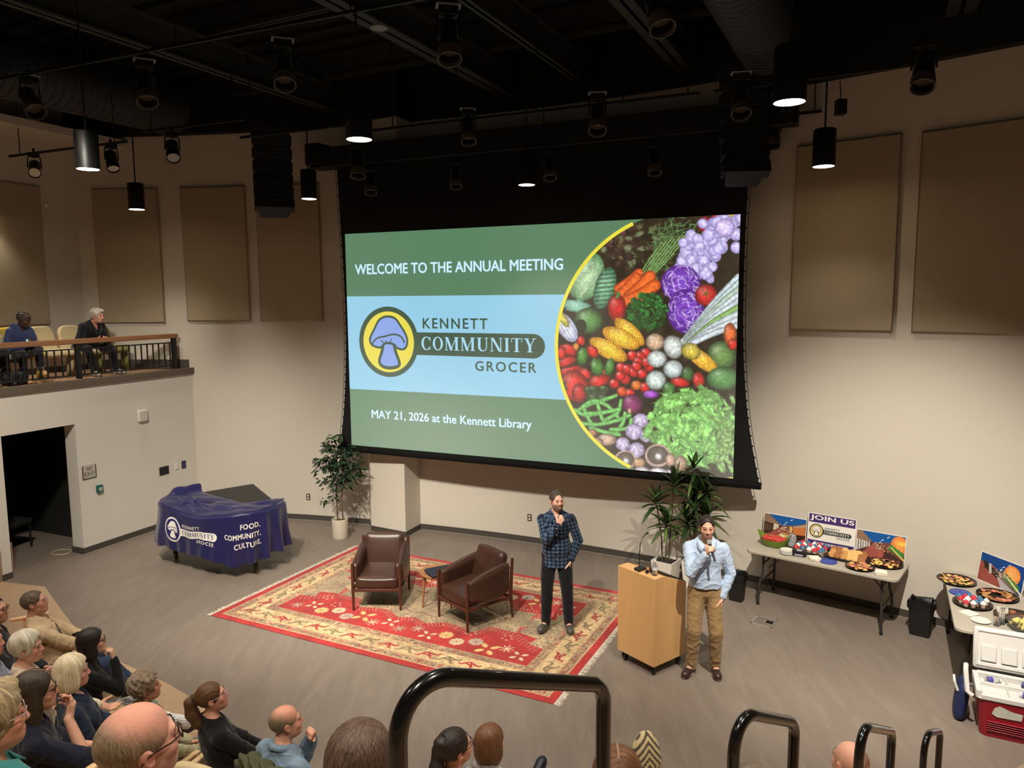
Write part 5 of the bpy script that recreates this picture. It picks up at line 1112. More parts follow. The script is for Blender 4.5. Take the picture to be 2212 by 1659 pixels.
# watermelon bowl
t = thing('watermelon_bowl', 'green pointed bowl full of red watermelon cubes on the table left end', 'bowl', on1(-.66, .0), A1)
NB = 48; V = []; F = []
for i, (rs, zz, lift) in enumerate([(.7, 0, 0), (.8, .01, 0), (.95, .09, .035), (1.0, .10, .045), (.97, .098, .045), (.9, .07, .02), (.76, .02, 0)]):
    for k in range(NB):
        a = 2 * math.pi * k / NB; q = abs(math.cos(a)) ** 6; V.append((.205 * rs * (1 + .1 * q * (i in (2, 3, 4))) * math.cos(a), .14 * rs * math.sin(a), zz + lift * q * 2))
for i in range(6):
    for k in range(NB): F.append((i * NB + k, i * NB + (k + 1) % NB, (i + 1) * NB + (k + 1) % NB, (i + 1) * NB + k))
F.append(tuple(range(NB - 1, -1, -1))); F.append(tuple(6 * NB + k for k in range(NB)))
obj('bowl_shell', (np.array(V), F), mat('lime_green_plastic', (116, 142, 44), .4), t, smooth=50)
wm = tag(obj('watermelon_cubes', [box(.032, .032, .032, .155 * math.sqrt(rf.random()) * math.cos(a) * 1.05, .10 * math.sqrt(rf.random()) * math.sin(a), .078 + rf.uniform(0, .03), rf.uniform(0, 3), rf.uniform(-.5, .5), rf.uniform(-.5, .5)) for a in [rf.uniform(0, 6.28) for _ in range(110)]] + [xf(lathe([(1e-4, 0), (1, 0), (1, 1), (1e-4, 1)], 20), T(0, 0, .05, s=(.16, .1, .035)))], mat('watermelon_red', (196, 70, 60), .4, var=.3, vs=30), loc=on1(-.66, .0), rot=(0, 0, A1), smooth=30, bevel=.004), 'heap of red watermelon cubes in the green bowl', 'watermelon', kind='stuff')
t = thing('fruit_dish', 'dish of mixed fruit behind the green watermelon bowl', 'dish', on1(-.60, .19), A1); obj('dish_shell', [lathe([(1e-4, 0), (.05, 0), (.09, .085), (.086, .087), (.05, .01), (1e-4, .008)], 28)], mat('pale_green_dish', (176, 184, 120), .4), t)
for k in range(16):
    a = rf.uniform(0, 6.28); q = .06 * math.sqrt(rf.random()); m, c_ = rf.choice([(mat('melon_piece', (226, 206, 150), .5), 'pale melon'), (mat('peach_piece', (222, 150, 96), .5), 'orange melon'), (mat('kiwi_piece', (150, 160, 80), .5), 'green kiwi'), (mat('grape_piece', (70, 38, 50), .4), 'dark grape')])
    v = Matrix.Translation(on1(-.60, .19)) @ Vector((q * math.cos(a), q * math.sin(a), .085 + .03 * rf.random())); o = obj('fruit_piece', [ball(.024, .02, .019, seg=10, rings=7)], m, loc=v, rot=(rf.random(), rf.random(), a)); tag(o, f'{c_} piece on the fruit dish behind the watermelon bowl', 'fruit', 'fruit pieces on the dish')
# white plates, box, napkins, lid, bag of cups
t = thing('plate_stack', 'stack of small white paper plates at the front left of the snack table', 'plates', on1(-.42, -.22)); 
for k in range(9): obj('plate', [lathe([(1e-4, .0), (.06, .0), (.088, .01), (.086, .012), (.06, .003), (1e-4, .003)], 28, 0, 0, k * .0055)], M_pl, t, smooth=50)
t = thing('cutlery_box', 'small black printed box beside the white plate stack', 'box', on1(-.27, -.20), A1 + R(8)); obj('carton', [bx(-.085, -.045, 0, .085, .045, .07)], mat('black_carton', (24, 22, 28), .5), t, bevel=.003); obj('printed_panel', [bx(-.05, -.047, .012, .05, -.0445, .03), bx(-.03, -.03, .07, .03, .03, .0712)], mat('carton_print', (176, 176, 190), .5, var=.5, vs=60), t)
def napkins(loc, rz, label, n=7, s=.125):
    t = thing('napkin_stack', label, 'napkins', loc, rz, 'white paper napkin stacks')
    for k in range(n): obj('napkin', [xf(box(s, s, .0035, rf.uniform(-.004, .004), rf.uniform(-.004, .004), .002 + .0045 * k, rf.uniform(-.12, .12)), Matrix.Identity(4))], mat('napkin_white', (238, 230, 214), .9), t)
    return t
napkins(on1(-.07, -.23), A1 + R(30), 'white napkin stack between the black box and blue lid'); napkins(on1(.71, -.27), A1 + R(15), 'white napkin stack at the right end of the snack table', 8)
def lid(loc, label, r=.105):
    t = thing('round_container_lid', label, 'lid', loc, 0, 'round blue container lids'); obj('lid_shell', [lathe([(1e-4, .02), (r * .55, .018), (r * .8, .012), (r * .98, .012), (r, .004), (r, 0), (r * .95, 0), (r * .93, .008), (1e-4, .008)], 36)], mat('blue_plastic', (48, 68, 156), .25), t, smooth=50); obj('knob', [cyl(.008, .02, .026, 10)], MATS['blue_plastic'], t); return t
lid(on1(.09, -.21), 'round blue lid lying before the big cookie tray')
t = thing('bag_of_cups', 'clear plastic bag of cups behind the white plates', 'bag', on1(-.44, .04), A1); V, F = ball(.055, .05, .1, 0, 0, .1, 22, 16); nz = np.random.default_rng(4).normal(0, .006, V.shape); obj('bag_film', (V + nz, F), mat('crinkled_film', (222, 222, 226), .2, trans=.5, alpha=.75, ior=1.2), t, smooth=20)
for k in range(3): obj('cup', [lathe([(.022, .01), (.032, .09), (.03, .09), (.02, .012), (1e-4, .012)], 14, -.02 + .02 * k, .01 * (k % 2), .03 * k)], mat('cup_white', (224, 222, 222), .4), t)
# big rectangular cookie tray, heaped rows leaning back
t = thing('cookie_tray', 'rectangular black tray of large leaning cookies right of the cupcakes', 'tray', on1(.26, .05), A1 - R(4), 'black party trays'); obj('tray_dish', [prism(rrect(.46, .30, .05, 6), 0, .008)] + [tube([(x, y, .022) for x, y in rrect(.48, .32, .06, 6)], .012, 6, closed=True)], M_tray, t)
for i in range(6):
    for j in range(3):
        m = M_cky[(0, 1, 0, 2, 2, 1)[i]] if j < 2 else M_cky[(1, 1, 2, 2, 2, 1)[i]]
        x = .26 - .17 + .068 * i + rf.uniform(-.008, .008); y = -.04 + .07 * j
        cookie(on1(x, y, TZ + .045 + .012 * j), .052 if j else .046, A1 + rf.uniform(-.4, .4), (R(38), R(rf.uniform(-12, 12))), m, f'large cookie in the rectangular tray, column {i + 1} from the left, {"front middle back".split()[j]} row', 'cookies in the rectangular tray')
# two round cookie trays
round_tray('cookie_platter', on1(.46, -.20), .17, 'round black tray of assorted small cookies at the front of the snack table')
for k in range(26):
    a = 2.4 * k; q = .125 * math.sqrt((k + .5) / 26); cookie(on1(.46 + q * math.cos(a), -.20 + q * math.sin(a), TZ + .010 + .012 * (k % 3)), .03, a, (rf.uniform(-.3, .3), rf.uniform(-.3, .3)), M_cky[rf.choice([0, 2, 2, 1, 5])], 'small cookie on the front round tray of the snack table', 'cookies on the front round tray')
round_tray('cookie_platter', on1(.68, .11), .205, 'larger round black tray of macarons and cookies at the table right end')
for k in range(34):
    a = 2.4 * k; q = .16 * math.sqrt((k + .5) / 34); cookie(on1(.68 + q * math.cos(a), .11 + q * math.sin(a), TZ + .010 + .012 * (k % 3)), .026, a, (rf.uniform(-.5, .5), rf.uniform(-.5, .5)), M_cky[rf.choice([4, 4, 3, 3, 5, 2, 1])], 'macaron or small cookie on the right round tray of the snack table', 'sweets on the right round tray')
# ---- second table
W2 = lambda x, y, z=TZ: (x, y, z)
def platter2(name, x, y, r, label, n, ms, s, what, group, hole=0):
    round_tray(name, W2(x, y), r, label)
    for k in range(n):
        a = 2.4 * k; q = (r - .04) * math.sqrt(hole + (1 - hole) * (k + .5) / n); cookie(W2(x + q * math.cos(a), y + q * math.sin(a), TZ + .010 + .01 * (k % 2)), s, a, (rf.uniform(-.3, .3), rf.uniform(-.3, .3)), M_cky[ms[k % len(ms)]], what, group)
platter2('cookie_platter', 5.18, 8.34, .205, 'round black tray of macarons at the far end of the right table', 28, (4, 5, 0, 4, 2), .026, 'macaron on the far round tray of the right hand table', 'macarons on the far tray')
platter2('cookie_platter', 5.36, 7.88, .205, 'round black tray with a ring of brown cookies before the mural poster', 30, (1, 0, 1, 5), .028, 'brown cookie on the ring tray before the mural poster', 'cookies on the ring tray', .25)
platter2('brownie_platter', 5.2, 7.33, .205, 'round black tray of chocolate brownies behind the yellow fruit bowl', 24, (3, 3, 1), .03, 'chocolate brownie on the tray behind the yellow fruit bowl', 'brownies on the tray')
round_tray('cupcake_platter', W2(4.96, 7.68), .19, 'round black tray of cupcakes on the right hand table')
for k in range(15):
    a = 2.4 * k; q = .14 * math.sqrt((k + .5) / 15); ccup(W2(4.96 + q * math.cos(a), 7.68 + q * math.sin(a), TZ + .009), ics[k % 3], f'cupcake with {icn[k % 3]} icing on the round tray of the right hand table', f'{icn[k % 3]} cupcakes on the round tray')
lid(W2(5.02, 8.0), 'round blue lid behind the cupcakes on the right table', .11)
napkins(W2(4.79, 7.46), .4, 'flat white napkin near the corner of the right table', 2, .14)
t = thing('paper_plate', 'single white oval looking paper plate near the right table front edge', 'plate', W2(4.79, 7.27)); obj('plate', [lathe([(1e-4, 0), (.06, 0), (.092, .012), (.09, .014), (.06, .004), (1e-4, .004)], 28)], M_pl, t, smooth=50)
t = thing('toothpick_cup', 'clear cup of wooden picks on the right hand table', 'cup', W2(4.89, 7.17)); obj('cup_wall', [lathe([(1e-4, 0), (.03, 0), (.037, .085), (.035, .085), (.028, .004)], 20)], M_clear, t)
for k in range(14): obj('pick', [tube([(rf.gauss(0, .01), rf.gauss(0, .01), .005), (rf.gauss(0, .015), rf.gauss(0, .015), .088)], .002, 5)], mat('wood_pick', (206, 170, 130), .8), t)
t = thing('fork_cup', 'clear cup full of white plastic forks on the right hand table', 'cup', W2(4.96, 7.20)); obj('cup_wall', [lathe([(1e-4, 0), (.026, 0), (.036, .09), (.034, .09), (.024, .004)], 20)], M_clear, t)
for k in range(8):
    a = 6.28 * k / 8; x, y = .028 * math.cos(a), .028 * math.sin(a); obj('fork', [tube([(x * .3, y * .3, .006), (x * 1.3, y * 1.3, .13)], .004, 5), box(.02, .006, .045, x * 1.45, y * 1.45, .15, a)], M_pl, t)
t = thing('fruit_bowl', 'clear bowl of pale yellow melon pieces cut by the right photo edge', 'bowl', W2(5.07, 7.06)); obj('bowl_shell', [lathe([(1e-4, 0), (.07, 0), (.12, .06), (.135, .1), (.132, .1), (.115, .06), (.066, .005)], 28)], M_clear, t)
for k in range(24):
    a = rf.uniform(0, 6.28); q = .09 * math.sqrt(rf.random()); v = (5.07 + q * math.cos(a), 7.06 + q * math.sin(a), TZ + .035 + .07 * rf.random()); o = obj('melon_piece', [box(.045, .035, .03)], mat('yellow_melon', (214, 200, 120), .5, var=.15), loc=v, rot=(rf.random(), rf.random(), a), bevel=.008); tag(o, 'pale yellow melon piece in the clear bowl by the right edge', 'fruit', 'melon pieces in the clear bowl')
# ---------------------------------------------------------------- bins
M_bin = mat('black_bin_plastic', (24, 23, 23), .45); M_bag = mat('black_bin_liner', (20, 20, 21), .25, bump=.6, bs=25)
def bin_(loc, rz, w, d, h, label):
    t = thing('waste_bin', label, 'waste bin', loc, rz, 'black waste bins')
    a, b = np.array(rrect(w * .8, d * .8, .03, 5)), np.array(rrect(w, d, .035, 5)); n = len(a)
    V = np.r_[np.c_[a, np.zeros(n)], np.c_[b, np.full(n, h)], np.c_[b * .95, np.full(n, h)], np.c_[a * .95, np.full(n, .02)]]
    F = [(k * n + i, k * n + (i + 1) % n, (k + 1) * n + (i + 1) % n, (k + 1) * n + i) for k in range(3) for i in range(n)] + [tuple(range(n - 1, -1, -1)), tuple(3 * n + i for i in range(n))]
    obj('bin_shell', (V, F), M_bin, t)
    V2 = []; rb = random.Random(len(label))
    for s, z in ((1.015, h - .09), (1.035, h - .01), (1.03, h + .012), (.9, h - .0), (.78, h - .1), (.6, h - .16)): V2.append(np.c_[b * s + np.array([[rb.gauss(0, .006), rb.gauss(0, .006)] for _ in range(n)]), z + np.array([rb.gauss(0, .008) for _ in range(n)])])
    V2 = np.concatenate(V2); F2 = [(k * n + i, k * n + (i + 1) % n, (k + 1) * n + (i + 1) % n, (k + 1) * n + i) for k in range(5) for i in range(n)] + [tuple(5 * n + i for i in range(n))]
    obj('bin_liner', (V2, F2), M_bag, t, smooth=50)
bin_((3.02, 9.62, 0), R(-35), .22, .19, .37, 'small black waste bin with liner behind the man holding a microphone'); bin_((4.92, 8.56, 0), R(-38), .27, .22, .42, 'black waste bin with liner between the two snack tables')
# ---------------------------------------------------------------- cooler
CO = Vector((4.27, 6.47, 0)); CAng = R(-27); t = thing('cooler', 'large red cooler with open white lid and divided tray at the right edge', 'cooler', CO, CAng)
M_red = mat('cooler_red', (140, 22, 38), .4, var=.04); M_cw = mat('cooler_white', (206, 204, 200), .4, var=.02)
CW, CD, CH = 1.0, .46, .40
def shell(w0, d0, z0, w1, d1, z1, cx=0, cy=0, r=.05):
    a, b = np.array(rrect(w0, d0, r, 6, cx, cy)), np.array(rrect(w1, d1, r, 6, cx, cy)); n = len(a)
    return (np.r_[np.c_[a, np.full(n, z0)], np.c_[b, np.full(n, z1)]], [(i, (i + 1) % n, n + (i + 1) % n, n + i) for i in range(n)] + [tuple(range(n - 1, -1, -1)), tuple(n + i for i in range(n))])
cx, cy = CW / 2, CD / 2
obj('body', [shell(CW * .9, CD * .86, 0, CW * .97, CD * .95, .36, cx, cy, .07)] + [bx(.10, -.002 + .012 - .0022 * k, .07 + .022 * k, .9, .03, .078 + .022 * k) for k in range(5)], M_red, t, bevel=.008)
obj('rim', [prism(rrect(CW, CD, .06, 6, cx, cy), .36, .375)] + [bx(0.0, 0.02, .36, .05, CD - .02, .44), bx(CW - .05, .02, .36, CW, CD - .02, .44), bx(.04, CD - .05, .36, CW - .04, CD, .44), bx(.04, 0, .36, CW - .04, .05, .41)], M_cw, t, bevel=.012)
obj('tray_floor', [bx(.05, .05, .375, CW - .05, CD - .05, .385), bx(.05, .24, .38, CW - .05, .26, .425)] + [bx(x, .05, .38, x + .012, .24, .415) for x in (.26, .50, .74)] + [bx(.27, .26, .38, .282, CD - .05, .42)], M_cw, t, bevel=.004)
ld = obj('lid', [xf(bx(.01, -.02, 0, CW - .01, .06, .40), T(0, CD + .03, .44, R(-20)))], M_cw, t, bevel=.025)
obj('lid_recess', [xf(g_, T(0, CD + .03, .44, R(-20))) for g_ in [bx(.07 + .17 * k, -.045, .08, .20 + .17 * k, -.015, .23) for k in range(5)] + [bx(.04, -.032, .03, CW - .04, -.015, .07), bx(.04, -.032, .35, CW - .04, -.015, .375), bx(.03, -.032, .03, .05, -.015, .375)]], M_cw, ld, bevel=.008)
obj('hinge', [tube([(.12, CD + .015, .445), (CW - .1, CD + .015, .445)], .01, 8)], M_blk, t)
hd = obj('handle', [tube([(-.015, .10, .33), (-.06, .12, .36), (-.075, .2, .53), (-.07, .26, .56)], .022, 8)], M_cw, t, bevel=0)
obj('torn_sticker', [(np.array([(x, -.004, z) for x, z in [(.13, .24), (.15, .30), (.19, .325), (.26, .30), (.30, .29), (.37, .285), (.36, .22), (.17, .215)]]) + (0, .0145, 0), [tuple(range(8))])], mat('torn_label', (186, 186, 172), .8, var=.2, vs=30), t, smooth=0)
MCo = Matrix.Translation(CO) @ Matrix.Rotation(CAng, 4, 'Z')
for k, (x, y, a) in enumerate([(.16, .34, .3), (.42, .36, 1.4), (.56, .36, .5), (.68, .35, 2.2), (.42, .13, -.4), (.66, .15, .2), (.74, .12, 1.0)]):
    v = MCo @ Vector((x, y, .415)); b = thing('water_bottle', f'small clear water bottle lying in the cooler tray, number {k + 1} from the {"back left" if k < 4 else "front left"}', 'bottle', v, CAng + a, 'water bottles in the cooler')
    M = T(0, 0, 0, 0, R(90)); obj('bottle_body', [xf(lathe([(1e-4, -.07), (.026, -.07), (.028, -.06), (.028, .02), (.012, .055), (.012, .06)], 16), M)], M_clear, b); obj('cap', [xf(cyl(.014, .058, .074, 12), M)], M_pl, b); obj('bottle_label', [xf(lathe([(.0285, -.045), (.0285, .0)], 16), M)], mat('blue_bottle_label', (84, 78, 160), .4, var=.4, vs=50), b)
t = thing('blue_bag', 'dark blue bag with white strap leaning on the left end of the red cooler', 'bag', (4.335, 6.79, 0), CAng); obj('bag_body', [pad(.09, .26, .36, .04, .3, 8, T(0, 0, .19, 0, R(6)))], mat('navy_nylon', (30, 40, 84), .6, bump=.3, bs=40), t, smooth=180); obj('strap', [tube([(-.04, -.1, .30), (-.07, -.09, .38), (-.07, .0, .40), (-.045, .08, .32)], .012, 8)], M_cw, t)
# ---------------------------------------------------------------- smooth body surfaces (signed distance fields meshed by surface nets)
def nrm(v): v = np.asarray(v, float); return v / (np.linalg.norm(v) + 1e-12)
class SD:
    def __init__(s, h): s.h = h; s.P = []
    def cap(s, a, b, ra, rb=None, k=.02, op='+'): s.P.append(('c', np.array(a, float), np.array(b, float), ra, ra if rb is None else rb, k, op))
    def ell(s, c, r, M=None, k=.02, op='+'): s.P.append(('e', np.array(c, float), np.array(r, float), np.eye(3) if M is None else np.array(M, float), k, op))
    def cut(s, n, d): s.P.append(('p', nrm(n), d))
    def build(s, noise=None):
        h = s.h; lo, hi = np.full(3, 1e9), np.full(3, -1e9)
        def bb(p):
            if p[0] == 'c': return np.minimum(p[1] - p[3], p[2] - p[4]), np.maximum(p[1] + p[3], p[2] + p[4])
            e = np.sqrt(((p[3] * p[2][None, :]) ** 2).sum(1)); return p[1] - e, p[1] + e
        for p in s.P:
            if p[0] != 'p' and p[-1] == '+': a, b = bb(p); lo = np.minimum(lo, a); hi = np.maximum(hi, b)
        lo -= 4 * h; hi += 4 * h; n = np.ceil((hi - lo) / h).astype(int) + 1
        ax = [(lo[i] + h * np.arange(n[i])).astype(np.float32) for i in range(3)]; D = np.full(n, .5, np.float32)
        for p in s.P:
            if p[0] == 'p':
                q = ax[0][:, None, None] * p[1][0] + ax[1][None, :, None] * p[1][1] + ax[2][None, None, :] * p[1][2] - p[2]; np.maximum(D, q.astype(np.float32), out=D); continue
            k = p[-2]; m = k + 3 * h; a, b = bb(p); i0 = np.clip(np.floor((a - m - lo) / h).astype(int), 0, n); i1 = np.clip(np.ceil((b + m - lo) / h).astype(int) + 1, 0, n)
            if (i1 <= i0).any(): continue
            sl = tuple(slice(i0[j], i1[j]) for j in range(3)); x, y, z = ax[0][sl[0]][:, None, None], ax[1][sl[1]][None, :, None], ax[2][sl[2]][None, None, :]
            if p[0] == 'c':
                A, B, ra, rb = p[1], p[2], p[3], p[4]; u = B - A; L2 = float(u @ u) + 1e-12; X, Y, Z = x - A[0], y - A[1], z - A[2]
                t = np.clip((X * u[0] + Y * u[1] + Z * u[2]) / L2, 0, 1); d = np.sqrt((X - t * u[0]) ** 2 + (Y - t * u[1]) ** 2 + (Z - t * u[2]) ** 2) - (ra + (rb - ra) * t)
            else:
                X, Y, Z = x - p[1][0], y - p[1][1], z - p[1][2]; M = p[3]; r = p[2]
                q = [(X * M[0, j] + Y * M[1, j] + Z * M[2, j]) / r[j] for j in range(3)]; k0 = np.sqrt(q[0] ** 2 + q[1] ** 2 + q[2] ** 2); k1 = np.sqrt((q[0] / r[0]) ** 2 + (q[1] / r[1]) ** 2 + (q[2] / r[2]) ** 2) + 1e-9
                d = k0 * (k0 - 1) / k1
            d = d.astype(np.float32); w = D[sl]
            if p[-1] == '+': hh = np.clip(.5 + .5 * (w - d) / k, 0, 1); D[sl] = w * (1 - hh) + d * hh - k * hh * (1 - hh)
            else: d = -d; hh = np.clip(.5 - .5 * (w - d) / k, 0, 1); D[sl] = w * (1 - hh) + d * hh + k * hh * (1 - hh)
        if noise is not None:
            ii = np.argwhere(np.abs(D) < .03); pts = lo + ii * h; D[ii[:, 0], ii[:, 1], ii[:, 2]] += noise(pts).astype(np.float32)
        return nets(D, lo, h)
def nets(D, lo, h):
    I = D < 0; n = np.array(D.shape); c = np.zeros(n - 1, np.int8)
    for dx in (0, 1):
        for dy in (0, 1):
            for dz in (0, 1): c += I[dx:n[0] - 1 + dx, dy:n[1] - 1 + dy, dz:n[2] - 1 + dz]
    act = np.argwhere((c > 0) & (c < 8)); idx = np.full(n - 1, -1, np.int64); idx[act[:, 0], act[:, 1], act[:, 2]] = np.arange(len(act))
    cor = [(a, b, d) for a in (0, 1) for b in (0, 1) for d in (0, 1)]; val = {q: D[act[:, 0] + q[0], act[:, 1] + q[1], act[:, 2] + q[2]].astype(float) for q in cor}
    S_ = np.zeros((len(act), 3)); N_ = np.zeros(len(act))
    for q in cor:
        for axn in range(3):
            if q[axn] == 0:
                q2 = list(q); q2[axn] = 1; q2 = tuple(q2); a, b = val[q], val[q2]; m = (a < 0) != (b < 0); t = np.where(m, a / np.where(m, a - b, 1), 0)
                P = np.array(q, float)[None] + t[:, None] * np.eye(3)[axn]; S_ += P * m[:, None]; N_ += m
    V = lo + (act + S_ / N_[:, None]) * h; Fs = []
    for axn in range(3):
        sl0 = [slice(1, n[j] - 1) for j in range(3)]; sl0[axn] = slice(0, n[axn] - 1); sl1 = list(sl0); sl1[axn] = slice(1, n[axn])
        a, b = I[tuple(sl0)], I[tuple(sl1)]; e = np.argwhere(a != b); off = np.array([1, 1, 1]); off[axn] = 0; p = e + off; fl = a[e[:, 0], e[:, 1], e[:, 2]]
        u, v = (axn + 1) % 3, (axn + 2) % 3; du = np.eye(3, dtype=int)[u]; dv = np.eye(3, dtype=int)[v]; g = lambda q: idx[q[:, 0], q[:, 1], q[:, 2]]
        f = np.c_[g(p - du - dv), g(p - dv), g(p), g(p - du)]; f[~fl] = f[~fl][:, ::-1]; Fs.append(f)
    F = np.concatenate(Fs); return V, F[(F >= 0).all(1)]
def rotm(yaw=0, pitch=0, roll=0): return np.array(Matrix.Rotation(yaw, 3, 'Z') @ Matrix.Rotation(pitch, 3, 'X') @ Matrix.Rotation(roll, 3, 'Y'))
def vnoise(P, f, seed=0):
    r = np.random.default_rng(seed); o = np.zeros(len(P))
    for _ in range(5): k = r.normal(0, 1, 3); k = k / np.linalg.norm(k) * f * r.uniform(.6, 1.5); o += np.sin(P @ k + r.uniform(0, 6.28))
    return o / 3
def hash1(q, seed=0):
    i = np.floor(q).astype(int); f = q - i; f = f * f * (3 - 2 * f); t = np.random.default_rng(seed).random(997); return t[i % 997] * (1 - f) + t[(i + 1) % 997] * f
def ik(a, t, l1, l2, pole):
    a, t = np.array(a, float), np.array(t, float); d = t - a; L = np.linalg.norm(d); d = d / L; L = min(L, (l1 + l2) * .999); x = (l1 * l1 - l2 * l2 + L * L) / (2 * L); hh = math.sqrt(max(0, l1 * l1 - x * x))
    p = np.array(pole, float); p = p - d * (p @ d); p = nrm(p); return a + d * x + p * hh, a + d * L
M_skin = mat('skin', (200, 150, 120), .5, attr='Col', var=.05, vs=40, spec=.35, bump=.04, bs=250); M_hair = mat('hair', (60, 40, 30), .38, attr='Col', var=0, spec=.45)
def hair_nodes():
    nt = M_hair.node_tree; b = nt.nodes['Principled BSDF']; N = nt.nodes.new; L = nt.links.new
    a1 = N('ShaderNodeAttribute'); a1.attribute_name = 'Col'; a2 = N('ShaderNodeAttribute'); a2.attribute_name = 'Col2'; fl = N('ShaderNodeAttribute'); fl.attribute_name = 'flow'
    n1 = N('ShaderNodeTexNoise'); n1.inputs['Scale'].default_value = 34; n1.inputs['Detail'].default_value = 5; n1.inputs['Roughness'].default_value = .72; L(fl.outputs['Vector'], n1.inputs[0])
    mr = N('ShaderNodeMapRange'); mr.inputs[1].default_value = .36; mr.inputs[2].default_value = .64; L(n1.outputs[0], mr.inputs[0])
    mx = N('ShaderNodeMix'); mx.data_type = 'RGBA'; L(mr.outputs[0], mx.inputs[0]); L(a1.outputs['Color'], mx.inputs[6]); L(a2.outputs['Color'], mx.inputs[7]); L(mx.outputs[2], b.inputs['Base Color'])
    bp = N('ShaderNodeBump'); bp.inputs['Strength'].default_value = .55; bp.inputs['Distance'].default_value = .004; L(n1.outputs[0], bp.inputs['Height']); L(bp.outputs[0], b.inputs['Normal'])
hair_nodes()
M_cloth = mat('woven_cloth', (90, 90, 90), .85, attr='Col', var=.08, vs=60, bump=.0, spec=.15, sheen=.15)
def cloth_nodes():
    nt = M_cloth.node_tree; b = nt.nodes['Principled BSDF']; N = nt.nodes.new; L = nt.links.new; tc = N('ShaderNodeTexCoord')
    n1 = N('ShaderNodeTexNoise'); n1.inputs['Scale'].default_value = 11; n1.inputs['Detail'].default_value = 2; n1.inputs['Distortion'].default_value = .7; L(tc.outputs['Object'], n1.inputs[0])
    n2 = N('ShaderNodeTexNoise'); n2.inputs['Scale'].default_value = 420; L(tc.outputs['Object'], n2.inputs[0])
    b1 = N('ShaderNodeBump'); b1.inputs['Strength'].default_value = .3; b1.inputs['Distance'].default_value = .03; L(n1.outputs[0], b1.inputs['Height'])
    b2 = N('ShaderNodeBump'); b2.inputs['Strength'].default_value = .15; b2.inputs['Distance'].default_value = .004; L(n2.outputs[0], b2.inputs['Height']); L(b1.outputs[0], b2.inputs['Normal']); L(b2.outputs[0], b.inputs['Normal'])
cloth_nodes(); M_shoe = mat('shoe_leather', (40, 30, 26), .4, attr='Col', var=.1, vs=20)
M_eye = mat('eye_white', (168, 152, 142), .25, var=0); M_iris = mat('iris', (34, 24, 18), .2, var=0); M_gl = mat('glasses_dark', (36, 26, 26), .3, var=0); M_gl2 = mat('glasses_pale', (186, 160, 160), .25, var=0)
def hand(sd, w, d, n, t, curl, flip=1):
    """w wrist, d finger direction, n palm side, t thumb side"""
    d, n, t = nrm(d), nrm(n), nrm(t); w = np.array(w, float)
    K = [(.028, .086), (.0095, .089), (-.0095, .085), (-.027, .077)]; Ln_ = [(.042, .026, .02), (.047, .03, .022), (.043, .028, .021), (.034, .021, .018)]
    for i, ((o, l), fl) in enumerate(zip(K, Ln_)):
        k0 = w + t * o * .55 + d * .012; k1 = w + d * l + t * o; sd.cap(k0, k1, .014, .0115, .012)
        p = k1; a = 0; dr = d
        for j, L in enumerate(fl):
            a += curl[i] * (1.0, 1.15, .7)[j]; dd = nrm(d * math.cos(a) + n * math.sin(a) + t * o * (.9 if j == 0 else .2)); q = p + dd * L; sd.cap(p, q, (.0098, .009, .0082)[j], (.009, .0082, .0068)[j], .005); p = q
    p = w + d * .025 + t * .024; c = curl[4]
    for j, (L, r) in enumerate([(.042, .014), (.032, .0105), (.026, .009)]):
        a = .35 + c * (.5 + .6 * j); dd = nrm(d * (.75 if j else .55) + t * (.62 * math.cos(a * 1.1)) + n * (.75 * math.sin(a))); q = p + dd * L; sd.cap(p, q, r, r * .88, .007); p = q
    sd.ell(w + d * .05 + n * .006, (.034, .045, .014), np.stack([t, d, n], 1), .012)
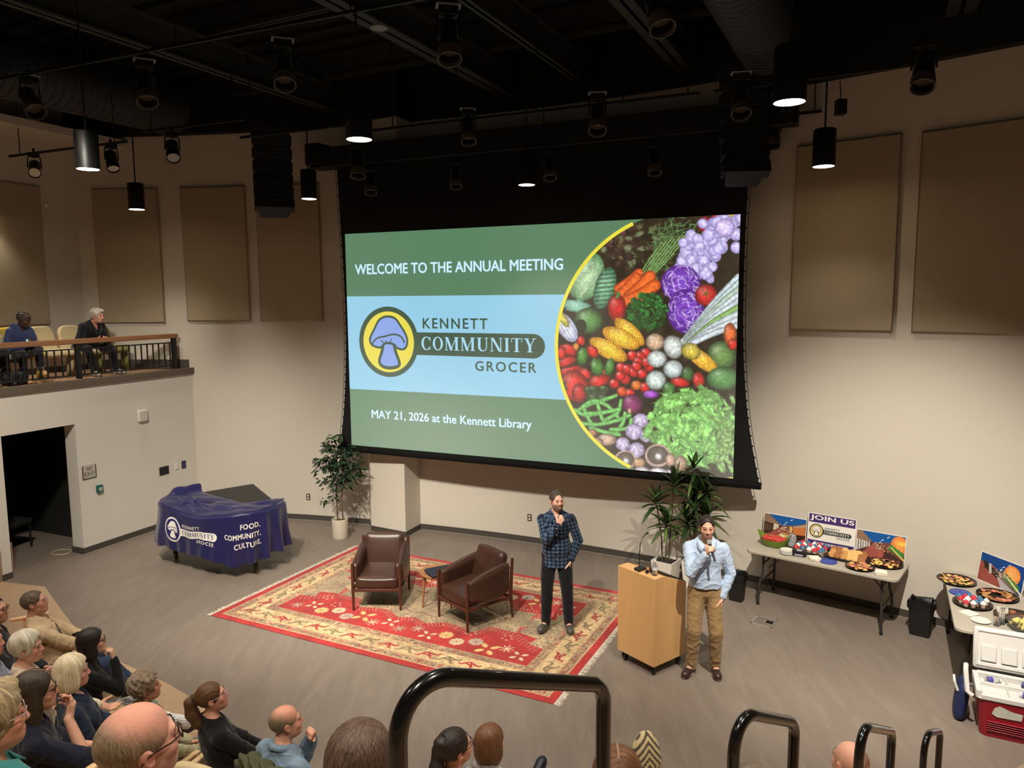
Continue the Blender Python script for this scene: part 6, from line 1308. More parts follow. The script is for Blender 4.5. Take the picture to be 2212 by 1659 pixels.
def person(label, loc, face, cfg, z0=0):
    """face: heading in degrees; local +y ahead, +x to the right; returns the root with body, clothes and hair as children"""
    g = cfg.get; s = g('s', 1.0); h = g('h', .0075); root = thing('person', label, 'person', (loc[0], loc[1], z0), R(face - 90)); sit = g('sit', True)
    seed = g('seed', 1); fat = g('fat', 0.0); fem = g('fem', False); sw = (.155 if fem else .176) * s
    P0 = np.array(g('pelvis', (0, 0, .53 if sit else .93 * s)), float); Rt = rotm(R(g('twist', 0)), R(-g('lean', -8 if sit else 0)), R(g('side', 0)))
    tp = lambda x, y, z: P0 + Rt @ (np.array((x, y, z), float) * s)
    HY, HP, HRr = g('head', (0, 0, 0)); Rh = rotm(R(HY), R(HP), R(HRr)); hs = g('hs', 1.0) * (.96 if fem else 1.0)
    N = tp(0, -.005, .53); HC = N + nrm(Rt @ np.array((0, .28, 1.0)) + Rh @ np.array((0, .1, .5))) * .155 * s * g('neck', 1)
    hp = lambda x, y, z: HC + Rh @ (np.array((x, y, z), float) * hs)
    sk = np.array(g('skin', (206, 158, 132)), float); sk = sk * .72 + np.array((226, 190, 170.)) * .30 if sk[0] > 150 else sk
    SH = {q: tp(q * sw / s, -.01, .445) for q in (-1, 1)}; HI = {q: P0 + Rt @ np.array((q * .085, 0, -.02)) * s for q in (-1, 1)}
    UA, FA, TH, SHN = .285 * s, .255 * s, .425 * s, .42 * s
    arms = {}; dflt = {1: ((.09, .30, .60 + (0 if sit else .25)), None, None, None, .5), -1: ((-.09, .30, .60), None, None, None, .5)}
    for q, key in ((1, 'R'), (-1, 'L')):
        a = g(key, None) or dflt[q]; tgt = hp(q * .035, .15, -.20) if isinstance(a[0], str) else np.array(a[0], float); pole = g(key + 'pole', (q * .7, -.5, -.8)); e, w = ik(SH[q], tgt, UA, FA, pole)
        d = nrm(a[1]) if a[1] is not None else nrm(w - e + np.array((-q * .03, .0, -.02))); t = nrm(a[3]) if a[3] is not None else nrm(np.cross(d, (0, 0, -1)) * q + np.array((0, 0, .5)))
        t = nrm(t - d * (t @ d)); nn = nrm(a[2]) if a[2] is not None else np.cross(t, d) * -q
        nn = nrm(nn - d * (nn @ d)); arms[q] = (SH[q], e, w, d, nn, t, a[4])
    legs = {}
    for q, key in ((1, 'legR'), (-1, 'legL')):
        a = g(key, None)
        if a is None: a = ((q * .11, .46, .08), (q * .12, .5, 1)) if sit else ((q * .1, 0, .08), (q * .1, 1, .1))
        kn, an = ik(HI[q], a[0], TH, SHN, a[1]); legs[q] = (HI[q], kn, an, nrm(a[2]) if len(a) > 2 else np.array((q * .18, 1, 0)) / 1.016)
    show_legs = g('legs', True)
    # ---- skin: one surface
    sd = SD(g('hb', h))
    sd.ell(tp(0, .0, .36), (.155 * s, .10 * s + fat * .5, .19 * s), Rt, .03); sd.ell(tp(0, .015 + fat * .4, .14), (.14 * s + fat, .10 * s + fat, .16 * s), Rt, .04); sd.ell(tp(0, 0, .0), (.155 * s + fat * .7, .11 * s + fat * .5, .12 * s), Rt, .04)
    sd.cap(SH[-1], SH[1], .045 * s, .045 * s, .03); [sd.cap(tp(0, -.025, .54), tp(q * .11, -.015, .475), .042 * s, .04 * s, .03) for q in (-1, 1)]; sd.cap(tp(0, -.02, .48), hp(0, -.02, -.06), .058 * (.88 if fem else 1) * s, .052 * (.85 if fem else 1.05) * s, .03)
    for q in (-1, 1):
        S0, e, w, d, nn, t, cu = arms[q]; sd.cap(S0, e, .046 * s, .038 * s, .012); sd.cap(e, w, .038 * s, .026 * s, .006); cu = [cu] * 5 if not hasattr(cu, '__len__') else cu
        hand(sd, w, d, nn, t, cu)
        if show_legs:
            a, kn, an, ft = legs[q]; sd.cap(a, kn, .078 * s, .052 * s, .03); sd.cap(kn, an, .052 * s, .034 * s, .006); sd.cap(an, an + ft * .13 * s - (0, 0, .04), .035 * s, .026 * s, .02)
    E = lambda x, y, z, r, k=.015, op='+', m=None: sd.ell(hp(x, y, z), np.array(r) * hs, Rh if m is None else Rh @ m, k * hs, op)
    Cp = lambda a, b, ra, rb, k=.01, op='+': sd.cap(hp(*a), hp(*b), ra * hs, rb * hs, k * hs, op)
    jw = .9 if fem else 1.0
    E(0, -.014, .032, (.074, .096, .086)); E(0, .032, -.028, (.060 * jw, .062, .078), .03); E(0, .058, -.082, (.034 * jw, .034, .030), .025); E(0, .03, -.06, (.056 * jw, .05, .045), .03)
    Cp((-.034, .078, .026), (.034, .078, .026), .013, .013, .014); Cp((0, .086, .020), (0, .1065, -.024), .0075, .0105, .010); [E(q * .0105, .098, -.029, (.0075, .010, .007), .006) for q in (-1, 1)]
    for q in (-1, 1):
        E(q * .040, .062, -.022, (.022, .022, .022), .02); E(q * .031, .098, .008, (.016, .014, .012), .010, '-'); Cp((q * .016, .0865, .0175), (q * .031, .0895, .0200), .0042, .0050, .004); Cp((q * .031, .0895, .0200), (q * .046, .082, .0155), .0050, .0042, .004); Cp((q * .02, .086, -.004), (q * .042, .083, -.004), .0035, .0035, .004); E(q * .076, -.012, -.002, (.010, .022, .032), .006, '+', rotm(q * -.35, .15)); E(q * .086, -.004, .0, (.006, .011, .017), .005, '-')
    E(0, .088, -.058, (.023, .011, .0065), .006); E(0, .087, -.069, (.019, .011, .0065), .005); Cp((-.02, .099, -.0635), (.02, .099, -.0635), .002, .002, .003, '-')
    V, F = sd.build(); loc_h = (V - HC) @ Rh / hs; c = np.tile(sk, (len(V), 1)); x, y, z = loc_h.T
    near = lambda cx, cy, cz, r: np.exp(-((x - cx) ** 2 + (y - cy) ** 2 + (z - cz) ** 2) / r ** 2)[:, None]
    mixc = lambda c, k, w: c * (1 - w) + np.array(k, float) * w
    hd = (np.abs(loc_h) < .17).all(1)[:, None]
    red = sk * (1.02, .86, .84)
    for q in (-1, 1): c = mixc(c, red, .5 * near(q * .045, .07, -.02, .03)); c = mixc(c, sk * (.72, .62, .6), .55 * near(q * .031, .09, .010, .018)); c = mixc(c, red, .5 * near(q * .085, -.01, 0, .03))
    c = mixc(c, red, .5 * near(0, .11, -.022, .018)); lip = np.exp(-((x / .024) ** 2 + ((z + .063) / .0095) ** 2 + ((y - .092) / .02) ** 2) ** 2)[:, None]
    bd = g('beard', 0)
    if bd:
        m = (np.clip((-.022 - z) / .02, 0, 1) * np.clip((y + .005) / .03, 0, 1) * np.clip((.125 + z) / .01, 0, 1) * np.clip(1 - near(0, .1, -.062, .016)[:, 0] * .7, 0, 1) * (hd[:, 0]))[:, None]; m = np.maximum(m, (np.exp(-((x / .026) ** 2 + ((z + .045) / .008) ** 2) ** 2) * (y > .06) * hd[:, 0])[:, None])
        m = m * np.clip(1 - np.clip((z + .035) / .02, 0, 1) * (np.abs(x) < .035), 0, 1)[:, None]; c = mixc(c, g('beardcol', (46, 34, 28)), bd * m * (.75 + .25 * vnoise(V, 300, 3)[:, None]))
    c = mixc(c, sk * (.82, .5, .48), .5 * lip * hd)
    if g('spots'): c = c * (1 - .1 * np.clip(vnoise(V, 60, 9), 0, 1)[:, None])
    body = obj('body', (V, F), M_skin, root, smooth=180, col=lin(np.clip(c, 0, 255)))
    if g('face', True):
        for q in (-1, 1):
            ctr = hp(q * .031, .0770, .008); o = obj('eye', [ball(.0125 * hs, x=ctr[0], y=ctr[1], z=ctr[2], seg=12, rings=8)], M_eye, root); f = hp(q * .031 + g('gaze', 0), .0860, .008); obj('iris', [ball(.0068 * hs, x=f[0], y=f[1], z=f[2], seg=10, rings=6)], M_iris, o)
            bp = [hp(q * a, b, c_) for a, b, c_ in ((.013, .0905, .030), (.030, .0915, .0355), (.049, .079, .031))]; bm_ = mat('brow_%d_%d_%d' % tuple(g('haircol', (50, 38, 30))), tuple(np.array(g('haircol', (50, 38, 30))) * .8), .8); obj('eyebrow', [tube(bp, [.0022, .0030, .0014], 6)], bm_, root)
    if g('glasses'):
        gm = M_gl2 if g('glasses') == 2 else M_gl; fr_ = []
        for q in (-1, 1): fr_.append(tube([hp(q * .032 + .021 * math.cos(a), .103 - .25 * abs(.021 * math.cos(a)) * (1 if q * math.cos(a) > 0 else 0), .007 + .018 * math.sin(a)) for a in np.linspace(0, 6.283, 19)[:-1]], .0022, 6, closed=True))
        obj('glasses', fr_ + [tube([hp(-.011, .104, .010), hp(0, .109, .013), hp(.011, .104, .010)], .002, 6)] + [tube([hp(q * .053, .098, .012), hp(q * .074, .06, .014), hp(q * .082, -.005, .012), hp(q * .08, -.03, -.008)], .0022, 6) for q in (-1, 1)], gm, root)
    # ---- clothes
    fold = lambda amp, f: (lambda p: amp * .6 * vnoise(p, f, seed) - amp * 1.5 * ((1 - np.abs(np.tanh(vnoise(p * (1, 1, .75), f * 1.25, seed + 4)))) ** 4 - .2) - amp * .8 * ((1 - np.abs(np.tanh(vnoise(p * (.7, .7, 1.3), f * 2.1, seed + 7)))) ** 4 - .2))
    def colour(name, V, base, seed_=0):
        c = np.tile(np.array(base, float), (len(V), 1)); pat = g(name + '_pat')
        if pat:
            segs = [(arms[q][0], arms[q][1]) for q in (-1, 1)] + [(arms[q][1], arms[q][2]) for q in (-1, 1)] if name == 'top' else [(legs[q][0], legs[q][1]) for q in (-1, 1)] + [(legs[q][1], legs[q][2]) for q in (-1, 1)]
            L = (V - P0) @ Rt; u = np.arctan2(L[:, 0], L[:, 1] + .02) * .15; v = L[:, 2].copy(); best = np.full(len(V), .075 if name == 'top' else 9)
            if name == 'top': best = np.where(np.abs(L[:, 0]) < .15 * s, .04, .075)
            for a, b in segs:
                t_ = b - a; l = np.linalg.norm(t_); t_ /= l; w = V - a; al = np.clip(w @ t_, 0, l); dv = w - al[:, None] * t_; dd = np.linalg.norm(dv, axis=1); e1 = nrm(np.cross(t_, (.3, 1, .2))); e2 = np.cross(t_, e1); m = dd < best; u = np.where(m, np.arctan2(dv @ e1, dv @ e2) * .05, u); v = np.where(m, al, v); best = np.where(m, dd, best)
            c = pat(u, v, c)
        return np.clip(c, 0, 255)
    tc_ = g('top', (60, 60, 66)); e = g('loose', .013); sd = SD(g('ht', h)); hem = g('hem', -.10 if not sit else -.06)
    sd.ell(tp(0, 0, .36), (.158 * s + e, .105 * s + e + fat * .5, .19 * s + e), Rt, .03); sd.ell(tp(0, .015 + fat * .4, .14), (.145 * s + e + fat, .105 * s + e + fat, .18 * s), Rt, .05); sd.cap(tp(-.045, .0, .06), tp(-.045, .0, hem / s - .03), .105 * s + e + fat * .6, .112 * s + e + fat * .5, .05); sd.cap(tp(.045, .0, .06), tp(.045, .0, hem / s - .03), .105 * s + e + fat * .6, .112 * s + e + fat * .5, .05)
    if fem: [sd.ell(tp(q * .07, .085, .32), (.06 * s, .055 * s, .065 * s), Rt, .04) for q in (-1, 1)]
    sd.cut(Rt @ np.array((0, 0, -1.)), -(Rt @ np.array((0, 0, 1.))) @ P0 - hem * s)
    sd.cap(SH[-1], SH[1], .049 * s + e * .5, .049 * s + e * .5, .03); [sd.cap(tp(0, -.025, .54), tp(q * .11, -.015, .472), .046 * s + e * .3, .043 * s + e * .4, .025) for q in (-1, 1)]; sd.cap(tp(0, -.01, .46), tp(0, -.01, .53), .072 * s, .060 * s, .03)
    slv = g('sleeve', 1.0)
    for q in (-1, 1):
        S0, el, w = arms[q][:3]
        if slv > .5: sd.cap(S0, el, .046 * s + e * .8, .042 * s + e, .015); sd.cap(el, el + (w - el) * (slv * .97), .042 * s + e, .030 * s + e * .8, .006)
        else: sd.cap(S0, S0 + (el - S0) * slv * 2, .048 * s + e, .052 * s + e, .015)
    vn = g('vneck', .05); sd.cap(tp(0, .06, .56), tp(0, .10 + vn * .3, .52 - vn), .055 * s, .02 * s, .01, '-'); sd.cap(tp(0, .0, .56), tp(0, .02, .68), .062 * s, .075 * s, .01, '-')
    if g('collar'):
        for q in (-1, 1): sd.cap(tp(0, -.075, .555), tp(q * .06, -.03, .553), .014, .014, .006); sd.cap(tp(q * .06, -.03, .553), tp(q * .045, .055, .515), .014, .011, .006); sd.cap(tp(q * .045, .055, .515), tp(q * .062, .088, .475), .011, .008, .006)
    if g('hood'): sd.cap(tp(-.09, -.06, .52), tp(.09, -.06, .52), .05, .05, .03); [sd.cap(tp(q * .1, -.04, .53), tp(q * .05, .09, .44), .035, .015, .03) for q in (-1, 1)]
    V, F = sd.build(fold(g('fold', .0045), g('foldf', 26))); tv = V; obj(g('top_name', 'shirt'), (V, F), M_cloth, root, smooth=180, col=lin(colour('top', V, tc_)))
    if g('collar'):
        for q in (-1, 1):
            up_ = [(0, -.078, .575), (q * .055, -.055, .575), (q * .070, .005, .562), (q * .050, .062, .530), (q * .014, .088, .498)]; lo_ = [(0, -.105, .54), (q * .078, -.072, .54), (q * .10, .01, .522), (q * .096, .085, .478), (q * .062, .128, .445)]
            U_ = np.array([tp(*p) for p in smooth2(up_, False, 4)]); L_ = np.array([tp(*p) for p in smooth2(lo_, False, 4)]); n_u = len(U_); co = obj('collar', [(np.r_[U_, L_], [(i, i + 1, n_u + i + 1, n_u + i) for i in range(n_u - 1)])], M_cloth, root, smooth=180, col=lin(np.tile(np.array(tc_, float) if not g('top_pat') else np.array((52, 70, 98.)), (2 * n_u, 1)))); so2 = co.modifiers.new('thick', 'SOLIDIFY'); so2.thickness = .006; so2.offset = 0
    if g('buttons'):
        L = (V - P0) @ Rt; bs_ = []
        for zz in np.arange(.0, .46, .083):
            m = (np.abs(L[:, 0] - .004) < .02) & (np.abs(L[:, 2] - zz) < .02) & (L[:, 1] > 0)
            if m.any(): p = P0 + Rt @ np.array((.004, L[m, 1].max() + .001, zz)); bs_.append(ball(.0055, .003, .0055, *p, seg=8, rings=5))
        for b_ in bs_: obj('button', [b_], M_pl, root)
    if show_legs:
        e2 = g('ploose', .014); sd = SD(g('hp', h)); sd.ell(P0 + Rt @ np.array((0, -.005, .0)), (.155 * s + e2 * .6 + fat * .7, .112 * s + e2 * .6 + fat * .5, .13 * s), Rt, .04)
        sd.cut(Rt @ np.array((0, 0, 1.)), (Rt @ np.array((0, 0, 1.))) @ P0 + g('waist', .08) * s)
        for q in (-1, 1): a, kn, an, ft = legs[q]; sd.cap(a, kn, .080 * s + e2, .056 * s + e2, .03); sd.cap(kn, an + (kn - an) * .02, .056 * s + e2, .042 * s + e2, .006)
        V, F = sd.build(fold(g('pfold', .0045), 22)); obj('trousers', (V, F), M_cloth, root, smooth=180, col=lin(colour('pants', V, g('pants', (40, 42, 50)))))
        if g('belt'):
            sd = SD(h); sd.ell(P0 + Rt @ np.array((0, -.005, .0)), (.155 * s + e2 * .6 + .012 + fat * .7, .112 * s + e2 * .6 + .012 + fat * .5, .15 * s), Rt, .04); up = Rt @ np.array((0, 0, 1.)); sd.cut(up, up @ P0 + .082 * s); sd.cut(-up, -(up @ P0) - .046 * s); V, F = sd.build(); obj('belt', (V, F), M_shoe, root, smooth=180, col=lin(np.tile(np.array((40, 24, 20.)), (len(V), 1))))
            fy = V[np.abs(V[:, 0] - P0[0]) < .02][:, 1].max(); obj('buckle', [box(.04, .006, .03, P0[0], fy, P0[2] + .062)], mat('buckle_steel', (180, 176, 168), .3, 1), root, bevel=.002)
        for q in (-1, 1):
            a, kn, an, ft = legs[q]; up = nrm(np.cross(np.cross(ft, kn - an), ft)) if g('footfree') else np.array((0, 0, 1.)); f3 = nrm(ft - up * (ft @ up)); sdn = np.cross(f3, up); B = np.stack([sdn, f3, up], 1); c0 = an - up * .045
            sd = SD(.005); sd.ell(c0 + f3 * .085, (.045, .105, .052), B, .02); sd.ell(c0 - f3 * .02, (.040, .06, .062), B, .03); sd.cap(c0, an + up * .015, .043, .044, .02); sd.ell(c0 + f3 * .14, (.042, .05, .036), B, .02); sd.cut(-up, -(up @ (an - up * .078))); V, F = sd.build(); sc = np.tile(np.array(g('shoe', (40, 28, 24)), float), (len(V), 1)); so_ = obj('shoe', (V, F), M_shoe, root, smooth=180, col=lin(sc))
            sd = SD(.005); sd.ell(c0 + f3 * .062, (.050, .138, .06), B, .01); sd.cut(-up, -(up @ (an - up * .079))); sd.cut(up, up @ (an - up * .064)); V, F = sd.build(); obj('sole', (V, F), M_shoe, so_, smooth=60, col=lin(np.tile(np.array(g('sole', (70, 60, 54)), float), (len(V), 1))))
            if g('laces'): obj('laces', [tube([c0 + f3 * (.05 + .02 * i) + sdn * .02 * w_ + up * (.050 - .006 * i), c0 + f3 * (.06 + .02 * i) - sdn * .02 * w_ + up * (.050 - .006 * i)], .0028, 5) for i in range(3) for w_ in (-1, 1)], mat('lace_%d' % g('laces')[0], g('laces'), .8), so_)
    # ---- hair
    st = g('hair', 'short')
    if st != 'none':
        hh = g('hh', .0055); sd = SD(hh); E = lambda x, y, z, r, k=.015, op='+': sd.ell(hp(x, y, z), np.array(r) * hs, Rh, k * hs, op); Cq = lambda a, b, ra, rb, k=.02: sd.cap(hp(*a), hp(*b), ra * hs, rb * hs, k * hs)
        t = {'short': .008, 'crop': .006, 'ring': .004, 'curly': .022, 'bob': .016, 'long': .014, 'pony': .008, 'bun': .009, 'pixie': .018, 'braids': .007, 'swept': .02}[st]
        E(0, -.016, .034, (.074 + t, .097 + t, .086 + t))
        if st in ('bob', 'pixie', 'long', 'swept'): E(0, -.01, .06, (.07 + t, .085 + t, .066 + t), .02)
        pass
        fz = {'short': -.012, 'crop': -.010, 'swept': -.028}.get(st, -.03); [E(q * .072, .078, -.012, (.026, .050, .05), .01, '-') for q in (-1, 1) if st in ('short', 'crop')]; E(0, .118, fz, (.078, .086, .116), .016 if st in ('short', 'crop') else .008, '-'); E(0, .12, -.05, (.09, .08, .07), .01, '-')
        [E(q * .090, .012, -.012, (.022, .024, .032), .008, '-') for q in (-1, 1) if st not in ('bob', 'long')]
        nz_ = Rh @ nrm(np.array((0, .36, -1.))); sd.cut(nz_, nz_ @ HC + (.046 if st not in ('curly', 'pixie') else .06) * hs)
        if st == 'bob':
            for q in (-1, 1): E(q * .074, -.008, -.045, (.028, .062, .09), .035)
            E(0, -.07, -.045, (.086, .055, .10), .035); sd.cut(Rh @ np.array((0, 0, -1.)), (Rh @ np.array((0, 0, -1.))) @ HC + .125 * hs)
        if st == 'long':
            for q in (-1, 1): E(q * .074, -.005, -.06, (.024, .045, .09), .02); Cq((q * .07, -.02, -.1), (q * .085, .0, -.26), .034, .022, .02)
            E(0, -.085, -.13, (.092, .045, .17), .03); E(0, -.105, -.24, (.085, .035, .08), .03)
        if st == 'pony':
            P_ = [(0, -.10, .055), (0, -.155, .03), (0, -.165, -.06), (.0, -.145, -.15), (.01, -.12, -.23)]; rr = [.03, .042, .05, .046, .02]
            for i in range(4): Cq(P_[i], P_[i + 1], rr[i], rr[i + 1], .015)
        if st == 'bun':
            E(0, -.085, .075, (.045, .04, .04), .01); Cq((-.03, -.10, .02), (.0, -.125, -.05), .03, .04, .02); E(0, -.13, -.075, (.05, .045, .055), .015)
        if st == 'swept': E(-.02, .05, .105, (.05, .045, .024), .02)
        rg = {'curly': .007, 'ring': .0006, 'crop': .0008, 'short': .0016, 'pixie': .005, 'swept': .004}.get(st, .0013); mode = {'pony': 'back', 'bun': 'back', 'braids': 'back'}.get(st, 'side' if g('part') else 'down')
        def coord(p):
            l = (p - HC) @ Rh / hs; x, y, z = l.T
            if mode == 'back': return np.arctan2(x, z + .02 + np.clip(-y, 0, .1)) * 3, l
            if mode == 'side': w = np.clip((z - .03) / .06, 0, 1); return np.arctan2(x, y + .03) * 2 * (1 - w) + w * (y * 28 + 3 * np.sign(x)), l
            return np.arctan2(x, y + .045) * 3, l
        def strand(p):
            q, l = coord(p)
            if st == 'braids': return .006 * np.cos(q * 7)
            if st == 'curly': return rg * (vnoise(p, 130, seed) + .7 * vnoise(p, 230, seed + 2))
            return rg * (1.6 * hash1(q * 5 + vnoise(p, 18, 5) * .3, 1) - .8) + rg * .9 * vnoise(p, 55, seed) + (.0022 * vnoise(p, 120, seed + 1) if st in ('short', 'crop', 'swept', 'pixie') else 0)
        V, F = sd.build(strand); q, l = coord(V); hc = np.array(g('haircol', (50, 38, 30)), float); hc2 = np.array(g('haircol2', hc * 1.55), float)
        w = hash1(q * 6 + vnoise(V, 16, 7) * .4, 5); w = np.clip((w - .2) * 1.4, 0, 1)[:, None]; c = hc * (.88 + .16 * w); c2 = hc2 * (.85 + .2 * w)
        x, y, z = l.T; ta = R(g('tau', 45 if fem else -20)); p_ = (y + .02) * math.cos(ta) - z * math.sin(ta); rho = np.hypot(x, p_) + .012; flow = np.c_[x / rho, p_ / rho, (y * math.sin(ta) + z * math.cos(ta)) * 1.1]; rho = np.hypot(x, y + .03) + .012
        if mode == 'back': rho = np.hypot(x, z + .02) + .012; flow = np.c_[x / rho, (z + .02) / rho, y * 1.1]; m = (y < -.115)[:, None]; flow = np.where(m, np.c_[x * 14, (y + .14) * 14, z * 1.1], flow)
        if mode == 'side': k_ = np.clip((.085 - z) / .06, 0, 1); flow = np.c_[x / rho * k_ + 3 * np.sign(x) * (1 - k_) * (z > .03), y / .09, z * 1.1 + np.abs(x)]
        if st == 'curly': flow = np.c_[x * 9 + .8 * vnoise(V, 50, 1), y * 9 + .8 * vnoise(V, 50, 2), z * 9]
        if st == 'braids': c = np.where((np.cos(q * 7) > .75)[:, None], np.array((150, 124, 104.)), c)
        if st == 'ring': lim = .056 - .62 * (l[:, 1] + .02) + .014 * vnoise(V, 40, 4); tw_ = np.clip((l[:, 2] - lim) / .06 + .35 - .3 * w[:, 0], 0, 1)[:, None] ** .8; ss_ = sk * (1.04, .98, .97) * (1 - .06 * np.clip(vnoise(V, 60, 9), 0, 1))[:, None]; c = c * (1 - tw_) + ss_ * tw_; c2 = c2 * (1 - tw_) + ss_ * tw_
        if st in ('short', 'crop'): ed_ = np.clip((l[:, 1] - .055) / .03, 0, 1) * np.clip((l[:, 2] - .02) / .03, 0, 1) * np.clip((.098 - l[:, 2]) / .02, 0, 1); c = mixc(c, sk * .6, (.45 * ed_ * (w[:, 0] > .3))[:, None])
        if g('part'): c = mixc(c, sk * .95, (np.exp(-((l[:, 0] - g('partx', 0)) / .004) ** 2) * (l[:, 2] > .05) * (l[:, 1] > -.07))[:, None] * .8)
        if st == 'braids' or g('part'): c2 = np.where(np.abs(c - hc * (.88 + .16 * w)).sum(1, keepdims=True) > 12, c, c2)
        ho = obj('hair', (V, F), M_hair, root, smooth=180, col=lin(np.clip(c, 0, 255))); a2 = ho.data.color_attributes.new('Col2', 'FLOAT_COLOR', 'POINT'); cc = np.ones((len(V), 4), np.float32); cc[:, :3] = lin(np.clip(c2, 0, 255)); a2.data.foreach_set('color', cc.ravel()); af = ho.data.attributes.new('flow', 'FLOAT_VECTOR', 'POINT'); af.data.foreach_set('vector', flow.astype(np.float32).ravel())
        if st == 'pony': obj('hair_tie', [tube([hp(.034 * math.cos(a), -.125, .045 + .034 * math.sin(a)) for a in np.linspace(0, 6.283, 15)[:-1]], .006, 6, closed=True)], M_black, root)
        if st == 'bun': obj('hair_clip', [tube([hp(.04, -.05, .10), hp(.0, -.06, .125), hp(-.04, -.05, .10)], .006, 6)] + [tube([hp(x_, -.055, .115), hp(x_, -.085, .10)], .003, 5) for x_ in (-.03, -.01, .01, .03)], M_black, root)
    root['_'] = 0; del root['_']
    W4 = Matrix.Translation((loc[0], loc[1], z0)) @ Matrix.Rotation(R(face - 90), 4, 'Z'); return root, lambda p: W4 @ Vector(p), dict(hp=hp, arms=arms, legs=legs, tp=tp, HC=HC)
# cloth patterns
def plaid(u, v, c):
    a = (u / .047) % 1; b = (v / .047) % 1; dk = np.array((24, 28, 44.)); md = np.array((58, 80, 108.)); lt = np.array((84, 112, 142.))
    sa, sb = (a < .46), (b < .46); o = np.where((sa & sb)[:, None], dk * .75, np.where((sa | sb)[:, None], (dk + md) / 2, lt)); th = (((a > .70) & (a < .78)) | ((b > .70) & (b < .78))); return np.where((th & ~sa & ~sb)[:, None], md * .9, o)
def gingham(u, v, c):
    a = (u / .012) % 1 < .5; b = (v / .012) % 1 < .5; return np.where((a & b)[:, None], np.array((66, 72, 130.)), np.where((a | b)[:, None], np.array((150, 154, 190.)), np.array((226, 226, 232.))))
def stripes(u, v, c): return np.where(((u / .016) % 1 < .22)[:, None], np.array((70, 76, 90.)), np.array((226, 224, 220.)))
def tweedy(u, v, c): return np.array((168, 164, 158.)) * (.75 + .5 * hash1(v * 180, 3) * hash1(u * 160, 4) + .1 * np.sin(v * 150))[:, None]
def leafy(u, v, c): return np.where((np.sin(u * 90 + 2 * np.sin(v * 70)) * np.sin(v * 80) > .3)[:, None], np.array((120, 104, 78.)), np.array((206, 192, 160.)))
def jacketed(u, v, c): return np.where((np.abs(u) < .045 - .06 * (v - .1))[:, None] & (v < .6)[:, None], np.array((40, 34, 32.)), c)
# ---------------------------------------------------------------- the two men on the stage
up = (0, 0, 1)
m1c = dict(sit=False, s=1.0, h=.0065, hb=.0055, skin=(212, 162, 136), hair='crop', haircol=(44, 37, 32), haircol2=(92, 82, 74), beard=.75, beardcol=(62, 48, 42), top=(70, 100, 140), top_pat=plaid, collar=True, buttons=True, hem=-.13, loose=.016, fat=.012, pants=(22, 22, 25), shoe=(78, 76, 72), sole=(140, 134, 124), laces=(60, 60, 60), ploose=.016, head=(24, 4, 0), gaze=.003, fold=.004,
    R=((-.015, .235, 1.375), (-.45, .15, .9), (-.2, -.9, .2), (.75, -.25, .55), (1.05, 1.1, 1.15, 1.2, .5)), Rpole=(.55, -.1, -1), L=((-.175, .055, .885), (.15, .0, -1), (.9, -.1, .35), (.1, 1, .25), .3), Lpole=(-.9, -.55, .1), legR=((.13, .03, .085), (.12, 1, .1), (.45, .9, 0)), legL=((-.15, .05, .085), (-.12, 1, .1), (-.1, 1, 0)), seed=3)
person('man in blue plaid shirt and black jeans, hand at chin, standing on the rug', (.53, 8.78), 268, m1c, .012)
m2c = dict(sit=False, s=1.02, h=.0065, hb=.0055, skin=(204, 150, 122), hair='short', haircol=(26, 20, 18), haircol2=(50, 40, 34), beard=.5, beardcol=(84, 66, 58), top=(172, 190, 214), collar=True, buttons=True, hem=.04, loose=.014, fold=.005, foldf=30, pants=(146, 118, 80), waist=.085, belt=True, shoe=(52, 34, 32), sole=(196, 182, 160), laces=(196, 160, 110), ploose=.017, head=(0, -6, 0), pfold=.0045, vneck=.09,
    R=((.03, .225, 1.405), (-.35, .35, .85), (-.75, -.3, -.2), (.1, -.85, .45), (1.15, 1.15, 1.1, 1.1, .9)), Rpole=(.7, -.2, -1), L=((-.175, .055, .89), (.15, .0, -1), (.9, -.2, .3), (.1, 1, .2), .3), Lpole=(-1, -.45, .05), legR=((.13, .02, .085), (.1, 1, .1), (.5, .87, 0)), legL=((-.13, .0, .085), (-.1, 1, .1), (-.05, 1, 0)), seed=5)
m2, w2, i2 = person('man in a light blue shirt and khaki trousers speaking into a microphone beside the lectern', (2.06, 7.66), 262, m2c)
S0, e_, w_, d_, n_, t_, _c = i2['arms'][1]; gp = w_ + d_ * .075 + n_ * .034; ax_ = nrm(t_ * 1 + np.array((0, -.1, .4))); mth = i2['hp'](0, .145, -.075)
ax_ = nrm(mth - gp); mic = thing('handheld_microphone', 'black handheld microphone with a silver grille held by the man in the light blue shirt', 'microphone', w2(gp))
rz_ = Matrix.Rotation(R(262 - 90), 3, 'Z'); wa = rz_ @ Vector(ax_); q_ = wa.to_track_quat('Z', 'Y').to_matrix().to_4x4()
obj('mic_handle', [xf(lathe([(1e-4, -.12), (.011, -.12), (.012, -.1), (.014, .02), (.019, .055), (.02, .06), (1e-4, .06)], 16), q_)], M_blk, mic); obj('grille', [xf(lathe([(.02, .06), (.026, .075), (.027, .09), (.02, .108), (1e-4, .114)], 18), q_)], mat('silver_grille', (176, 172, 166), .45, .7, bump=.6, bs=500), mic)
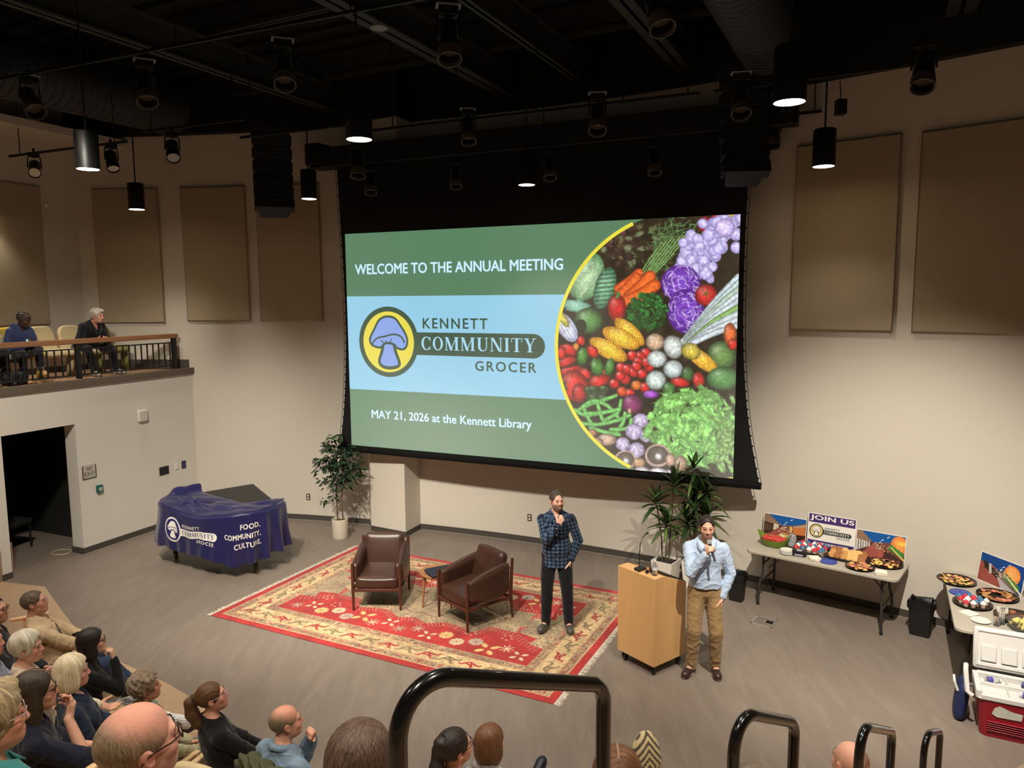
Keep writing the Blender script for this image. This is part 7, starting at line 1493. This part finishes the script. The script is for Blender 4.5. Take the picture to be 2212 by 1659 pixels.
# ---------------------------------------------------------------- raked seating
SC = np.array((.3, 12.5)); M_cork = mat('cork_tier_floor', (176, 148, 120), .55, var=.12, vs=14, bump=.05, bs=80)
fe = [(-9.5, 9.9), (-7.5, 10.40), (-6.69, 10.19), (-6.3, 9.75), (-5.84, 9.24), (-5.36, 8.72), (-4.6, 8.05), (-3.69, 7.47), (-3.2, 7.1), (-2.6, 6.55), (-2.0, 6.1), (-1, 5.6), (0, 5.3), (1.2, 5.25), (2.4, 5.2), (3.4, 5.4)]
bk = [(SC[0] + 8.1 * math.cos(R(a)), SC[1] + 8.1 * math.sin(R(a))) for a in range(-62, -166, -6)]
struct('seating_tier_floor', [prism(fe + bk, 0, .02)], M_cork, smooth=0)
RISE, PITCH = .468, .85
for k in range(1, 7):
    r0, r1 = 7.6 + PITCH * k - .42, 7.6 + PITCH * (k + 1) - .40; o = [(SC[0] + r1 * math.cos(R(a)), SC[1] + r1 * math.sin(R(a))) for a in range(-168, -55, 4)]; i_ = [(SC[0] + r0 * math.cos(R(a)), SC[1] + r0 * math.sin(R(a))) for a in range(-168, -55, 4)]
    n = len(o); V = np.array([(*p, z) for z in (0.0, RISE * k) for p in o + i_]); m = 2 * n; F = []
    for a in range(n - 1): F += [(m + a, m + a + 1, m + n + a + 1, m + n + a), (n + a, n + a + 1, m + n + a + 1, m + n + a)[::-1], (a, a + 1, m + a + 1, m + a)]
    F += [(0, m, m + n, n), (n - 1, 2 * n - 1, m + 2 * n - 1, m + n - 1)]
    struct('seating_tier', (V, F), M_cork, smooth=30)
def tierz(x, y): r = math.hypot(x - SC[0], y - SC[1]); k = math.floor((r - 7.6 + .42) / PITCH); return .02 if k <= 0 else RISE * min(k, 6)
# ---------------------------------------------------------------- seats
M_ply = mat('orange_plywood', (176, 112, 66), .4, var=.15, vs=6, stretch=(9, 9, 1)); M_edge = mat('pale_plywood_edge', (214, 180, 136), .45, var=.1)
FAB = {'cream': mat('cream_seat_fabric', (206, 188, 148), .9, bump=.15, bs=300), 'green': mat('olive_seat_fabric', (138, 132, 72), .9, bump=.15, bs=300), 'orange': mat('orange_seat_fabric', (206, 84, 48), .9, bump=.15, bs=300), 'yellow': mat('yellow_seat_fabric', (206, 176, 60), .9, bump=.15, bs=300)}
def seat(loc, face, fab, label, group, arms=True, bucket=False):
    t = thing('auditorium_seat', label, 'seat', loc, R(face - 90), group); m = FAB[fab]
    obj('seat_pad', [pad(.47, .46, .13, .05, .3, 8, T(0, .02, .40, R(5)))], m, t, smooth=180)
    Mb = T(0, -.23, .40, R(12)); w0, w1, hb = .47, .43, .46
    prof = smooth2([(-.215, 0), (-.225, .2), (-.215, .36), (-.15, .445), (0, .465), (.15, .445), (.215, .36), (.225, .2), (.215, 0)], True, 4)
    lift = lambda th, y0: xf(prism(prof, y0, y0 + th), Mb @ Matrix(((1, 0, 0, 0), (0, 0, -1, 0), (0, 1, 0, 0), (0, 0, 0, 1))))
    b = obj('backrest', [lift(.075, -.03)], m, t, smooth=50, bevel=.03); b.modifiers['bevel'].segments = 4
    sc_ = [(x * .93, .02 + y * .92) for x, y in prof]; sh = obj('back_shell', [xf(prism(sc_, .05, .066), Mb @ Matrix(((1, 0, 0, 0), (0, 0, -1, 0), (0, 1, 0, 0), (0, 0, 0, 1))))], M_ply, t, smooth=40)
    for q in (-1, 1):
        if arms: obj('armrest', [pad(.055, .36, .035, .015, 0, 4, T(q * .265, .0, .63))], M_edge, t, smooth=180); 
        obj('seat_leg', [bx(q * .265 - .018, -.06, 0, q * .265 + .018, .10, .62 if arms else .40)], M_edge if not bucket else m, t, bevel=.008)
    return t
GA = 'seats of the audience rows'
# ---------------------------------------------------------------- seated audience
def sitter(label, head, face, cfg, fab='cream', seatlab=None, hz=1.2, dx=0):
    """head: measured head centre; the pelvis is set behind and below it according to the lean"""
    c = dict(sit=True); c.update(cfg); s = c.get('s', 1.0); ln = R(c.get('lean', -8)); Lh = .71 * s; fz = head[2] - (.53 + Lh * math.cos(ln) + .0)
    off = Lh * math.sin(ln) + .05 * s; f = np.array((math.cos(R(face)), math.sin(R(face)))); p = np.array(head[:2]) - f * off
    r = person(label, p, face, c, fz)
    if seatlab: rad = math.degrees(math.atan2(SC[1] - p[1], SC[0] - p[0])); rf_ = np.array((math.cos(R(rad)), math.sin(R(rad)))); seat((*(p + rf_ * .02), fz), rad, fab, seatlab, GA)
    return r
fc = lambda h, tx=.6, ty=9.2: math.degrees(math.atan2(ty - h[1], tx - h[0]))
chin = lambda q, x=.02: ((x * q, .30, .98), (-.25 * q, .1, .95), (-.2 * q, -.9, 0), (.3 * q, -.3, .6), (1.2, 1.2, 1.2, 1.2, .5))
lap = lambda q: ((q * .08, .30, .64), (-q * .55, .7, -.1), (0, -.1, -1), (q * .2, .5, .7), .6)
A_ = {}
sitter('older man in tan jacket and rimless glasses at the front row left end', (-4.60, 6.85, 1.2), 28, dict(seed=11, h=.008, skin=(206, 144, 118), hair='short', haircol=(84, 70, 58), haircol2=(120, 104, 90), glasses=2, top=(204, 178, 142), top_pat=jacketed, top_name='jacket', loose=.022, fold=.006, vneck=.12, pants=(52, 66, 92), lean=-14, head=(-8, 8, 0), R=((.05, .40, .62), (-.7, .6, 0), (0, -.2, -1), (.2, .4, .8), .8), L=((-.05, .40, .63), (.7, .6, 0), (0, -.2, -1), (-.2, .4, .8), .8), legR=((.05, .62, .12), (.2, .6, 1)), legL=((-.16, .66, .09), (-.2, .5, 1)), fat=.02), 'orange', 'orange backed seat of the man in the tan jacket at the front row left end')
sitter('woman with long black hair and glasses in a black cardigan, fist at her chin', (-3.61, 6.11, 1.17), 33, dict(seed=12, fem=True, h=.0075, hb=.006, skin=(214, 168, 136), hair='long', haircol=(22, 18, 18), haircol2=(44, 36, 34), part=True, glasses=1, top=(20, 20, 22), top_name='cardigan', vneck=.10, pants=(226, 224, 220), pants_pat=stripes, shoe=(26, 22, 24), sole=(24, 22, 22), lean=6, head=(-6, 4, 0), footfree=True, R=('chin', (-.25, -.1, .95), (-.3, -.9, 0), (-.9, .3, .1), (1.1, 1.15, 1.2, 1.2, .5)), Rpole=(.5, .2, -1), L=((-.02, .40, .66), None, None, None, .5), legR=((.13, .80, .30), (.25, .55, 1), (.1, .85, .42)), legL=((-.1, .5, .08), (-.12, .5, 1))), 'cream', 'cream seat of the woman with long black hair')
sitter('woman with curly grey brown hair in a sage top at the front row', (-2.78, 5.33, 1.18), 42, dict(seed=13, fem=True, skin=(196, 132, 104), hair='curly', haircol=(92, 76, 60), haircol2=(176, 154, 128), top=(170, 166, 132), collar=True, pants=(90, 92, 84), lean=-4, head=(-16, 6, 0)), 'cream', 'cream seat of the woman with curly grey hair')
sitter('young woman with brown ponytail and glasses in a black top, looking up', (-2.19, 5.13, 1.2), 40, dict(seed=14, fem=True, h=.007, skin=(206, 140, 116), hair='pony', haircol=(66, 44, 28), haircol2=(122, 84, 50), glasses=2, top=(22, 22, 23), sleeve=.9, vneck=.02, pants=(26, 26, 28), lean=-8, head=(-18, 14, 0), R=((.12, .32, .60), None, None, None, .5), L=((-.10, .34, .60), None, None, None, .5)), 'cream', 'cream seat of the young woman with the ponytail')
sitter('balding man in a light blue shirt, hand at his chin, in the front row', (-1.55, 4.82, 1.2), 52, dict(seed=15, h=.007, hb=.006, skin=(206, 146, 118), hair='ring', haircol=(104, 88, 68), haircol2=(164, 146, 120), top=(124, 146, 166), collar=True, fold=.006, loose=.02, pants=(60, 60, 62), lean=4, head=(-22, 6, 0), fat=.02, L=('chin', (.35, -.15, .9), (.5, -.8, 0), (.6, -.1, .5), (1.1, 1.15, 1.2, 1.2, .5)), R=((.14, .40, .80), None, None, None, .5)), 'cream', 'cream seat of the balding man in the light blue shirt')
sitter('person with khaki trousers mostly hidden behind the nearest handrail post', (-.96, 4.57, 1.2), 66, dict(seed=16, skin=(214, 160, 138), hair='short', haircol=(70, 54, 42), top=(120, 104, 88), pants=(146, 126, 100), lean=-4, head=(-20, 4, 0), legL=((.04, .48, .50), (-1, .5, .9))), 'cream', 'cream seat behind the nearest handrail post')
sitter('person with brown hair and grey tweed jacket seen through the nearest handrail', (-.16, 4.80, 1.05), 62, dict(seed=17, fem=True, s=.96, skin=(206, 146, 120), hair='bob', haircol=(84, 54, 34), haircol2=(142, 98, 64), top=(150, 148, 146), top_pat=tweedy, top_name='jacket', pants=(150, 148, 146), pants_pat=tweedy, shoe=(26, 30, 42), lean=-2, head=(-26, 2, 0), footfree=True, legR=((-.06, .84, .42), (.3, .5, 1), (.1, .8, .6))), 'cream', 'cream seat of the person in the grey tweed jacket')
# second row
sitter('woman with short white hair in a white blouse behind the man in the tan jacket', (-3.58, 5.22, 1.55), 34, dict(seed=21, fem=True, skin=(206, 146, 118), hair='pixie', haircol=(190, 178, 154), haircol2=(238, 230, 212), hh=.0042, top=(226, 212, 190), vneck=.03, pants=(150, 166, 184), lean=-4, head=(-20, 0, 0), R=((.10, .42, .66), None, None, None, .4)), 'cream', 'cream seat of the woman with short white hair')
bw = sitter('woman with blonde bobbed hair in a dark navy top', (-3.09, 4.94, 1.5), 35, dict(seed=22, fem=True, h=.007, skin=(214, 150, 134), hair='bob', haircol=(216, 196, 154), haircol2=(242, 230, 200), hh=.0042, top=(32, 42, 60), vneck=.04, pants=(214, 214, 214), lean=-8, head=(-10, 0, 0), R=((.10, .25, .66), None, None, None, .45), L=((.0, .30, .68), None, None, None, .5)), 'cream', 'cream seat of the blonde woman')
sitter('woman with dark pinned hair and claw clip and glasses, seen through the nearest handrail', (-.33, 3.89, 1.6), 72, dict(seed=23, fem=True, h=.007, hh=.0045, skin=(222, 158, 132), hair='bun', haircol=(26, 20, 18), haircol2=(58, 46, 40), glasses=1, top=(24, 23, 24), vneck=.02, pants=(40, 40, 44), lean=-6, head=(-38, 10, 6)), 'cream', 'cream seat of the woman with pinned dark hair')
sitter('dark haired person with glasses at the left photo edge above the white haired woman', (-4.45, 6.11, 1.45), 26, dict(seed=24, skin=(196, 140, 116), hair='short', haircol=(34, 26, 24), glasses=1, top=(50, 48, 52), lean=-4, head=(-12, 4, 0)), 'cream', None)
sitter('man in a blue gingham shirt cut by the left photo edge', (-3.86, 5.20, 1.6), 30, dict(seed=25, h=.006, skin=(190, 130, 106), hair='short', haircol=(60, 54, 50), top=(150, 154, 190), top_pat=gingham, lean=-6, head=(-16, 2, 0)), 'cream', None)
# third row and nearer
sitter('woman with dark straight hair, navy top and mauve trousers, hand under her chin', (-2.68, 3.96, 1.9), 42, dict(seed=31, fem=True, h=.007, hb=.006, hh=.005, skin=(198, 140, 112), hair='long', haircol=(44, 34, 26), haircol2=(74, 60, 46), part=True, glasses=1, top=(30, 32, 46), sleeve=.45, fold=.007, vneck=.04, pants=(142, 102, 100), lean=0, head=(-14, 2, 0), R=('chin', (-.75, .35, .5), (-.2, -.8, .5), (.3, .5, .8), (.7, .6, .6, .6, .3)), L=((-.05, .40, .70), None, None, None, .5), legR=((-.22, .50, .50), (.9, .5, .7), (-.5, .7, .1)), legL=((-.1, .5, .08), (-.1, .5, 1))), 'green', 'olive backed seat of the woman with the mauve trousers')
sitter('balding man with a pink scalp and glasses, seen close from behind at lower left', (-1.044, 1.965, 2.845), 62, dict(seed=32, h=.009, hb=.0055, hh=.0035, hs=1.0, skin=(222, 160, 138), spots=True, hair='ring', haircol=(120, 98, 74), haircol2=(196, 172, 140), glasses=1, top=(40, 42, 52), pants=(146, 132, 120), lean=-2, head=(-14, 4, 4)), 'cream', None)
sitter('woman with glossy brown hair seen from behind beside the nearest handrail', (-.445, 2.06, 2.72), 74, dict(seed=33, fem=True, h=.009, hb=.007, hh=.0032, hs=1.04, skin=(206, 156, 132), hair='long', haircol=(58, 42, 34), haircol2=(128, 100, 80), top=(70, 60, 62), pants=(60, 56, 56), lean=0, head=(-6, 4, 0)), 'cream', None)
sitter('person with short ash blond hair in a teal fleece at the bottom left corner', (-1.90, 2.56, 2.56), 48, dict(seed=34, h=.008, hb=.006, hh=.0035, hs=1.02, skin=(206, 138, 104), hair='swept', haircol=(134, 114, 82), haircol2=(206, 184, 144), glasses=2, top=(72, 148, 146), collar=True, top_name='fleece', pants=(90, 110, 130), lean=-4, head=(-6, 2, 0)), 'green', None)
sitter('woman with long chestnut hair and a centre parting right of the nearest handrail', (.36, 2.42, 2.40), 84, dict(seed=35, fem=True, h=.009, hh=.0035, skin=(214, 160, 138), hair='long', haircol=(70, 42, 24), haircol2=(140, 92, 58), part=True, top=(60, 52, 48), pants=(60, 56, 56), lean=0, head=(2, -6, 0)), 'cream', None)
sitter('person with greying dark hair and a parting seen through the second handrail', (1.20, 3.53, 1.60), 98, dict(seed=36, fem=True, h=.009, hh=.0045, skin=(206, 160, 138), hair='bob', haircol=(62, 52, 44), haircol2=(156, 140, 122), part=True, top=(60, 60, 64), lean=0, head=(4, 0, 0)), 'cream', None)
sitter('bald man in a pale blue collar behind the third handrail', (1.735, 3.60, 1.68), 100, dict(seed=37, h=.0075, hb=.0065, skin=(226, 160, 134), hair='none', top=(206, 214, 226), collar=True, lean=0, head=(0, 0, 0), fat=.02), 'cream', None)
seat((-5.15, 7.5, .02), 28, 'orange', 'empty orange backed seat at the far left end of the front row', GA)
for (x, y, z, fa, fb, lb) in [(-2.05, 3.50, .936, 75, 'green', 'olive backed empty seat between the dark haired woman and the pink scalped man'), (-2.58, 4.55, .468, 70, 'cream', 'cream seat with plywood shell right of the blonde woman')]: seat((x, y, z), fa, fb, lb, GA)
# ---- loose things among the seats
cp = thing('clipboard', 'brown clipboard on the lap of the blonde woman', 'clipboard', (-2.72, 5.20, .98), R(35)); obj('board', [xf(bx(-.11, -.16, 0, .11, .16, .006), T(0, 0, 0, R(25), R(50)))], mat('hardboard', (120, 92, 70), .6), cp); obj('paper', [xf(bx(-.10, -.15, -.003, .10, .13, .0), T(0, 0, 0, R(25), R(50)))], M_pl, cp); obj('clip', [xf(bx(-.04, .12, .006, .04, .16, .018), T(0, 0, 0, R(25), R(50)))], mat('clip_steel', (190, 186, 180), .3, 1), cp)
sd = SD(.009)
for a, b, r in [((-.3, 0, .0), (.3, .02, .0), .07), ((-.28, .0, -.02), (-.30, .05, -.3), .06), ((.0, -.03, -.02), (-.02, -.08, -.32), .07), ((.25, .0, 0), (.30, .03, -.3), .065), ((-.15, -.04, .02), (.2, -.05, .0), .05)]: sd.cap(a, b, r, r, .05)
V, F = sd.build(lambda p: .014 * np.sin(p[:, 0] * 45 + 5 * np.sin(p[:, 2] * 14 + p[:, 1] * 20)) + .012 * vnoise(p, 45, 3))
tag(obj('folded_jacket', (V, F), mat('olive_jacket', (74, 76, 52), .85, var=.15, vs=8, bump=.2, bs=80), smooth=180, loc=(-1.53, 4.42, 1.0), rot=(0, 0, R(-38))), 'olive green jacket draped over the seat back behind the man in light blue', 'jacket')
sd = SD(.006); sd.ell((0, 0, .33), (.135, .11, .33), None, .02); sd.cap((-.07, 0, .08), (.07, 0, .08), .08, .08, .06); sd.cut((0, 0, -1), 0); V, F = sd.build(); q = (np.abs(V[:, 0]) * 1.0 + np.abs(V[:, 2] - .42) * .75) * 150; c = np.where((np.sin(q) > .1)[:, None], np.array((92, 82, 72.)), np.array((214, 196, 150.)))
tag(obj('knitted_bag', (V, F), M_cloth, smooth=180, col=lin(c), loc=(1.04, 5.5, .0), rot=(0, 0, R(8))), 'knitted bag with cream and brown diamond bands right of the chestnut haired woman', 'bag')
# ---------------------------------------------------------------- handrails
M_hr = mat('gloss_black_steel', (16, 15, 14), .22, var=.05, coat=.5)
def handrail(a, b, drop, label, r=.0225, rl=.17, rr=.055):
    a, b = np.array(a, float), np.array(b, float); t = thing('handrail', label, 'handrail', (a[0], a[1], tierz(a[0], a[1])), 0, 'black stair handrail hoops'); o = np.array((a[0], a[1], tierz(a[0], a[1]))); d = nrm(b - a); dn = np.array((0, 0, -1.))
    def cor(p, d0, d1, rad, n=16): return [p + d0 * rad * (1 - math.sin(x)) + d1 * rad * (1 - math.cos(x)) for x in np.linspace(0, math.pi / 2, n)]
    zb = tierz(b[0], b[1]); P = [np.array((a[0], a[1], o[2]))] + cor(a, dn, d, rl)[::1] + cor(b, -d, dn, rr) + [np.array((b[0], b[1], zb))]
    obj('rail_tube', [tube([p - o for p in P], r, 28)], M_hr, t, smooth=60)
    for p in (P[0], P[-1]): obj('base_flange', [xf(cyl(.05, 0, .012, 20), Matrix.Translation(p - o))], M_hr, t)
handrail((-.262, 1.56, 3.225), (.265, 2.07, 2.92), .9, 'nearest and largest black handrail hoop at the bottom centre of the photo')
handrail((.79, 2.50, 2.58), (1.15, 2.86, 2.32), .9, 'second black handrail hoop, right of the nearest one')
handrail((1.61, 3.24, 2.07), (2.04, 3.76, 1.72), .9, 'third black handrail hoop, in front of the bald man')
handrail((2.82, 4.78, 1.07), (3.12, 5.10, .89), .9, 'farthest and smallest black handrail hoop near the cooler')
# ---------------------------------------------------------------- balcony seats and people
def bal(x, y): return lw(x, y)[:2]
FB = math.degrees(LA) - 90
for x, fb, lb in [(-.62, 'cream', 'cream balcony seat at the left photo edge'), (-.09, 'yellow', 'yellow backed balcony seat behind the person in the blue hoodie'), (.44, 'cream', 'empty cream balcony seat between the hoodie and the grey haired man'), (.97, 'cream', 'cream balcony seat under the grey haired man'), (1.5, 'green', 'olive green balcony seat right of the grey haired man')]:
    seat((*bal(x, 1.02), 2.80), FB, fb, lb, 'seats in the balcony row', False, True)
person('heavy grey haired man in a black zip jacket leaning forward in the balcony', bal(.99, .98), FB, dict(seed=41, h=.008, skin=(196, 118, 98), hair='swept', haircol=(140, 130, 118), haircol2=(214, 206, 192), beard=.5, beardcol=(176, 164, 150), top=(26, 27, 30), top_name='jacket', loose=.03, fat=.05, vneck=.06, pants=(26, 26, 28), pelvis=(0, -.02, .47), s=.95, lean=33, head=(20, -5, 0), R=((.10, .38, .60), None, None, None, .5), L=((-.12, .38, .60), None, None, None, .5), shoe=(150, 144, 136), legR=((.2, .46, .08), (.3, .5, 1)), legL=((-.2, .48, .08), (-.3, .5, 1))), 2.80)
person('person with cornrow braids in a blue hoodie looking down at a phone in the balcony', bal(-.24, .98), FB, dict(seed=42, h=.008, skin=(74, 50, 40), hair='braids', haircol=(30, 24, 22), haircol2=(46, 38, 34), top=(58, 66, 104), top_name='hoodie', hood=True, loose=.024, fold=.006, pants=(48, 48, 56), pelvis=(0, .06, .42), s=.90, lean=20, head=(14, -22, 0), shoe=(206, 160, 110), R=((.05, .33, .57), (-.5, .6, .3), (0, -.3, .6), (.4, .3, .7), .7), L=((-.07, .33, .57), (.5, .6, .3), (0, -.3, .6), (-.4, .3, .7), .7), legL=((-.02, .60, .20), (-.35, .5, 1), (.2, .85, .1)), legR=((.14, .44, .08), (.1, .5, 1))), 2.80)
ph = thing('phone', 'phone with glowing pale blue screen held by the person in the blue hoodie', 'phone', (*lw(-.25, .56), ), LA); ph.location.z = 3.43; obj('phone_body', [xf(bx(-.036, -.075, -.004, .036, .075, .004), T(0, 0, 0, R(40)))], M_blk, ph, bevel=.003); obj('phone_screen', [xf(bx(-.033, -.07, .004, .033, .07, .005), T(0, 0, 0, R(40)))], mat('phone_glow', (120, 170, 200), .3, var=0, emit=(140, 200, 230), es=.8), ph)
person('person in a pale patterned jacket cut by the left photo edge in the balcony', bal(-.80, .95), FB, dict(seed=43, h=.009, skin=(110, 76, 58), hair='short', haircol=(30, 24, 22), top=(206, 192, 160), top_pat=leafy, top_name='jacket', loose=.024, pants=(30, 30, 34), lean=16, head=(10, -10, 0)), 2.80)
sd = SD(.008); sd.ell((0, 0, .11), (.2, .12, .12), None, .03); sd.cut((0, 0, -1), 0); V, F = sd.build(lambda p: .01 * vnoise(p, 30, 2)); tag(obj('black_bag', (V, F), mat('black_bag_cloth', (24, 23, 24), .6, bump=.3, bs=60), smooth=180, loc=(*bal(-.62, .42), 2.80), rot=(0, 0, LA)), 'black bag on the balcony floor at the left photo edge', 'bag')
